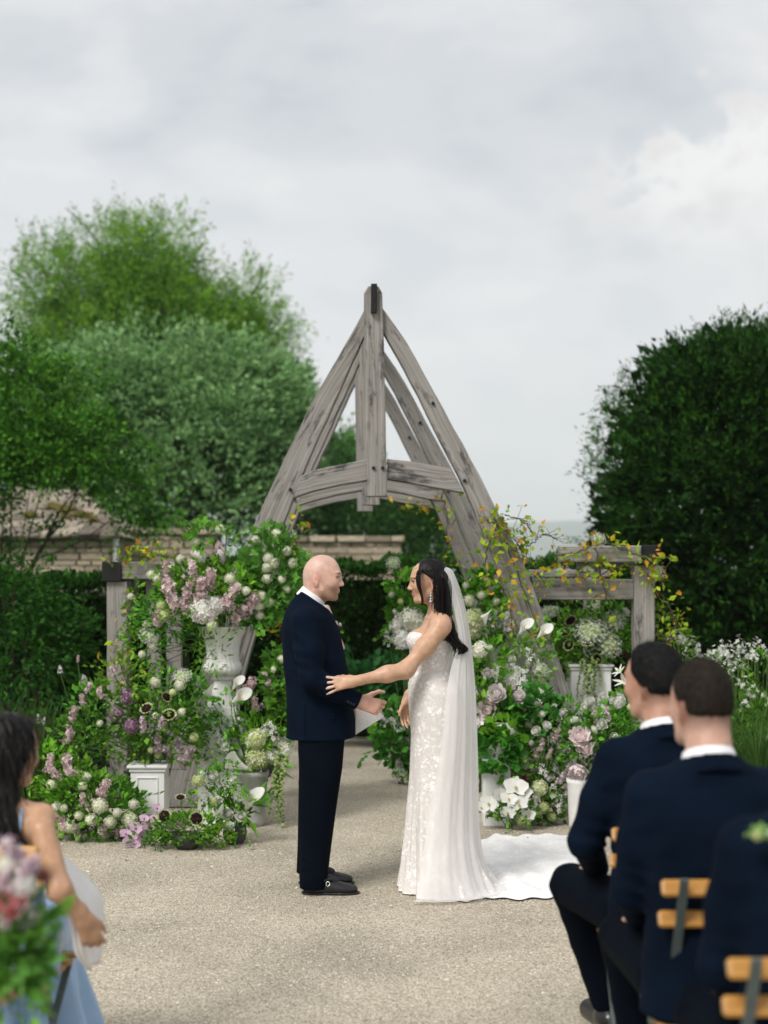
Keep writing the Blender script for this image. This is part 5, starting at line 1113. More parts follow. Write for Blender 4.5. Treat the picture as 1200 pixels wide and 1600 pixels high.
    for i in range(70):                                                   # sleek strands combed back over the cap
        a = rng.uniform(0.05, 1.0); pts = [to_world(hf, S(0.085 - 0.03 * a, -0.0 + sgn * (0.03 + 0.05 * a), 0.238 - 0.10 * a)) for sgn in (-1,)]
        p0 = pts[0]; p1 = to_world(hf, S(0.0, -0.092 * min(1, 0.5 + a), 0.23 - 0.07 * a)); p2 = to_world(hf, S(-0.085, -0.03, 0.17 - 0.01 * a)); mb.tube(bez(p0, p1, p2, 9), np.linspace(.0022, .002, 9), 4)
    for k in range(7):                                                     # lock falling past the cheek
        o = -0.085 - 0.004 * k; pts = poly_curve([B(655 + k, 888, o + 0.05), B(650.5 + k * 1.0, 899, o), B(652 + k * 0.8, 915, o), B(656.5 + k * .5, 927, o), B(659 + k * 0.4, 938, o), B(657.5 + k * 0.5, 946, o)], 14); mb.tube(pts, np.interp(np.linspace(0, 1, 14), [0, .3, .8, 1], [.003, .004, .0028, .0008]), 5)
    for k in range(5):                                                     # wisps behind the ear
        pts = poly_curve([B(680 + k, 925, -0.08), B(677 + k * 1.3, 938, -0.09), B(674 + 2 * k, 950, -0.095), B(678 + 2 * k, 957, -0.1)], 10); mb.tube(pts, np.linspace(.003, .0007, 10), 4)
    strands('strands', hr.data, M_BLACKHAIR, hr, 1500, 0.05, 0.4, 3, back=(0.8, 0, 0), lift=0.08)
    part('locks', mb.mesh('locks', smooth=True, color=False), M_BLACKHAIR, hr)
    mb = MB(); e0 = B(673.5, 928, -0.085)
    for dz, s_ in ((0, .006), (-.012, .009), (-.028, .0085), (-.042, .011)):
        c = e0 + np.array([0, 0, dz]); V = [c + np.array(q) * s_ for q in ((1, 0, 0), (0, 1, 0), (-1, 0, 0), (0, -1, 0), (0, 0, 1.3), (0, 0, -1.3))]; mb.add(V, T=[[0, 1, 4], [1, 2, 4], [2, 3, 4], [3, 0, 4], [1, 0, 5], [2, 1, 5], [3, 2, 5], [0, 3, 5]])
    part('earring', mb.mesh('earring', color=False), mat('crystal', (0.9, 0.88, 0.85), rough=0.12, metal=0.6, spec=0.8), t)
    return t
BRIDE = bride()
# ------------------------------------------------------------------ guests and chairs
M_SLAT = mat('varnished_slat', (0.36, 0.17, 0.035), (0.50, 0.255, 0.06), scale=9, stretch=(0.3, 4, 4), rough=0.4, spec=0.4, bump=0.08)
M_CHAIRMETAL = mat('green_grey_metal', (0.075, 0.10, 0.10), (0.10, 0.13, 0.125), scale=15, rough=0.45, spec=0.4)
def slat_mesh(L, w, th, bev=0.006):
    mb = MB(); ring = [(-w / 2 + bev, -th / 2), (w / 2 - bev, -th / 2), (w / 2, -th / 2 + bev), (w / 2, th / 2 - bev), (w / 2 - bev, th / 2), (-w / 2 + bev, th / 2), (-w / 2, th / 2 - bev), (-w / 2, -th / 2 + bev)]
    V = []
    for x, s in ((-L / 2, 0.75), (-L / 2 + 0.008, 1.0), (L / 2 - 0.008, 1.0), (L / 2, 0.75)): V += [(x, a * s, b * s) for a, b in ring]
    Q = [[8 * i + k, 8 * i + (k + 1) % 8, 8 * i + 8 + (k + 1) % 8, 8 * i + 8 + k] for i in range(3) for k in range(8)]
    me = bpy.data.meshes.new('slat'); me.from_pydata(V, [], Q + [list(range(7, -1, -1)), [24 + k for k in range(8)]]); return me
SLAT_B = slat_mesh(0.42, 0.046, 0.018); SLAT_S = slat_mesh(0.40, 0.052, 0.016)
for _m in (SLAT_B, SLAT_S): _m.materials.append(M_SLAT)
def flat_bar(a, b, w=0.024, th=0.007):
    a, b = np.array(a, float), np.array(b, float); u = unit(b - a); s = np.array([1.0, 0, 0]); n = np.cross(u, s); V = []
    for p in (a, b): V += [p + n * th / 2 * i + s * w / 2 * j for i, j in ((-1, -1), (1, -1), (1, 1), (-1, 1))]
    mb = MB(); mb.add(V, Q=[[0, 1, 2, 3], [7, 6, 5, 4], [0, 4, 5, 1], [1, 5, 6, 2], [2, 6, 7, 3], [3, 7, 4, 0]]); m = mb.mesh('bar', color=False); m.materials.append(M_CHAIRMETAL); return m
BARS = [('upright', flat_bar((s * 0.155, -0.243, 0.893), (s * 0.155, 0.20, 0.0))) for s in (-1, 1)] + [('rear_leg', flat_bar((s * 0.172, 0.17, 0.44), (s * 0.172, -0.24, 0.0))) for s in (-1, 1)]
_mb = MB(); _mb.tube([(-0.172, -0.19, 0.055), (0.172, -0.19, 0.055)], 0.006, 6); _mb.tube([(-0.155, 0.14, 0.08), (0.155, 0.14, 0.08)], 0.006, 6); CROSS = _mb.mesh('stretcher', color=False); CROSS.materials.append(M_CHAIRMETAL)
def chair(x, y, yaw, label):
    t = empty('folding_chair', (x, y, 0), label, 'chair', 'folding slat chairs of the guests'); t.rotation_euler = (0, 0, R(yaw))
    for n, m in BARS: part(n, m, None, t, world=False)
    part('stretcher', CROSS, None, t, world=False)
    for z, yy in ((0.862, -0.205), (0.768, -0.160)): part('back_slat', SLAT_B, None, t, loc=(0, yy, z), rot=(R(64) + R(90) * 0 + R(0), 0, 0), world=False)
    for k in range(6): part('seat_slat', SLAT_S, None, t, loc=(0, -0.155 + 0.066 * k, 0.455 + 0.008 * math.cos(k)), world=False)
    return t
def hair_cap(v, hf, s, full=1.0, back=0.075):
    S = lambda *p: np.array(p) * s
    v.el(S(0.012, 0, 0.157), S(0.101 + 0.006 * full, 0.078 + 0.007 * full, 0.096 + 0.010 * full), 0.01, fr=hf); v.el(S(-0.022, 0, 0.12), S(0.061 + 0.006 * full, 0.068 + 0.006 * full, 0.072), 0.02, fr=hf)
    v.put(lambda X, Y, Z: 0 * Y + np.maximum(0.062 * s - X + 0.5 * np.maximum(Z - 0.2 * s, 0), Z - 0.215 * s), S(0.03, -0.12, -0.05), S(0.2, 0.12, 0.215), 0.01, 's', hf)
    v.put(lambda X, Y, Z: 0 * Y + (Z - (back * s + 0.75 * np.maximum(X + 0.02 * s, 0) + 0.5 * np.maximum(X - 0.0 * s, 0))), S(-0.13, -0.12, -0.08), S(0.2, 0.12, 0.2), 0.03, 's', hf)
    v.warp(0.0016, lambda X, Y, Z: np.sin(260 * X + 90 * Z) * np.sin(240 * Y + 60 * Z))
def seated_man(label, x, y, yaw, head_yaw, hair, hair_full, skin, zoff=0.0, lknee=None, elbow=0.25):
    c, s = math.cos(R(yaw)), math.sin(R(yaw)); fr = frame((x, y, zoff), (-s, c, 0)); t = empty('person', (x, y, 0), label, 'person', 'men in navy suits seated on the right')
    W = lambda *p: to_world(fr, p); hw = W(0.035, 0, 1.212); ca, sa = math.cos(R(yaw + head_yaw)), math.sin(R(yaw + head_yaw)); hf = frame(hw, (-sa, ca, -0.05))
    skin = np.array(skin)
    J = {}
    for sd, nm in ((1, 'l'), (-1, 'r')):
        J[nm] = dict(sh=W(0.0, sd * 0.172, 1.085), el=W(0.08, sd * elbow, 0.80), wr=W(0.33, sd * 0.11, 0.655), hip=W(0.05, sd * 0.10, 0.555), kn=W(0.50, sd * 0.14, 0.56), an=W(0.44, sd * 0.15, 0.10))
    if lknee is not None: J['l']['kn'] = np.array(lknee[0]); J['l']['an'] = np.array(lknee[1])
    allp = np.array([q for a in J.values() for q in a.values()] + [hw]); lo = allp.min(0) - 0.28; hi = allp.max(0) + 0.28; lo[2] = 0
    v = Vol(lo, hi, 0.009); head(v, hf, 1.0)
    v.rc(to_world(hf, (-0.012, 0, 0.07)), W(-0.01, 0, 1.14), .062, .07, 0.03)
    v.loft([(0.5, 0, 0, .10, .14), (0.8, 0, 0, .09, .13), (1.1, 0, 0, .08, .15), (1.17, 0, 0, .05, .08)], 0.04, fr=fr)
    for a in J.values():
        v.chain([a['sh'], a['el'], a['wr']], [.05, .04, .027], 0.03); v.chain([a['hip'], a['kn'], a['an']], [.08, .055, .04], 0.04); hand(v, a['wr'], unit(W(1, 0, 0) - W(0, 0, 0)) * 0.9 + np.array([0, 0, -0.3]), (0, 0, -1), a is J['l'], curl=(0.5,) * 4, size=1.08)
    hc = head_colors(hf, skin, (0.45, 0.24, 0.2), (0.03, 0.022, 0.018), fade=skin * 0.25)
    def col(V):
        C = hc(V, np.tile(skin, (len(V), 1))); L = to_local(hf, V); m = (np.abs(L[:, 1]) > 0.072) & (np.abs(L[:, 2] - 0.108) < 0.04); C[m] = C[m] * np.array([1.05, 0.85, 0.8]); return C
    part('body', v.mesh('body', col), M_SKIN, t)
    h = Vol(hw - 0.2, hw + np.array([0.2, 0.2, 0.32]), 0.005); hair_cap(h, hf, 1.0, hair_full); hp = part('hair', h.mesh('hair'), hair, t); strands('strands', hp.data, hair, hp, 7000, 0.012 + 0.004 * hair_full, 0.9, 5, lift=0.18)
    j = Vol(lo, hi, 0.0085)
    j.loft([(0.47, -0.01, 0, .155, .20), (0.60, -0.01, 0, .150, .195), (0.75, -0.015, 0, .135, .182), (0.92, -0.015, 0, .138, .198), (1.03, -0.015, 0, .130, .212), (1.095, -0.012, 0, .112, .204), (1.125, -0.01, 0, .098, .178), (1.155, -0.008, 0, .090, .135), (1.185, -0.008, 0, .080, .088)], 0.03, fr=fr, p=2.2)
    for a in J.values(): j.rc(a['sh'], (a['sh'] + a['el']) / 2, .072, .066, 0.05); j.rc((a['sh'] + a['el']) / 2, a['el'], .066, .059, 0.03); j.rc(a['el'], a['wr'], .057, .046, 0.025)
    j.rc(W(0.015, 0, 1.180), W(0.03, 0, 1.30), .066, .09, 0.004, 's'); j.rc(W(0.09, 0, 1.12), W(0.05, 0, 1.24), .035, .06, 0.006, 's')
    axj = frame(W(0.008, 0, 1.188), to_world(fr, (0.93, 0, -0.36)) - to_world(fr, (0, 0, 0))); j.loft([(-0.065, 0.0, 0, .112, .112), (-0.03, 0.0, 0, .097, .095), (-0.008, 0, 0, .090, .088)], 0.006, fr=axj); j.rc(W(0.008, 0, 1.19), W(0.03, 0, 1.3), .078, .10, 0.003, 's')
    j.warp(1.0, folds([(W(-.1, .12, 1.0), unit(W(0, .5, .9) - W(0, 0, 0)), .08, .14, .008), (W(-.1, -.12, 1.0), unit(W(0, -.5, .9) - W(0, 0, 0)), .08, .14, .008), (J['l']['el'], (0.2, 0, 1), .055, .12, .011), (J['r']['el'], (0.2, 0, 1), .055, .12, .011), (W(-.12, 0, .7), (0.1, 0, 1), .09, .18, .007), (W(-.1, 0, 1.14), (0, 0, 1), .05, .09, .006)]))
    part('jacket', j.mesh('jacket'), M_NAVY, t)
    tr = Vol(lo, hi, 0.011)
    for a in J.values(): tr.rc(a['hip'], a['kn'], .10, .078, 0.05); tr.rc(a['kn'], a['an'], .076, .062, 0.02)
    tr.warp(1.0, folds([(J['l']['kn'], (0.1, .5, 1), .06, .13, .010), (J['r']['kn'], (0.1, .5, 1), .06, .13, .010), ((J['l']['kn'] + J['l']['an']) / 2, (0, .3, 1), .10, .2, .006)]))
    tr.cut(lambda X, Y, Z: 0.07 - Z + 0 * X); part('trousers', tr.mesh('trousers'), M_NAVY2, t)
    cv = Vol(hw - np.array([.15, .15, .12]), hw + np.array([.15, .15, .1]), 0.004); ax = frame(W(0.008, 0, 1.188), to_world(fr, (0.93, 0, -0.36)) - to_world(fr, (0, 0, 0)))
    cv.loft([(-0.035, 0.002, 0, .086, .083), (0.0, 0.0, 0, .079, .076), (0.017, 0, 0, .075, .072)], 0.004, fr=ax); part('shirt_collar', cv.mesh('shirt_collar'), M_SHIRT, t)
    for a in J.values():
        f = unit((W(1, 0, 0) - W(0, 0, 0))); b = a['an'].copy(); b[2] = 0; sv = Vol(b - 0.16, b + np.array([.36, .40, .16]) if False else b + 0.36, 0.006)
        sv.rc(b + f * -0.03 + np.array([0, 0, .045]), b + f * 0.17 + np.array([0, 0, .03]), .043, .04, 0.02); sv.rc(b + np.array([0, 0, .05]), b + np.array([0, 0, .1]), .04, .04, .02); sv.cut(lambda X, Y, Z: 0.002 - Z + 0 * X); part('shoe', sv.mesh('shoe'), M_SHOE, t)
    return t
M_HAIR1 = mat('near_black_hair', (0.005, 0.005, 0.0055), (0.014, 0.0135, 0.0135), scale=90, rough=0.6, spec=0.12, bump=0.5, bscale=160)
M_HAIR2 = mat('dark_brown_hair', (0.010, 0.0075, 0.0055), (0.026, 0.020, 0.015), scale=90, rough=0.65, spec=0.12, bump=0.5, bscale=160)
MAN1 = seated_man('seated man in navy suit with black hair, farthest along the right row', 0.945, 4.97, 14, 26, M_HAIR1, 1.1, (0.47, 0.27, 0.19), lknee=(at(893, 1383, 5.40), at(948, 1560, 5.50)))
MAN2 = seated_man('seated man in navy suit with short dark brown hair, middle of the right row', 0.922, 4.17, 5, 14, M_HAIR2, 0.3, (0.55, 0.34, 0.26), lknee=(at(975, 1462, 4.66), at(1015, 1730, 4.72)), elbow=0.20)
MAN3 = seated_man('seated man in navy suit cut off at the right edge, nearest the camera', 1.0, 3.36, 2, 2, M_HAIR2, 1.0, (0.5, 0.3, 0.22), elbow=0.205)
chair(0.947, 4.97, 0, 'wooden slat folding chair under the black-haired seated man')
chair(0.957, 4.17, 0, 'wooden slat folding chair under the brown-haired seated man')
chair(0.948, 3.37, 0, 'wooden slat folding chair at the bottom right corner')

def seated_woman(label, x, y, yaw, head_yaw, skin, dress_m, hair_m, arm, arm2, hair_long=True, zoff=-0.02, back_bare=True, hem_px=None):
    c, s = math.cos(R(yaw)), math.sin(R(yaw)); fr = frame((x, y, zoff), (-s, c, 0)); t = empty('person', (x, y, 0), label, 'person')
    W = lambda *p: to_world(fr, p); hw = W(0.03, 0, 1.045); ca, sa = math.cos(R(yaw + head_yaw)), math.sin(R(yaw + head_yaw)); hf = frame(hw, (-sa, ca, -0.08)); hs = 0.93; skin = np.array(skin)
    hips = [W(0.04, q, 0.54) for q in (.09, -.09)]; kns = [W(0.46, q, 0.53) for q in (.09, -.09)]; ans = [W(0.46, q, 0.09) for q in (.08, -.08)]
    arms = [arm, arm2]; allp = np.array(hips + kns + ans + [hw] + [q for a in arms for q in a]); lo = allp.min(0) - 0.25; hi = allp.max(0) + 0.28; lo[2] = 0
    v = Vol(lo, hi, 0.0062 if back_bare else 0.011); head(v, hf, hs, female=True)
    v.chain([to_world(hf, np.array([-0.012, 0, 0.06]) * hs), W(-0.01, 0, 0.985)], [.048, .05], 0.03)
    v.rc(W(-.01, .13, .955), W(-.01, -.13, .955), .048, .048, 0.05)
    v.loft([(0.47, 0, 0, .12, .17), (0.62, 0, 0, .10, .14), (0.72, 0, 0, .09, .125), (0.86, 0, 0, .095, .145), (0.95, -0.005, 0, .07, .14), (0.99, -0.01, 0, .05, .07)], 0.05, fr=fr)
    for i in (0, 1): v.chain([hips[i], kns[i], ans[i]], [.085, .058, .038], 0.04)
    for a, lf in ((arm, False), (arm2, True)):
        v.chain([a[0], a[1], a[2]], [.042, .033, .022], 0.03); hand(v, a[2], a[3], a[4], lf, size=0.88, curl=(0.45, 0.5, 0.55, 0.6), thumb=0.0, r=0.95)
    hc = head_colors(hf, skin, (0.42, 0.18, 0.16), (0.03, 0.02, 0.016), s=hs)
    part('body', v.mesh('body', lambda V: hc(V, np.tile(skin, (len(V), 1)))), M_SKIN, t)
    g = Vol(lo - np.array([.1, .1, 0]), hi + np.array([.1, .15, 0]), 0.010)
    top = 0.74 if back_bare else 0.96
    g.loft([(0.46, 0, 0, .14, .19), (0.62, 0, 0, .112, .152), (0.72, 0, 0, .102, .137), (0.86, 0.004, 0, .107, .155), (0.90, 0.004, 0, .107, .155)] + ([] if back_bare else [(0.97, 0, 0, .085, .15)]), 0.03, fr=fr)
    g.rc(W(.0, .0, .53), W(.44, .0, .50), .12, .10, 0.06); g.rc(W(.05, .08, .53), W(.45, .08, .52), .10, .085, 0.05); g.rc(W(.05, -.08, .53), W(.45, -.08, .52), .10, .085, 0.05)
    def rip(a, z): k = np.clip((0.6 - z) / 0.5, 0, 1); return k * (0.034 * np.sin(9 * a + 3 * z) + 0.018 * np.sin(17 * a - 4 * z))
    g.loft([(0.02, 0.40, 0, .24, .27), (0.25, 0.41, 0, .17, .21), (0.42, 0.42, 0, .115, .165), (0.55, 0.42, 0, .09, .14)], 0.05, fr=fr, ripple=rip)
    g.cut(lambda X, Y, Z: Z - (top + zoff + 0.08 * np.clip(((X - x) * -s + (Y - y) * c) / 0.09, -0.6, 1)) if back_bare else Z - 5 + 0 * X)
    g.warp(1.0, folds([(W(.2, -.12, .55), unit(W(1, .3, 0) - W(0, 0, 0)), .07, .2, .010), (W(0, 0, .68), (0, 0, 1), .05, .14, .006)]))
    part('dress', g.mesh('dress'), dress_m, t)
    if back_bare:
        mb = MB()
        for q in (.075, -.075): mb.tube(poly_curve([W(-.096, q * 0.8, .80), W(-.088, q, .90), W(-.058, q * 1.05, .985), W(.03, q * 1.05, .985), W(.09, q, .90)], 16), .0045, 6)
        part('straps', mb.mesh('straps', color=False), dress_m, t)
    h = Vol(hw - np.array([.25, .25, .45]), hw + np.array([.25, .25, .3]), 0.006)
    if hair_long:
        S = lambda *p: np.array(p) * hs
        h.el(S(0.008, 0, 0.160), S(0.112, 0.088, 0.100), 0.01, fr=hf); h.el(S(-0.03, 0, 0.10), S(0.078, 0.082, 0.10), 0.03, fr=hf)
        h.put(lambda X, Y, Z: 0 * Y + np.maximum(0.060 - X, Z - 0.20), S(0.03, -0.12, -0.1), S(0.2, 0.12, 0.21), 0.012, 's', hf)
        h.chain([to_world(hf, S(-.06, 0, .09)), to_world(hf, S(-.075, 0.01, -.05)), W(-.115, 0.02, .90), W(-.125, 0.02, .80)], [.075, .07, .06, .03], 0.03)
        for q in (.05, -.05): h.chain([to_world(hf, S(-.03, q, .10)), to_world(hf, S(-.05, q * 1.2, -.03)), W(-.095, q * 1.1, .88), W(-.115, q * 0.9, .77)], [.045, .045, .035, .012], 0.03)
        h.warp(0.003, lambda X, Y, Z: np.sin(170 * X + 150 * Y + 9 * Z))
    else: hair_cap(h, hf, hs, 1.2)
    hp = part('hair', h.mesh('hair'), hair_m, t); strands('strands', hp.data, hair_m, hp, 3500, 0.10 if hair_long else 0.03, 1.0, 6, lift=0.06)
    return t, W
M_BLUE = mat('blue_satin', (0.27, 0.42, 0.63), (0.36, 0.51, 0.71), scale=5, rough=0.32, spec=0.5, bump=0.03, bscale=60)
M_CREAM = mat('cream_crepe', (0.62, 0.56, 0.45), (0.70, 0.64, 0.53), scale=5, rough=0.7)
P4 = lambda px, py, d: at(px, py, d)
SW, _W = seated_woman('woman in pale blue satin dress with long black hair, seated at left', -1.215, 4.66, 3, -42, (0.50, 0.30, 0.185), M_BLUE, M_BLACKHAIR,
    (P4(66, 1298, 4.60), P4(94, 1390, 4.53), P4(130, 1434, 4.58), (0.25, 0.3, -0.85), (0, 0.6, -0.4)), (P4(-40, 1292, 4.70), P4(-30, 1400, 4.75), P4(20, 1440, 4.95), (0.2, 0.9, -0.2), (0, 0, -1)))
chair(-1.225, 4.68, -8, 'wooden slat folding chair under the woman in blue')
def shawl():
    up = poly_curve([at(84, 1326, 4.72), at(122, 1360, 4.80), at(156, 1400, 4.84), at(160, 1455, 4.84), at(154, 1506, 4.84)], 26); lw = poly_curve([at(72, 1402, 4.60), at(94, 1416, 4.62), at(112, 1446, 4.64), at(120, 1490, 4.66), at(140, 1516, 4.72)], 26)
    n = 18; V = []
    for a, b in zip(up, lw):
        for k in range(n):
            f = k / (n - 1.0); p = a * (1 - f) + b * f; bulge = math.sin(f * math.pi); V.append(p + np.array([0.0, -0.06 * bulge + 0.010 * math.sin(f * 16), 0.02 * bulge]))
    mb = MB(); Q = [[i * n + k, i * n + k + 1, (i + 1) * n + k + 1, (i + 1) * n + k] for i in range(25) for k in range(n - 1)]; mb.add(V, Q=Q); me = mb.mesh('shawl', smooth=True, color=False)
    o = part('shawl', me, cloth_mat('white_wool', (0.78, 0.77, 0.76), (0.84, 0.83, 0.82), sheen=0.2)); md = o.modifiers.new('thick', 'SOLIDIFY'); md.thickness = 0.012; md.offset = 0
    tag(o, 'white shawl folded over the lap of the woman in blue', 'shawl')
shawl()
BQ, _ = seated_woman('guest in cream dress at the bottom left corner, holding a posy', -1.12, 3.30, 0, 0, (0.52, 0.34, 0.25), M_CREAM, M_HAIR2,
    (at(-95, 1440, 3.22), at(-60, 1580, 3.20), at(-14, 1556, 3.33), (0.75, 0.3, 0.25), (0.3, 0.5, -0.4)), (at(-330, 1440, 3.24), at(-330, 1600, 3.3), at(-200, 1640, 3.5), (0.6, 0.6, 0), (0, 0, -1)), hair_long=False, back_bare=False)
# ------------------------------------------------------------------ flowers
def petal_mat(name, c1, c2=None, rough=0.6, transl=0.3, rand=0.07, **k):
    return mat(name, c1, c2 or c1, scale=2.5, rough=rough, spec=0.2, transl=transl, rand=rand, **k)
PM = {'white': petal_mat('petal_white', (0.72, 0.73, 0.66), (0.8, 0.8, 0.77)), 'cream': petal_mat('petal_cream', (0.76, 0.76, 0.60), (0.84, 0.83, 0.74)), 'lime': petal_mat('petal_lime', (0.50, 0.58, 0.22), (0.66, 0.7, 0.42)),
      'lilac': petal_mat('petal_lilac', (0.50, 0.31, 0.36), (0.66, 0.49, 0.51)), 'mauve': petal_mat('petal_mauve', (0.40, 0.22, 0.33), (0.56, 0.38, 0.48)), 'blush': petal_mat('petal_blush', (0.84, 0.69, 0.68), (0.88, 0.80, 0.78)), 'palepink': petal_mat('petal_palepink', (0.78, 0.66, 0.69), (0.84, 0.77, 0.77)),
      'purple': petal_mat('petal_purple', (0.16, 0.065, 0.16), (0.30, 0.15, 0.28)), 'orchidpink': petal_mat('petal_orchid_pink', (0.56, 0.36, 0.52), (0.70, 0.52, 0.64)), 'dark': petal_mat('petal_dark', (0.012, 0.006, 0.006), (0.03, 0.014, 0.010), rough=0.9), 'crimson': petal_mat('petal_crimson', (0.13, 0.02, 0.04), (0.22, 0.05, 0.08)),
      'green': petal_mat('stem_green', (0.07, 0.15, 0.025), (0.12, 0.22, 0.05), rough=0.5), 'yellow': petal_mat('petal_yellow', (0.62, 0.45, 0.08), (0.7, 0.52, 0.12)), 'coral': petal_mat('petal_coral', (0.68, 0.20, 0.22), (0.75, 0.34, 0.32)), 'palegreen': petal_mat('petal_palegreen', (0.30, 0.42, 0.12), (0.42, 0.52, 0.2)), 'orange': petal_mat('petal_orange', (0.6, 0.22, 0.04), (0.66, 0.32, 0.06))}
class FB:
    """flower mesh builder with material slots"""
    def __init__(s, mats): s.V = []; s.T = []; s.M = []; s.mats = mats; s.n = 0
    def add(s, V, T, mi=0): V = np.asarray(V, float).reshape(-1, 3); s.V.append(V); T = np.asarray(T) + s.n; s.T.append(T); s.M.append(np.full(len(T), mi)); s.n += len(V)
    def done(s, name, smooth=False):
        me = mesh_np(name, np.concatenate(s.V), [np.concatenate(s.T)], smooth=smooth, mi=np.concatenate(s.M))
        for m in s.mats: me.materials.append(PM[m])
        return me
    def floret(s, p, n, r, rng, mi=0, petals=4, cup=0.25):
        n = unit(n); a = unit(np.cross(n, rng.normal(0, 1, 3))); b = np.cross(n, a); th = rng.random() * 6.28; V = [p]; T = []
        for k in range(petals):
            q = th + 6.283 * k / petals; w = 3.3 / petals * 0.62
            e = lambda ang, rr, h: p + (a * math.cos(ang) + b * math.sin(ang)) * r * rr + n * r * h
            i = len(V); V += [e(q - w, 0.65, cup * 0.7), e(q, 1.05, cup), e(q + w, 0.65, cup * 0.7)]; T += [[0, i, i + 1], [0, i + 1, i + 2]]
        s.add(V, T, mi)
    def blob(s, c, r, mi=0, sub=1, sq=(1, 1, 1)):
        nu, nv = 7, 5; V = []; 
        for i in range(nv + 1):
            f = math.pi * i / nv
            for k in range(nu): q = 6.283 * k / nu; V.append((c[0] + r * sq[0] * math.sin(f) * math.cos(q), c[1] + r * sq[1] * math.sin(f) * math.sin(q), c[2] + r * sq[2] * math.cos(f)))
        T = []
        for i in range(nv):
            for k in range(nu): a, b = i * nu + k, i * nu + (k + 1) % nu; T += [[a, a + nu, b], [b, a + nu, b + nu]]
        s.add(V, T, mi)
    def petal(s, base, out, up, L, w, cup, mi=0, nu=5, nv=4, curl=0.0, point=0.0, ruffle=0.0, rng=None):
        """a curved blade from base along out, bending towards up"""
        out = unit(out); side = unit(np.cross(up, out)); nrm = np.cross(out, side); V = []
        for i in range(nu):
            f = i / (nu - 1.0); wid = w * math.sin(math.pi * min(1, (0.16 + 0.84 * f) ** (0.8 + point))) ** 0.7 if f < 1 else w * 0.25 * (1 - point)
            h = cup * f * f + curl * f ** 3
            for k in range(nv):
                g = k / (nv - 1.0) * 2 - 1; V.append(base + out * L * (f - 0.25 * cup * f * f) + nrm * L * (h + 0.18 * cup * g * g) + side * wid * g + (nrm * ruffle * L * (rng.normal() if rng is not None else 0) * f))
        T = []
        for i in range(nu - 1):
            for k in range(nv - 1): a = i * nv + k; T += [[a, a + 1, a + nv], [a + 1, a + nv + 1, a + nv]]
        s.add(V, T, mi)
def fib(n):
    i = np.arange(n) + 0.5; z = 1 - 2 * i / n; r = np.sqrt(1 - z * z); a = i * 2.39996; return np.stack([r * np.cos(a), r * np.sin(a), z], 1)
FT = {}
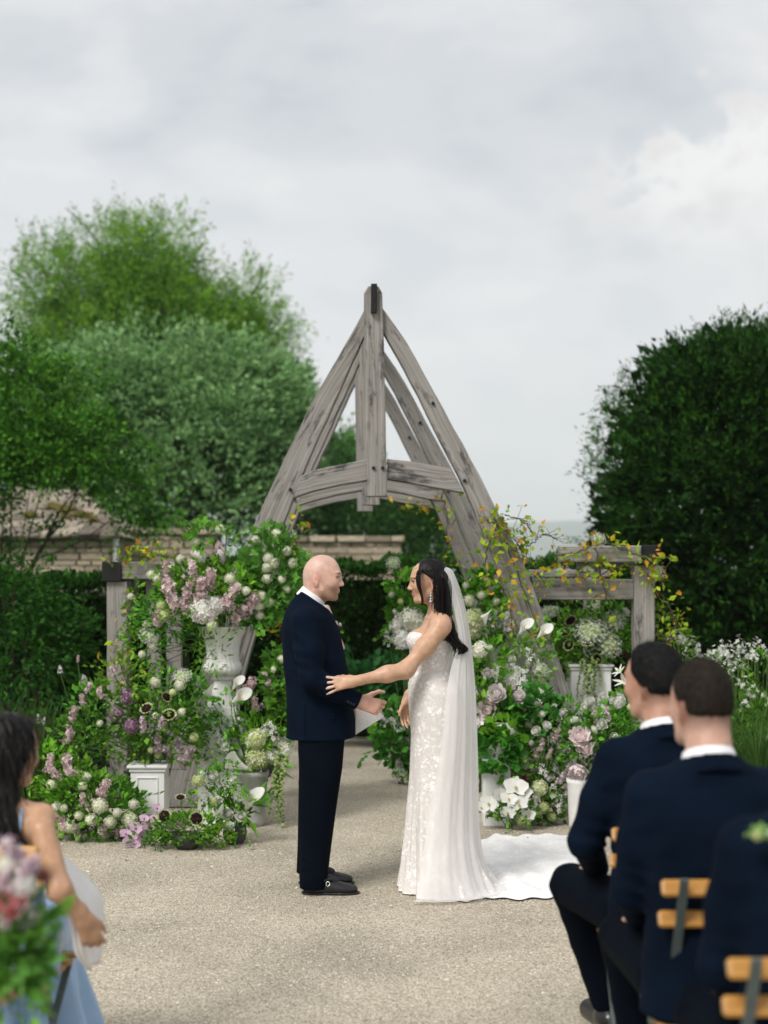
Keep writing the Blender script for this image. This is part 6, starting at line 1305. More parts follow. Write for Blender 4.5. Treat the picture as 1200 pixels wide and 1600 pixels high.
def make_templates():
    for vi in range(3):
        rng = np.random.default_rng(50 + vi)
        def floral_ball(key, mats, n, fr_, core=0.80, petals=4, squash=1.0):
            b = FB(mats); b.blob((0, 0, 0), core, 0, sq=(1, 1, squash))
            for d in fib(n): p = d * (0.88 + 0.12 * rng.random()) * np.array([1, 1, squash]); b.floret(p, d + rng.normal(0, 0.25, 3), fr_ * rng.uniform(0.85, 1.2), rng, 0 if rng.random() < 0.8 else min(1, len(mats) - 1), petals)
            FT.setdefault(key, []).append(b.done(key))
        floral_ball('snowball', ['cream', 'lime'], 70, 0.24); floral_ball('snowball_green', ['lime', 'palegreen'], 70, 0.24); floral_ball('hydrangea', ['cream', 'white'], 80, 0.27, squash=0.85); floral_ball('hydrangea_white', ['white', 'palepink'], 80, 0.27, squash=0.85); floral_ball('hydrangea_lime', ['lime', 'cream'], 80, 0.27, squash=0.85)
        for key, mats in (('lilac', ['lilac', 'blush']), ('lilac_pale', ['palepink', 'mauve'])):
            b = FB(mats); lobes = [np.array([rng.normal(0, .34) * (1 - k / 9), rng.normal(0, .34) * (1 - k / 9), -0.7 + 1.6 * k / 8]) for k in range(9)]
            for i in range(200):
                lc = lobes[rng.integers(9)]; p = lc + unit(rng.normal(0, 1, 3)) * rng.uniform(.18, .36) * np.array([1, 1, .9]); b.floret(p, p * np.array([1, 1, 0.3]) + rng.normal(0, .2, 3), 0.15 * rng.uniform(0.7, 1.25), rng, 0 if rng.random() < 0.6 else 1)
            FT.setdefault(key, []).append(b.done(key))
        for key, mats in (('allium', ['purple', 'mauve']), ('allium_crimson', ['crimson', 'crimson'])):
            b = FB(mats); b.blob((0, 0, 0), 0.42, 0)
            for d in fib(110): b.floret(d * rng.uniform(0.75, 1.0), d, 0.19, rng, 0 if rng.random() < 0.6 else 1, 6, cup=-0.15); a = unit(np.cross(d, rng.normal(0, 1, 3))) * 0.02; b.add([a, -a, d * 0.9], [[0, 1, 2]], 0)
            FT.setdefault(key, []).append(b.done(key))
        b = FB(['white', 'palegreen']); b.blob((0, 0, 0.02), 0.8, 1, sq=(1, 1, .5))     # umbel: domed head of tiny clusters
        for d in fib(90):
            if d[2] < -0.1: continue
            c = d * np.array([1, 1, 0.55]) + rng.normal(0, .03, 3); a = unit(np.cross(d, rng.normal(0, 1, 3))) * 0.022; b.add([np.array([0, 0, -0.5]) + a, np.array([0, 0, -0.5]) - a, c], [[0, 1, 2]], 1)
            for _ in range(8): b.floret(c + rng.normal(0, .075, 3), d + rng.normal(0, .4, 3), 0.075, rng, 0, 4, cup=0.1)
        FT.setdefault('umbel', []).append(b.done('umbel'))
        for key, mats, k in (('peony', ['blush', 'palepink'], 1), ('peony_white', ['palepink', 'white'], 1), ('rose', ['white', 'cream'], 0), ('rose_coral', ['coral', 'blush'], 0)):
            b = FB(mats); b.blob((0, 0, 0.05), 0.42, 0)
            for ring, (el, L, w, n) in enumerate(((80, .75, .34, 5), (64, .88, .40, 6), (46, .98, .44, 7), (26, 1.0, .46, 8), (4, .95, .44, 8))):
                for q in range(n):
                    a = 6.283 * (q + 0.5 * (ring % 2)) / n + rng.normal(0, .1); e = R(el + rng.normal(0, 6)); out = np.array([math.cos(a) * math.cos(e), math.sin(a) * math.cos(e), math.sin(e)]); upv = np.array([-math.cos(a) * math.sin(e), -math.sin(a) * math.sin(e), math.cos(e)])
                    b.petal(np.array([math.cos(a), math.sin(a), -0.3]) * 0.12 + np.array([0, 0, -0.30]), out, upv, L, w, 0.42, 0 if rng.random() < 0.7 else 1, ruffle=0.03 * (1 + k), rng=rng)
            FT.setdefault(key, []).append(b.done(key, True))
        for key, mats in (('orchid', ['white', 'white', 'yellow']), ('orchid_pink', ['orchidpink', 'mauve', 'purple'])):
            b = FB(mats)
            for a, L, w in ((90, .85, .30), (215, .85, .30), (325, .85, .30)): b.petal(np.zeros(3), np.array([math.cos(R(a)), math.sin(R(a)), 0.1]), np.array([0, 0, 1]), L, w, 0.10, 1)
            for a in (15, 165): b.petal(np.array([0, 0, 0.04]), np.array([math.cos(R(a)), math.sin(R(a)), 0.12]), np.array([0, 0, 1]), 1.0, 0.56, 0.10, 0, nu=6, nv=5)
            b.petal(np.array([0, -.02, .06]), np.array([0, -0.6, 0.7]), np.array([0, 0.5, 0.8]), 0.38, .12, 0.3, 2); b.blob((0, 0.02, .1), 0.08, 2)
            for sg in (-1, 1): b.petal(np.array([0, 0, .06]), np.array([sg * 0.6, -0.2, 0.7]), np.array([0, 0, 1.0]), 0.28, .1, 0.5, 0)
            FT.setdefault(key, []).append(b.done(key, True))
        b = FB(['dark', 'lime', 'crimson']); b.blob((0, 0, 0.02), 0.70, 0, sq=(1, 1, .36))
        for i in range(70): d = fib(140)[i]; b.floret(d * np.array([.7, .7, .26]), d, 0.09, rng, 0 if rng.random() < .8 else 2, 5)
        for q in range(22):
            a = 6.283 * q / 22 + rng.normal(0, .05); b.petal(np.array([math.cos(a), math.sin(a), 0]) * 0.60, np.array([math.cos(a), math.sin(a), 0.25 + rng.normal(0, .12)]), np.array([0, 0, 1]), 0.38 * rng.uniform(0.8, 1.1), .10, 0.2, 1, point=0.5)
        FT.setdefault('sunflower', []).append(b.done('sunflower', True))
        b = FB(['white', 'yellow', 'palegreen']); nu, nv = 10, 24; V = []        # calla spathe
        for i in range(nu):
            f = i / (nu - 1.0)
            for k in range(nv):
                a = 6.283 * k / (nv - 1) * 0.98 - 3.14; r = 0.10 + 0.42 * f ** 1.6; tip = (0.5 + 0.5 * math.cos(a)) ** 2.5; z = -1.1 + 1.55 * f + 0.75 * f * f * tip; fl = f ** 4 * 0.30 * (0.4 + tip); V.append(((r + fl) * math.cos(a), (r + fl * 0.7) * math.sin(a) * 0.95, z - 0.18 * f ** 4 * (1 - tip)))
        T = []; 
        for i in range(nu - 1):
            for k in range(nv - 1): a = i * nv + k; T += [[a, a + 1, a + nv], [a + 1, a + nv + 1, a + nv]]
        V = np.array(V); lowm = np.array(T).min(1) < 2 * nv; b.add(V, np.array(T)[~lowm], 0); b.add(V, np.array(T)[lowm], 2); b.blob((0.0, 0, 0.0), 0.075, 1, sq=(1, 1, 6.5)); FT.setdefault('calla', []).append(b.done('calla', True))
        b = FB(['white', 'yellow'])                                                # star lily
        for q in range(6): a = 6.283 * q / 6; b.petal(np.zeros(3), np.array([math.cos(a), math.sin(a), 0.8]), np.array([-math.cos(a), -math.sin(a), .6]), 1.1, .2, -0.35, 0, point=0.5)
        b.blob((0, 0, .35), .08, 1, sq=(1, 1, 3)); FT.setdefault('lily', []).append(b.done('lily', True))
        b = FB(['white', 'palepink'])                                              # loose spike of small four-petalled blossom
        for i in range(26): f = rng.random(); a = rng.random() * 6.28; rr = (1 - f) * 0.65 + .1; p = np.array([math.cos(a) * rr, math.sin(a) * rr, -1 + 2.0 * f]); b.floret(p, p * np.array([1, 1, .2]) + np.array([0, 0, .3]) + rng.normal(0, .3, 3), 0.30, rng, 0 if rng.random() < .85 else 1)
        FT.setdefault('blossom', []).append(b.done('blossom'))
        b = FB(['white', 'palepink', 'green'])                                     # open sprig of a few small flowers
        for i in range(9): p = unit(rng.normal(0, 1, 3)) * rng.uniform(0.5, 1.1); p[2] *= 1.3; a = unit(np.cross(p, rng.normal(0, 1, 3))) * 0.03; b.add([np.array([0, 0, -1.3]) + a, np.array([0, 0, -1.3]) - a, p], [[0, 1, 2]], 2); b.floret(p, p + np.array([0, 0, .5]) + rng.normal(0, .3, 3), 0.38, rng, 0 if rng.random() < .85 else 1)
        FT.setdefault('sprig', []).append(b.done('sprig'))
        b = FB(['palegreen', 'green'])                                             # hanging tassel, length 1 down
        for i in range(70): f = i / 70.0; p = np.array([0.05 * math.sin(5 * f), 0.05 * math.cos(4 * f), -f]) + rng.normal(0, 0.018, 3); b.blob(p, 0.026 * (1.1 - 0.6 * f), 0 if rng.random() < .7 else 1)
        FT.setdefault('tassel', []).append(b.done('tassel'))
        b = FB(['lime', 'palegreen']); b.blob((0, 0, 0), 0.9, 0); [b.petal(np.array([0, 0, -.85]), np.array([math.cos(a), math.sin(a), .3]), np.array([0, 0, 1]), 1.0, .5, 1.1, 1) for a in (0, 2.1, 4.2)]; FT.setdefault('bud', []).append(b.done('bud', True))
make_templates()
NAMES = {'snowball': 'snowball_bloom', 'snowball_green': 'snowball_bloom', 'hydrangea': 'hydrangea_head', 'hydrangea_white': 'hydrangea_head', 'hydrangea_lime': 'hydrangea_head', 'lilac': 'lilac_spray', 'lilac_pale': 'lilac_spray', 'allium': 'allium_head', 'allium_crimson': 'allium_head', 'umbel': 'umbel_head', 'peony': 'peony_bloom', 'peony_white': 'peony_bloom', 'rose': 'rose_bloom', 'rose_coral': 'rose_bloom', 'orchid': 'orchid_bloom', 'orchid_pink': 'orchid_bloom', 'sunflower': 'sunflower_head', 'calla': 'calla_bloom', 'lily': 'lily_bloom', 'blossom': 'blossom_spike', 'sprig': 'blossom_sprig', 'tassel': 'amaranth_tassel', 'bud': 'flower_bud'}
UPRIGHT = {'lilac', 'lilac_pale', 'calla', 'blossom', 'lily', 'sprig'}
frng = np.random.default_rng(77)
G1, G2 = (0.036, 0.092, 0.014), (0.22, 0.36, 0.055)
def arrangement(name, label, d, base, foliage, flowers, cat='flowers', group=None, stems=True, stem_z=None, depth=0.16, sprig=None):
    """foliage: (px, py, rx, ry, n, leaf size m, shape, c1, c2); flowers: (kind, px, py, radius px[, depth offset[, tilt]])"""
    t = empty(name, base, label, cat, group); base = np.array(base, float); lb = MB(); sb = MB(); E = []
    for fo in foliage:
        px, py, rx, ry, n, ls = fo[:6]; sh = fo[6] if len(fo) > 6 else 'ovate'; c1, c2 = (fo[7], fo[8]) if len(fo) > 8 else (G1, G2); do = fo[9] if len(fo) > 9 else 0.0
        c = at(px, py, d + do); r = np.array([rx * d / F, min(depth * 1.6, max(depth * 0.6, rx * d / F * 0.75)), ry * d / F]); E.append((px, py, rx, ry, r[1], do))
        n = int(n * 1.25); tn = frng.uniform(0.75, 1.15) * np.array([frng.uniform(0.8, 1.15), 1.0, frng.uniform(0.8, 1.6)]); c1, c2 = np.array(c1) * tn, np.array(c2) * tn; q, dr = ball(n, frng, 0.3); P = c + q * r; leaves(lb, P, dr + np.array([0, -0.25, 0.25]), ls, sh, frng, c1, c2, jit=0.6)
        ns = max(4, n // 28) if n > 40 else 0                                       # loose sprigs that break the outline
        q, dr = ball(ns, frng, 0.85); tt = np.linspace(0.1, 1, 7)[None, :, None]; S0 = c + q * r * 0.8; L_ = (np.array([0.09]) * frng.uniform(0.6, 2.0, ns))[:, None, None]; g = unit(dr + np.array([0, -0.2, 0.35])); P = (S0[:, None, :] + g[:, None, :] * L_ * tt + np.array([0, 0, -0.4]) * L_ * tt ** 2)
        for row in P[::2]: sb.tube(row, 0.0016, 3, col=(0.06, 0.12, 0.03))
        leaves(lb, P.reshape(-1, 3), np.repeat(g, 7, 0), ls * 0.8, sh, frng, c1, c2, jit=0.9)
        for _ in range(max(3, n // 90)):
            e = c + unit(frng.normal(0, 1, 3)) * r * 0.8; b0 = base.copy() if stem_z is None else np.array([base[0], base[1], stem_z]); sb.tube(bez(b0 + frng.normal(0, .02, 3) * np.array([1, 1, 0]), (b0 + e) / 2 + np.array([0, 0, .06]), e, 7), .0028, 4, col=(0.05, 0.09, 0.02))
    for fl in flowers:
        kd, px, py, rp = fl[:4]; o = fl[4] if len(fl) > 4 else None
        nrm = np.array([0, -0.75, 0.55])
        if o is None:
            o = 0.0
            for (ex, ey, rx, ry, rd, do) in E:
                q = 1 - ((px - ex) / rx) ** 2 - ((py - ey) / ry) ** 2
                if q > 0 and do - rd * math.sqrt(q) < o: o = do - rd * math.sqrt(q) * 1.02; nrm = unit(np.array([(px - ex) / rx * 0.8, -math.sqrt(q) * 0.9, -(py - ey) / ry * 0.7 + 0.35]))
        c = at(px, py, d + o); r = rp * 1.12 * (d + o) / F if kd != 'tassel' else rp * (d + o) / F; me = FT[kd][frng.integers(3)]
        nv = Vector([float(a) for a in nrm]) + Vector([float(a) for a in frng.normal(0, .22, 3)])
        if kd in UPRIGHT: nv = Vector((nrm[0] * 0.5 + frng.normal(0, .25), -0.25 + frng.normal(0, .15), 0.9))
        if len(fl) > 5: nv = Vector(fl[5])
        rot = nv.to_track_quat('Z', 'Y') if kd not in ('tassel',) else Quaternion((1, 0, 0, 0))
        if kd.startswith('orchid'): rot = Vector((frng.normal(0, .3), -1, .25)).to_track_quat('Z', 'Y') @ Quaternion((0, 0, 1), frng.normal(0, .25))
        elif kd != 'calla': rot = rot @ Quaternion((0, 0, 1), frng.random() * 6.28)
        part(NAMES[kd], me, None, t, loc=c, rot=rot, scale=r * frng.uniform(0.93, 1.07))
        if stems and kd != 'tassel':
            b0 = base.copy() if stem_z is None else np.array([base[0], base[1], stem_z]); tail = c - np.array(rot @ Vector((0, 0, 1))) * r * (1.0 if kd in UPRIGHT else 0.6); sb.tube(bez(b0 * 0.6 + tail * 0.4 + np.array([0, .05, -0.02]), (b0 * .3 + tail * .7) + np.array([0, 0, .03]) - np.array(rot @ Vector((0, 0, 1))) * 0.05, tail, 8), .0032 if kd == 'calla' else .0024, 5, col=(0.10, 0.20, 0.04))
    if lb.n: part('foliage', lb.mesh('foliage'), M_LEAF, t, kind='stuff')
    if sb.n: part('stems', sb.mesh('stems', smooth=True), M_STEM, t, kind='stuff')
    return t
M_STEM = mat('stem', (0.9, 0.9, 0.9), (1.1, 1.1, 1.1), rough=0.55, attr=True, spec=0.3)
# ------------------------------------------------------------------ urns, plinths, pots
M_PLASTER = mat('white_plaster', (0.68, 0.67, 0.65), (0.79, 0.78, 0.76), scale=7, rough=0.7, bump=0.15, bscale=40, spec=0.2, ramp=(0.3, 0.6))
M_STONEPOT = mat('pale_stone_pot', (0.33, 0.33, 0.32), (0.48, 0.48, 0.46), scale=9, rough=0.85, bump=0.3, bscale=50, spec=0.1)
M_DARKPOT = mat('charcoal_glaze', (0.028, 0.030, 0.032), (0.055, 0.058, 0.06), scale=6, rough=0.5, bump=0.1, spec=0.35)
def lathe(prof, n=40, flute=None):
    V = []; Q = []
    for i, (r, z) in enumerate(prof):
        for k in range(n):
            a = 6.283185 * k / n; rr = r * (1 + (flute(a, z) if flute else 0)); V.append((rr * math.cos(a), rr * math.sin(a), z))
    m = len(prof); Q = [[i * n + k, i * n + (k + 1) % n, (i + 1) * n + (k + 1) % n, (i + 1) * n + k] for i in range(m - 1) for k in range(n)]
    return V, Q
def lathe_part(name, prof, mt, parent, loc, n=40, flute=None):
    V, Q = lathe(prof, n, flute); mb = MB(); mb.add(V, Q=Q); return part(name, mb.mesh(name, smooth=True, color=False), mt, parent, loc=loc)
def bevel_box(name, lo, hi, mt, parent, bev=0.006):
    mb = MB(); mb.box(lo, hi); o = part(name, mb.mesh(name, color=False), mt, parent); m = o.modifiers.new('bevel', 'BEVEL'); m.width = bev; m.segments = 2; return o
def plinth(label, px0, px1, pytop, pybase, d, panel=True, cap=0.014, group='white plinths among the flowers'):
    x0, x1 = at(px0, 0, d)[0], at(px1, 0, d)[0]; zt = at(0, pytop, d)[2]; w = x1 - x0; y0 = d - w / 2; y1 = d + w / 2
    t = empty('plinth', ((x0 + x1) / 2, d, 0), label, 'plinth', group)
    bevel_box('shaft', (x0 + cap, y0 + cap, 0.06), (x1 - cap, y1 - cap, zt - 0.045), M_WHITE, t, 0.004)
    bevel_box('base', (x0 - 0.004, y0 - 0.004, 0.0), (x1 + 0.004, y1 + 0.004, 0.062), M_WHITE, t)
    bevel_box('cap', (x0 + 0.004, y0 + 0.004, zt - 0.046), (x1 - 0.004, y1 - 0.004, zt - 0.022), M_WHITE, t); bevel_box('cap', (x0 - 0.008, y0 - 0.008, zt - 0.0215), (x1 + 0.008, y1 + 0.008, zt), M_WHITE, t)
    if panel:
        a, b, e, f = x0 + w * 0.22, x1 - w * 0.22, 0.06 + (zt - 0.1) * 0.16, zt - 0.045 - (zt - 0.1) * 0.10; yy = y0 + cap
        for q in ((a, b, e, e + .008), (a, b, f - .008, f), (a, a + .008, e + .008, f - .008), (b - .008, b, e + .008, f - .008)): bevel_box('panel_moulding', (q[0], yy - 0.007, q[2]), (q[1], yy + 0.003, q[3]), M_WHITE, t, 0.002)
    return t, zt
# left: big fluted urn on baluster pedestal
dU = 10.05
def urn():
    x = at(348, 0, dU)[0]; Z = lambda py: at(0, py, dU)[2]; m = dU / F
    t = empty('pedestal', (x, dU, 0), 'white square pedestal carrying the fluted urn', 'pedestal'); hw = 35 * m
    bevel_box('shaft', (x - hw, dU - hw, 0.05), (x + hw, dU + hw, Z(1132)), M_PLASTER, t); bevel_box('base', (x - hw - .03, dU - hw - .03, 0), (x + hw + .03, dU + hw + .03, 0.052), M_PLASTER, t)
    z = Z(1132)
    for k, (e, h) in enumerate(((0.0, .012), (-0.015, .03), (-0.03, .02))):
        e_ = hw + 0.008 + e; bevel_box('moulding', (x - e_, dU - e_, z + 0.0005 + 0.001 * k), (x + e_, dU + e_, z + h), M_PLASTER, t, 0.003); z += h
    t2 = empty('urn', (x, dU, z), 'white fluted plaster urn brimming with lilac and snowball blooms', 'urn')
    bevel_box('foot_block', (x - 24 * m, dU - 24 * m, z + 0.002), (x + 24 * m, dU + 24 * m, Z(1103)), M_PLASTER, t2, 0.004)
    z1 = Z(1103); zs = Z(1058); H = zs - z1; fl = lambda a, zz: 0.05 * math.cos(20 * a)
    lathe_part('stem', [(23 * m, 0), (23 * m, .10 * H), (20 * m, .16 * H), (17 * m, .40 * H), (14 * m, .70 * H), (13 * m, .9 * H), (16 * m, H)], M_PLASTER, t2, (x, dU, z1), 60, fl)
    lathe_part('collar_ring', [(0, 0), (15 * m, 0), (17.5 * m, 2 * m), (17.5 * m, 5 * m), (15 * m, 7 * m), (0, 7 * m)], M_PLASTER, t2, (x, dU, zs - 4 * m), 36)
    fl2 = lambda a, zz: 0.04 * math.cos(24 * a) * (1 if 6 * m < zz < 72 * m else 0)
    lathe_part('bowl', [(0, 1 * m), (15 * m, 2 * m), (26 * m, 6 * m), (30 * m, 14 * m), (28 * m, 21 * m), (24.5 * m, 27 * m), (25 * m, 45 * m), (28 * m, 60 * m), (34 * m, 71 * m), (38.5 * m, 76 * m), (40 * m, 79 * m), (37 * m, 80 * m), (33 * m, 72 * m), (26 * m, 58 * m), (0, 56 * m)], M_PLASTER, t2, (x, dU, zs), 72, fl2)
    return x, Z(985)
UX, UZ = urn()
SB, SG, LI, LP_ = 'snowball', 'snowball_green', 'lilac', 'lilac_pale'
DK1, DK2 = (0.012, 0.038, 0.010), (0.05, 0.11, 0.02)
LIME1, LIME2 = (0.085, 0.16, 0.02), (0.20, 0.29, 0.04)
arrangement('urn_bouquet', 'huge lilac and white snowball bouquet spilling over the tall urn', dU, (UX, dU, UZ - 0.05),
    [(330, 925, 92, 50, 620, .060, 'ovate'), (300, 900, 55, 30, 200, .055, 'ovate'), (425, 885, 42, 62, 330, .072, 'lobed', (0.05, .12, .02), (.13, .25, .05)), (405, 950, 38, 28, 130, .065, 'lobed'), (262, 965, 55, 40, 260, .05, 'ovate'), (318, 833, 22, 24, 40, .06, 'lobed'), (230, 1010, 34, 55, 170, .045, 'ovate'), (335, 1010, 20, 45, 110, .045, 'lance', G1, G2, -0.2), (318, 1030, 14, 50, 80, .045, 'lance', G1, G2, -0.12), (305, 985, 30, 40, 130, .04, 'lance'), (358, 850, 14, 30, 20, .05, 'lobed'), (210, 950, 18, 40, 50, .045)],
    [(SB, 344, 827, 7.5), (SB, 307, 846, 6), (SB, 419, 872, 8), (SB, 429, 880, 7), (SB, 417, 887, 7), (SB, 399, 844, 7), (SB, 432, 834, 7), (SB, 359, 904, 8), (SB, 417, 904, 7), (SB, 282, 874, 7), (SB, 408, 931, 7.5), (SB, 404, 947, 8), (SB, 371, 917, 6), (SB, 384, 923, 6), (SB, 331, 960, 8), (SB, 406, 961, 7), (SB, 331, 977, 8), (SG, 256, 962, 9), (SG, 252, 947, 8), (SB, 447, 861, 7), (SB, 457, 880, 7), (SB, 421, 942, 7), (SB, 236, 898, 6), (SB, 247, 904, 8), (SB, 384, 862, 5), (SB, 440, 905, 6), (SB, 448, 920, 6),
     (LI, 265, 899, 20), (LI, 301, 897, 18), (LI, 329, 908, 20), (LI, 271, 931, 22), (LI, 290, 942, 18), (LI, 357, 938, 20), (LI, 387, 950, 20), (LI, 339, 868, 17), (LI, 372, 960, 15), (LI, 245, 968, 13), (LI, 312, 925, 18), ('hydrangea_white', 318, 952, 20), ('hydrangea_white', 338, 945, 13), ('peony_white', 312, 872, 17), ('peony_white', 347, 868, 15), ('umbel', 232, 994, 14), (SB, 238, 1010, 5), (SB, 222, 1022, 5), (SB, 228, 975, 5), ('lilac_pale', 178, 1046, 11), (SB, 204, 932, 5)], cat='bouquet', stem_z=UZ - 0.1, depth=0.22)
P1, P1Z = plinth('short white panelled plinth under the purple allium bouquet', 205, 264, 1192, 1290, 9.75)
arrangement('plinth_bouquet', 'allium and dark sunflower bouquet on the short white plinth', 9.75, (at(235, 0, 9.75)[0], 9.75, P1Z),
    [(245, 1125, 70, 45, 420, .05), (210, 1165, 45, 28, 170, .038, 'ovate', LIME1, (.16, .26, .05)), (285, 1150, 38, 45, 200, .042), (150, 1110, 45, 45, 190, .05), (120, 1150, 40, 40, 150, .045), (270, 1075, 45, 30, 120, .045), (300, 1100, 30, 50, 140, .05), (195, 1060, 40, 40, 110, .05, 'ovate', LIME1, LIME2)],
    [('allium', 200, 1090, 13), ('allium', 181, 1116, 12), ('allium', 206, 1135, 12.5), ('umbel', 285, 1057, 13), (SB, 281, 1070, 8), (SB, 242, 1066, 7.5), ('sunflower', 229, 1107, 12), ('sunflower', 264, 1117, 12), ('sunflower', 260, 1089, 10), (LP_, 224, 1134, 12), (LP_, 252, 1132, 12), (LP_, 249, 1162, 13), (LP_, 262, 1173, 10), (LP_, 279, 1166, 13), (LP_, 294, 1178, 12), (LP_, 286, 1195, 10), ('bud', 303, 1152, 8), ('bud', 247, 1179, 7), ('bud', 236, 1172, 6), ('bud', 270, 1082, 6), (LI, 114, 1120, 14), (LI, 157, 1085, 11), (LI, 108, 1152, 13), (LI, 130, 1096, 10), (LP_, 138, 1076, 9), (SB, 156, 1130, 5), (SB, 243, 1118, 5), (SB, 284, 1112, 6)], cat='bouquet', stem_z=P1Z - 0.02)
arrangement('snowball_bush', 'low mound of green-white snowball and pink lilac on the gravel at left', 9.45, (at(150, 0, 9.45)[0], 9.45, 0),
    [(145, 1265, 78, 58, 620, .055), (110, 1230, 50, 45, 260, .05), (190, 1270, 40, 45, 200, .05), (100, 1295, 35, 28, 140, .05), (70, 1200, 35, 45, 140, .045)],
    [(SB, 80, 1226, 7), (SB, 134, 1214, 7.5), (SB, 129, 1228, 6.5), (SB, 156, 1259, 10.5), (SB, 142, 1281, 8.5), (SB, 110, 1292, 8.5), (SB, 172, 1284, 9.5), (SB, 183, 1270, 7), (SB, 123, 1274, 7), (SB, 89, 1261, 7.5), (SG, 99, 1295, 6.5), (SB, 112, 1318, 8), (SB, 202, 1281, 11), (SB, 209, 1257, 8), (SB, 100, 1263, 6), (LI, 108, 1199, 17), (LI, 161, 1236, 16), (LI, 78, 1195, 14), (LI, 162, 1295, 13), (LI, 95, 1282, 13), (LI, 185, 1300, 12), (LI, 130, 1250, 11), (LI, 88, 1210, 12), (LI, 122, 1300, 12)], cat='flower bush')
arrangement('pink_orchid_stem', 'mauve pink orchid stems lying at the foot of the short plinth', 9.1, (at(225, 0, 9.1)[0], 9.1, 0), [(222, 1312, 22, 8, 12, .04)],
    [('orchid_pink', x, y, r, -0.02 * i % 0.09) for i, (x, y, r) in enumerate([(203, 1314, 12), (222, 1307, 13), (213, 1294, 12), (232, 1291, 12), (243, 1280, 10), (197, 1303, 10), (236, 1311, 12), (246, 1263, 8), (226, 1279, 9), (210, 1319, 10)])], cat='orchid', depth=.05)
def pot(name, label, px, py_top, rpx, d, prof, mt, cat='pot', z0=0.0):
    x = at(px, 0, d)[0]; H = at(0, py_top, d)[2] - z0; r = rpx * d / F; t = empty(name, (x, d, z0), label, cat); lathe_part('body', [(a * r, b * H) for a, b in prof], mt, t, (x, d, z0 + 0.0005), 44)
    lathe_part('soil', [(0, H * 0.86), (r * 0.62, H * 0.86)], M_SOIL, t, (x, d, z0), 24); return x, H + z0
BOWL = [(0, 0), (.6, 0.0), (.85, .3), (1.0, .75), (1.0, 1.0), (.94, 1.0), (.9, .85), (0, .84)]; VASE = [(0, 0), (.66, 0), (.9, .2), (1.0, .5), (.9, .85), (.72, 1.0), (.66, 1.0), (.7, .88), (0, .86)]; TUB = [(0, 0), (.74, 0), (.80, .1), (.94, .9), (1.0, .92), (1.0, 1.0), (.92, 1.0), (.88, .86), (0, .85)]
bx_, bh = pot('bowl', 'charcoal bowl of yellow-green foliage on the gravel', 292, 1302, 24, 9.08, BOWL, M_DARKPOT)
arrangement('foliage_bowl', 'bright yellow-green bushy foliage with dark sunflowers in charcoal bowl', 9.08, (bx_, 9.08, bh * 0.7), [(290, 1295, 52, 22, 520, .034, 'ovate', (.07, .15, .015), (.20, .30, .04)), (345, 1305, 22, 16, 110, .032, 'ovate', (.07, .15, .015), (.20, .30, .04)), (245, 1312, 16, 16, 80, .032, 'ovate', (.06, .14, .02), (.15, .26, .04))],
    [('sunflower', 257, 1275, 12, -.05, (0, -1, .3)), ('sunflower', 307, 1279, 12, -.1, (0, -1, .3)), ('sunflower', 282, 1246, 9, 0, (0, -.4, .9))], cat='foliage')
vx, vh = pot('vase', 'round charcoal vase holding white scabious and callas', 367, 1284, 19, 9.25, VASE, M_DARKPOT)
arrangement('white_posy', 'white scabious and open calla lily posy in the charcoal vase', 9.25, (vx, 9.25, vh * 0.8), [(365, 1272, 26, 16, 60, .06), (330, 1235, 36, 34, 170, .034), (350, 1215, 26, 26, 90, .034), (385, 1262, 12, 25, 16, .12, 'lance')],
    [('calla', 390, 1252, 19, -.06, (.35, -.4, .85)), ('calla', 346, 1272, 17, -.06, (-.5, -.5, .7)), ('rose', 357, 1292, 10, -.11), ('rose', 376, 1276, 9, -.09), ('rose', 356, 1272, 9, -.08), ('rose', 331, 1214, 11, -.05), ('blossom', 318, 1214, 9), ('blossom', 340, 1247, 7), ('blossom', 372, 1233, 7), (SG, 310, 1220, 9), (SG, 334, 1252, 6), ('blossom', 364, 1218, 6)], cat='posy')
sx, sh_ = pot('stone_planter', 'pale stone planter with calla lilies behind the groom', 390, 1204, 30, 9.9, TUB, M_STONEPOT)
arrangement('calla_display', 'tall white calla lilies with pale green hydrangeas in the stone planter', 9.9, (sx, 9.9, sh_ * 0.9), [(400, 1158, 42, 40, 260, .055), (435, 1060, 22, 55, 170, .06, 'lobed', (.05, .13, .025), (.13, .25, .06)), (345, 1160, 35, 40, 170, .045), (440, 1110, 20, 40, 90, .055), (360, 1115, 22, 40, 70, .04), (420, 1200, 22, 34, 26, .14, 'lance')],
    [('hydrangea_lime', 399, 1154, 15), ('hydrangea_lime', 402, 1183, 18), ('hydrangea', 441, 1170, 18), ('hydrangea', 425, 1180, 12), ('calla', 370, 1193, 23, -.22, (-.75, -.35, .45)), ('calla', 305, 1069, 11, -.1, (-.35, -.3, .9)), ('calla', 327, 1084, 14, -.15, (-.3, -.4, .9)), ('calla', 373, 1090, 14, -.15, (.75, -.2, .6)), ('calla', 369, 1069, 11, -.1, (.5, -.2, .8)), ('tassel', 436, 1178, 110, -.12), ('tassel', 428, 1172, 100, -.10), ('tassel', 443, 1180, 95, -.13), ('tassel', 433, 1190, 90, -.15), ('blossom', 425, 1142, 12), ('blossom', 415, 1138, 10), ('blossom', 339, 1152, 9), ('blossom', 352, 1160, 9), (LI, 389, 1077, 17), (LI, 418, 1064, 12), (LI, 399, 1102, 13), (SB, 440, 1030, 6), (SB, 428, 1046, 5), ('bud', 331, 1175, 6), ('bud', 442, 1290, 4, -.1)], cat='flowers', stem_z=sh_ * 0.8)
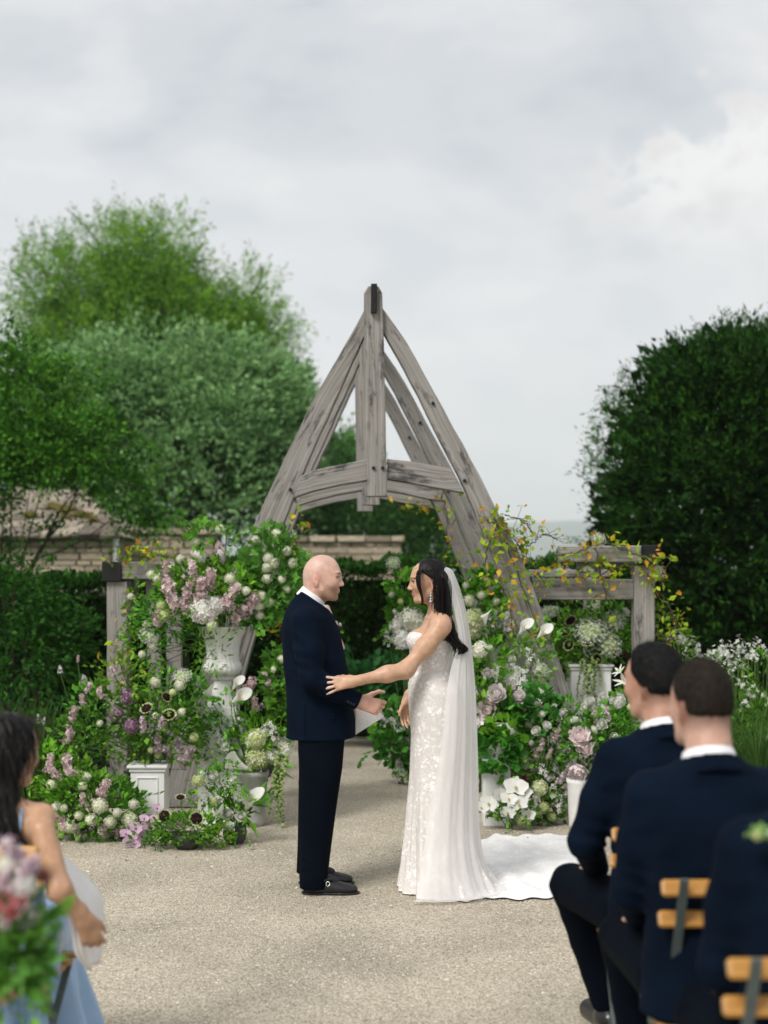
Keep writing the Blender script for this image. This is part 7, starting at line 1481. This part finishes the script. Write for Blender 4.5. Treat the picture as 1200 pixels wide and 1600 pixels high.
# right hand side
P2, P2Z = plinth('tall white plinth under the sunflower and umbel display', 886, 953, 1036, 1240, 11.2, panel=False)
arrangement('umbel_display', 'dark sunflowers, green umbels and hanging amaranth on the tall plinth', 11.2, (at(920, 0, 11.2)[0], 11.2, P2Z), [(920, 1000, 62, 44, 520, .05), (862, 1038, 36, 32, 230, .042), (955, 990, 32, 50, 200, .05), (870, 975, 26, 26, 80, .045), (905, 950, 30, 26, 70, .05)],
    [('sunflower', 892, 970, 11), ('sunflower', 883, 988, 11), ('sunflower', 889, 1008, 11), ('sunflower', 918, 1001, 11), ('sunflower', 932, 1031, 12), ('umbel', 856, 960, 17), ('umbel', 958, 971, 18), ('umbel', 922, 987, 21), ('umbel', 952, 1008, 18), ('rose', 977, 957, 9), ('umbel', 935, 843, 11, -.05), ('umbel', 1024, 894, 12, -.15), ('allium_crimson', 885, 936, 6), ('allium_crimson', 975, 1023, 6), ('tassel', 912, 1030, 75, -.22), ('tassel', 921, 1035, 95, -.22), ('tassel', 931, 1030, 70, -.2), ('tassel', 905, 1036, 60, -.2), ('tassel', 938, 1040, 55, -.2), ('tassel', 926, 1030, 65, -.23)], cat='flowers', stem_z=P2Z)
px_, ph = pot('white_planter', 'white bowl planter of blush peonies right of the veil', 783, 1126, 34, 10.0, BOWL, M_PLASTER, z0=at(0, 1184, 9.95)[2])
arrangement('peony_display', 'blush white peonies and big green leaves beside the veil', 10.0, (px_, 10.0, ph * 0.9), [(778, 1098, 38, 24, 150, .06), (825, 1110, 42, 34, 280, .075, 'round', (.05, .14, .03), (.16, .30, .07)), (772, 1172, 36, 26, 150, .075, 'round', (.04, .13, .03), (.10, .24, .06), -.16), (765, 1035, 22, 40, 80, .06), (800, 1205, 26, 22, 90, .05, 'ovate', G1, G2, -.16), (790, 1140, 26, 16, 60, .06, 'round', G1, G2, -.18)],
    [('peony_white', 776, 1084, 16), ('peony', 762, 1109, 17), ('peony_white', 796, 1073, 14), ('peony_white', 748, 1082, 11), ('bud', 779, 1118, 8), (SB, 827, 1128, 9), (SG, 812, 1128, 6), ('calla', 758, 966, 11, .05, (-.1, -.3, .9)), ('calla', 818, 981, 12, .05, (.5, -.3, .8)), ('calla', 848, 988, 12, .05, (.6, -.3, .7)), ('rose', 765, 1012, 5), ('rose', 790, 1040, 5), ('blossom', 773, 1050, 11), ('blossom', 815, 1062, 14), ('blossom', 800, 1050, 12), ('hydrangea_white', 752, 1130, 12), ('peony_white', 812, 1090, 12), ('rose', 838, 1098, 8), (SB, 845, 1082, 7), ('peony_white', 762, 1052, 9), ('hydrangea', 750, 1015, 12)], cat='flowers', stem_z=ph * .85, depth=.18)
arrangement('hydrangea_spray', 'white hydrangea spray showing in front of the bride below her face', 11.5, (at(645, 0, 11.5)[0], 11.5, 0), [(640, 970, 36, 48, 260, .06, 'round'), (632, 918, 26, 26, 90, .055, 'round'), (690, 1010, 40, 60, 220, .06)],
    [('hydrangea', 643, 967, 18), ('hydrangea_white', 630, 997, 15), ('hydrangea_white', 619, 978, 10), (SB, 612, 929, 5), (SG, 626, 940, 5), ('umbel', 614, 880, 10, -.05), ('blossom', 606, 995, 10), ('blossom', 622, 962, 9), ('rose', 640, 1005, 9), ('hydrangea', 656, 980, 14), (SB, 648, 927, 4)], cat='flowers')
arrangement('viburnum_spray', 'white viburnum spray and leafy stems behind the veil', 11.4, (at(750, 0, 11.4)[0], 11.4, 0), [(745, 955, 45, 62, 420, .055), (770, 915, 30, 36, 160, .06), (790, 960, 40, 40, 170, .045), (760, 1030, 35, 45, 200, .05), (822, 1045, 40, 45, 200, .045, 'ovate', G1, G2, -.9), (845, 1000, 26, 30, 90, .04, 'ovate', G1, G2, -.85)],
    [(SB, 733, 938, 9), ('hydrangea_lime', 740, 968, 15), (SB, 752, 930, 6), ('hydrangea_lime', 739, 985, 12), (SB, 775, 940, 6), ('blossom', 795, 970, 13), ('blossom', 770, 965, 11), (SG, 760, 905, 5), ('blossom', 810, 1000, 12), (SB, 728, 915, 5), ('blossom', 830, 1030, 14, -1.05), ('blossom', 812, 1055, 14, -1.05), ('umbel', 845, 1048, 12, -1.05), ('rose', 800, 1030, 6, -1.0)], cat='flowers')
arrangement('low_blossom_plant', 'leafy white-flowered plant low on the gravel between the couple', 11.8, (at(622, 0, 11.8)[0], 11.8, 0), [(620, 1150, 36, 50, 280, .075, 'round', (.05, .13, .02), (.13, .25, .05)), (600, 1120, 24, 22, 80, .065, 'round'), (632, 1195, 18, 24, 80, .05)],
    [('blossom', 617, 1131, 11), ('blossom', 624, 1203, 14), ('blossom', 598, 1122, 9), ('rose', 608, 1112, 7), ('blossom', 634, 1128, 10), ('rose', 624, 1195, 6), ('blossom', 622, 1118, 9)], cat='plant')
bevel = None
def white_box():
    d = 9.95; x0, x1 = at(754, 0, d)[0], at(796, 0, d)[0]; zt = at(0, 1184, d)[2]; t = empty('low_plinth', ((x0 + x1) / 2, d, 0), 'low white box plinth behind the white orchids', 'plinth'); bevel_box('body', (x0, d - .1, 0), (x1, d + .1, zt - .02), M_WHITE, t); bevel_box('cap', (x0 - .008, d - .108, zt - .0195), (x1 + .008, d + .108, zt), M_WHITE, t)
white_box()
arrangement('white_orchid_spray', 'large white orchid spray low on the gravel right of the train', 9.75, (at(800, 0, 9.75)[0], 9.75, 0), [(805, 1268, 36, 16, 70, .05), (770, 1262, 18, 16, 20, .06)],
    [('orchid', x, y, r, -.05 - .012 * (i % 5)) for i, (x, y, r) in enumerate([(764, 1256, 15), (781, 1242, 15), (806, 1230, 18), (810, 1256, 16), (793, 1270, 12), (827, 1274, 11), (752, 1262, 11), (820, 1238, 12), (795, 1248, 13)])] + [(SG, 815, 1282, 8), ('rose', 826, 1280, 7)], cat='orchid', depth=.1)
arrangement('ranunculus_bed', 'small white roses and pink sprigs in the middle of the right flowers', 9.95, (at(855, 0, 9.95)[0], 9.95, 0), [(855, 1150, 48, 48, 430, .042), (835, 1190, 34, 36, 200, .04), (880, 1115, 28, 24, 120, .042), (845, 1250, 46, 38, 400, .045), (875, 1230, 26, 36, 170, .04)],
    [('rose', 847, 1117, 7), ('rose', 854, 1134, 8), ('rose', 872, 1123, 7), ('rose', 880, 1113, 7), ('rose', 865, 1105, 6), ('rose', 877, 1136, 6), (LI, 847, 1163, 9), (LI, 868, 1150, 9), (LI, 814, 1177, 9), (LI, 838, 1180, 9), ('allium_crimson', 820, 1213, 10), ('blossom', 847, 1205, 12), ('blossom', 866, 1201, 12), (LP_, 881, 1217, 14), ('blossom', 864, 1236, 10), ('rose', 885, 1240, 7), ('hydrangea_lime', 843, 1231, 12), (SG, 850, 1262, 9), ('blossom', 872, 1256, 11), ('rose', 838, 1246, 6), (SG, 862, 1276, 7), ('blossom', 835, 1262, 8), (LI, 858, 1180, 8), ('rose', 830, 1160, 5), ('rose', 838, 1142, 8), ('peony_white', 880, 1170, 12), ('rose', 822, 1195, 7), ('hydrangea_white', 890, 1262, 12), ('rose', 848, 1285, 8), ('rose', 870, 1285, 7), ('peony_white', 858, 1215, 9)], cat='flowers')
px2, ph2 = pot('round_pot', 'white pot under the pink peonies near the seated men', 905, 1216, 20, 9.75, TUB, M_PLASTER)
arrangement('pink_peony_display', 'full pink peonies with cream roses beside the seated men', 9.75, (px2, 9.75, ph2 * .9), [(915, 1165, 42, 50, 380, .045), (958, 1135, 36, 40, 220, .05), (985, 1110, 30, 50, 170, .05), (925, 1150, 30, 26, 130, .04)],
    [('peony', 906, 1151, 18), ('peony', 902, 1203, 17), ('peony', 914, 1170, 13), ('peony', 937, 1185, 11), ('rose', 941, 1132, 9), ('rose', 922, 1097, 9), ('rose', 943, 1090, 10), ('rose', 914, 1106, 9), (LP_, 948, 1115, 10), (LI, 932, 1120, 9), ('lily', 976, 1066, 14, -.1, (-.4, -.4, .8)), ('lily', 968, 1050, 9, -.08, (-.6, -.3, .6)), ('bud', 985, 1105, 6), ('rose', 960, 1150, 7), ('peony', 925, 1215, 13), ('rose', 928, 1140, 7), ('hydrangea_white', 965, 1095, 11), ('rose', 898, 1125, 7)], cat='flowers')
def wild_plant(label, px, d, top, n, seed, group='white wildflowers in the right border'):
    rng = np.random.default_rng(seed); fl = []
    fo = [(px, top + 70, 26, 55, 110, .05, 'lance'), (px, top + 130, 34, 50, 110, .06, 'lance')]
    for i in range(int(n * 1.6)): fl.append(('sprig', px + rng.normal(0, 24), top + abs(rng.normal(0, 30)) + 2, rng.uniform(5, 9), rng.normal(0, .1)))
    return arrangement('wildflower_plant', label, d, (at(px, 0, d)[0], d, 0), fo, fl, cat='plant', group=group)
wild_plant('white wildflower just behind the black-haired man, next to the timber post', 1062, 11.0, 990, 8, 1)
wild_plant('tall white wildflower above the brown-haired man', 1115, 11.2, 1000, 9, 2)
wild_plant('dense white wildflower towards the right frame edge', 1150, 10.8, 1015, 14, 3)
wild_plant('white wildflower at the very right frame edge', 1192, 10.9, 1000, 11, 4)
arrangement('yellow_leaf_shrub', 'yellow-green leafy shrub beside the right timber post', 11.3, (at(1055, 0, 11.3)[0], 11.3, 0), [(1060, 1020, 34, 36, 130, .05, 'ovate', LIME1, (.3, .3, .05)), (1035, 980, 16, 40, 50, .05, 'ovate', LIME1, (.3, .3, .05)), (1165, 1110, 40, 40, 170, .06, 'round')], [('blossom', 1090, 1015, 9), ('blossom', 1048, 1028, 8), ('lilac', 1052, 992, 5)], cat='shrub')
arrangement('border_ground_cover', 'low green planting filling the right border behind the seated men', 11.6, (at(1080, 0, 11.6)[0], 11.6, 0), [(1000, 1130, 60, 60, 330, .06, 'ovate', DK1, DK2), (1090, 1140, 70, 60, 330, .065, 'ovate', DK1, DK2), (1180, 1150, 60, 55, 260, .065), (900, 1150, 50, 60, 200, .05, 'ovate', DK1, DK2)], [('blossom', 1170, 1080, 9), ('blossom', 1195, 1090, 9)], cat='plants')
arrangement('border_planting', 'green leafy planting filling the left border under the hedge', 11.3, (at(150, 0, 11.3)[0], 11.3, 0), [(140, 1130, 70, 60, 330, .055, 'ovate', DK1, DK2), (60, 1170, 60, 60, 260, .055, 'ovate', DK1, DK2), (230, 1110, 60, 70, 200, .05, 'ovate', DK1, DK2), (330, 1120, 60, 70, 200, .05, 'ovate', DK1, DK2), (10, 1130, 50, 60, 170, .06, 'ovate', DK1, DK2), (190, 1180, 60, 40, 170, .05, 'ovate', DK1, DK2)], [('blossom', 60, 1122, 6), ('blossom', 68, 1126, 5), ('blossom', 94, 1046, 6), ('blossom', 175, 1058, 7), ('lilac', 122, 1030, 5), ('blossom', 132, 1064, 8)], cat='plants')
# boutonnieres and the guest's posy
arrangement('boutonniere', "blush rose boutonniere on the groom's lapel", 7.96, at(525, 985, 7.96), [(526, 985, 7, 9, 14, .022, 'ovate')], [('peony', 523, 975, 5.5, -.03, (.6, -.7, .3)), ('rose', 531, 976, 3.5, -.01, (.8, -.4, .3)), ('allium_crimson', 533, 981, 2.5, 0), ('blossom', 528, 986, 4, -.02)], cat='boutonniere', depth=.02, stems=False)
arrangement('guest_posy', 'blurred posy of lilac, coral rose and white blooms held at bottom left', 3.22, at(12, 1545, 3.22), [(20, 1490, 40, 36, 120, .055, 'ovate', (.07, .17, .03), (.22, .36, .08)), (10, 1400, 36, 44, 24, .04), (45, 1500, 30, 25, 50, .05, 'ovate', (.06, .15, .03), (.2, .32, .09)), (10, 1560, 16, 40, 20, .08, 'lance')],
    [('lilac_pale', 22, 1345, 34), ('lilac_pale', 48, 1362, 26), ('hydrangea', 14, 1352, 16), ('hydrangea_white', 36, 1384, 18), ('lilac_pale', 30, 1372, 24), ('lilac_pale', 5, 1378, 22), ('rose_coral', 20, 1412, 24), ('peony', 8, 1432, 20), ('rose', 48, 1430, 18), ('rose', 40, 1445, 13), ('allium_crimson', 66, 1368, 10), ('hydrangea_lime', 62, 1462, 8), ('blossom', 60, 1480, 12), ('peony_white', 12, 1455, 16)], cat='posy', depth=.09)
arrangement('lapel_flower', 'small green and cream lapel spray on the man at the right edge', 3.2, at(1192, 1312, 3.2), [(1190, 1304, 12, 6, 18, .022, 'ovate', (.12, .2, .06), (.3, .38, .15))], [(SG, 1184, 1304, 9), ('rose', 1200, 1302, 10)], cat='boutonniere', depth=.03, stems=False)
# climbing vines with autumn-tinted leaves
def vine(label, paths, seed, n_leaf=9, size=0.056, kinds=None):
    rng = np.random.default_rng(seed); p0 = at(*paths[0][0]); t = empty('climbing_vine', (p0[0], p0[1], p0[2]), label, 'vine'); sb = MB(); lb = MB(); ob = MB()
    for path in paths:
        P = poly_curve([at(*q) for q in path], 26 * len(path) // 3); P = P + rng.normal(0, .006, P.shape); sb.tube(P, 0.0045, 5, col=(0.06, 0.045, 0.035))
        k = rng.integers(0, len(P), int(n_leaf * 1.5 * len(path))); Q = P[k] + rng.normal(0, 1, (len(k), 3)) * np.array([.055, .03, .05]) + np.array([0, -.03, 0])
        for a, b in zip(P[k][::2], Q[::2]): sb.tube([a, (a + b) / 2 + np.array([0, -.01, 0]), b], .0018, 3, col=(0.10, 0.10, 0.03))
        D = Q - P[k] + np.array([0, -.02, .02]); m = rng.random(len(k)) < 0.72; leaves(lb, Q[m], D[m], size, 'ovate', rng, (0.12, 0.20, 0.02), (0.42, 0.38, 0.05), jit=0.9); leaves(lb, Q[~m], D[~m], size, 'ovate', rng, (0.45, 0.16, 0.03), (0.60, 0.30, 0.05), jit=0.9)
    part('vine_stem', sb.mesh('vine_stem'), M_STEM, t, kind='stuff'); part('foliage', lb.mesh('foliage'), M_LEAF, t, kind='stuff')
vine('yellow and orange vine twining down the right leg of the arch', [[(768, 800, 10.58), (790, 850, 10.58), (818, 920, 10.58), (845, 1000, 10.6)], [(775, 820, 10.55), (760, 880, 10.55), (790, 930, 10.55), (800, 980, 10.55)], [(760, 810, 10.55), (800, 840, 10.55), (830, 880, 10.6), (850, 910, 10.6)]], 1, 13)
vine('orange-leaved vine sprawling along the right timber side frame', [[(835, 900, 10.78), (880, 885, 10.78), (930, 900, 10.78), (985, 880, 10.78), (1020, 905, 10.78)], [(850, 870, 10.75), (900, 862, 10.75), (950, 850, 10.75), (1000, 870, 10.75), (1050, 870, 10.75)], [(930, 855, 10.75), (940, 900, 10.75), (950, 940, 10.78)], [(1010, 900, 10.75), (1040, 940, 10.75), (1055, 975, 10.75), (1040, 1010, 10.75)]], 2, 11)
vine('sparse orange vine inside the rear arch legs', [[(690, 770, 12.0), (700, 820, 12.0), (695, 870, 12.0), (720, 880, 12.0)], [(620, 790, 13.3), (660, 790, 13.3), (690, 800, 13.2)], [(470, 800, 11.95), (460, 850, 11.95), (440, 880, 11.95)]], 3, 8)
vine('yellow vine tips over the left timber side frame', [[(182, 876, 11.1), (205, 868, 11.05), (240, 874, 11.05)], [(220, 862, 11.3), (250, 868, 11.3), (270, 872, 11.3)], [(215, 900, 11.0), (195, 1000, 11.0), (185, 1030, 11.0), (205, 1060, 11.0)], [(440, 1000, 11.0), (430, 960, 11.0), (420, 1000, 11.0)]], 4, 9)
vine('wispy green vine curling above the right leg of the arch', [[(790, 805, 10.6), (815, 812, 10.6), (830, 830, 10.6)], [(800, 860, 10.6), (830, 850, 10.6), (850, 835, 10.6), (870, 842, 10.6)]], 5, 7, 0.04)
# ------------------------------------------------------------------ air
def haze():
    mb = MB(); mb.box((-6200, -320, -3.5), (6200, 9300, 260)); m, nt, out = new_mat('haze_air')
    v = nt.nodes.new('ShaderNodeVolumePrincipled'); v.inputs['Color'].default_value = (0.90, 0.94, 0.99, 1); v.inputs['Density'].default_value = 0.00022; v.inputs['Anisotropy'].default_value = 0.0
    nt.links.new(v.outputs[0], out.inputs['Volume']); o = part('haze', mb.mesh('haze', color=False), m); tag(o, 'thin pale haze over the distant hills', 'haze', kind='stuff')
haze()
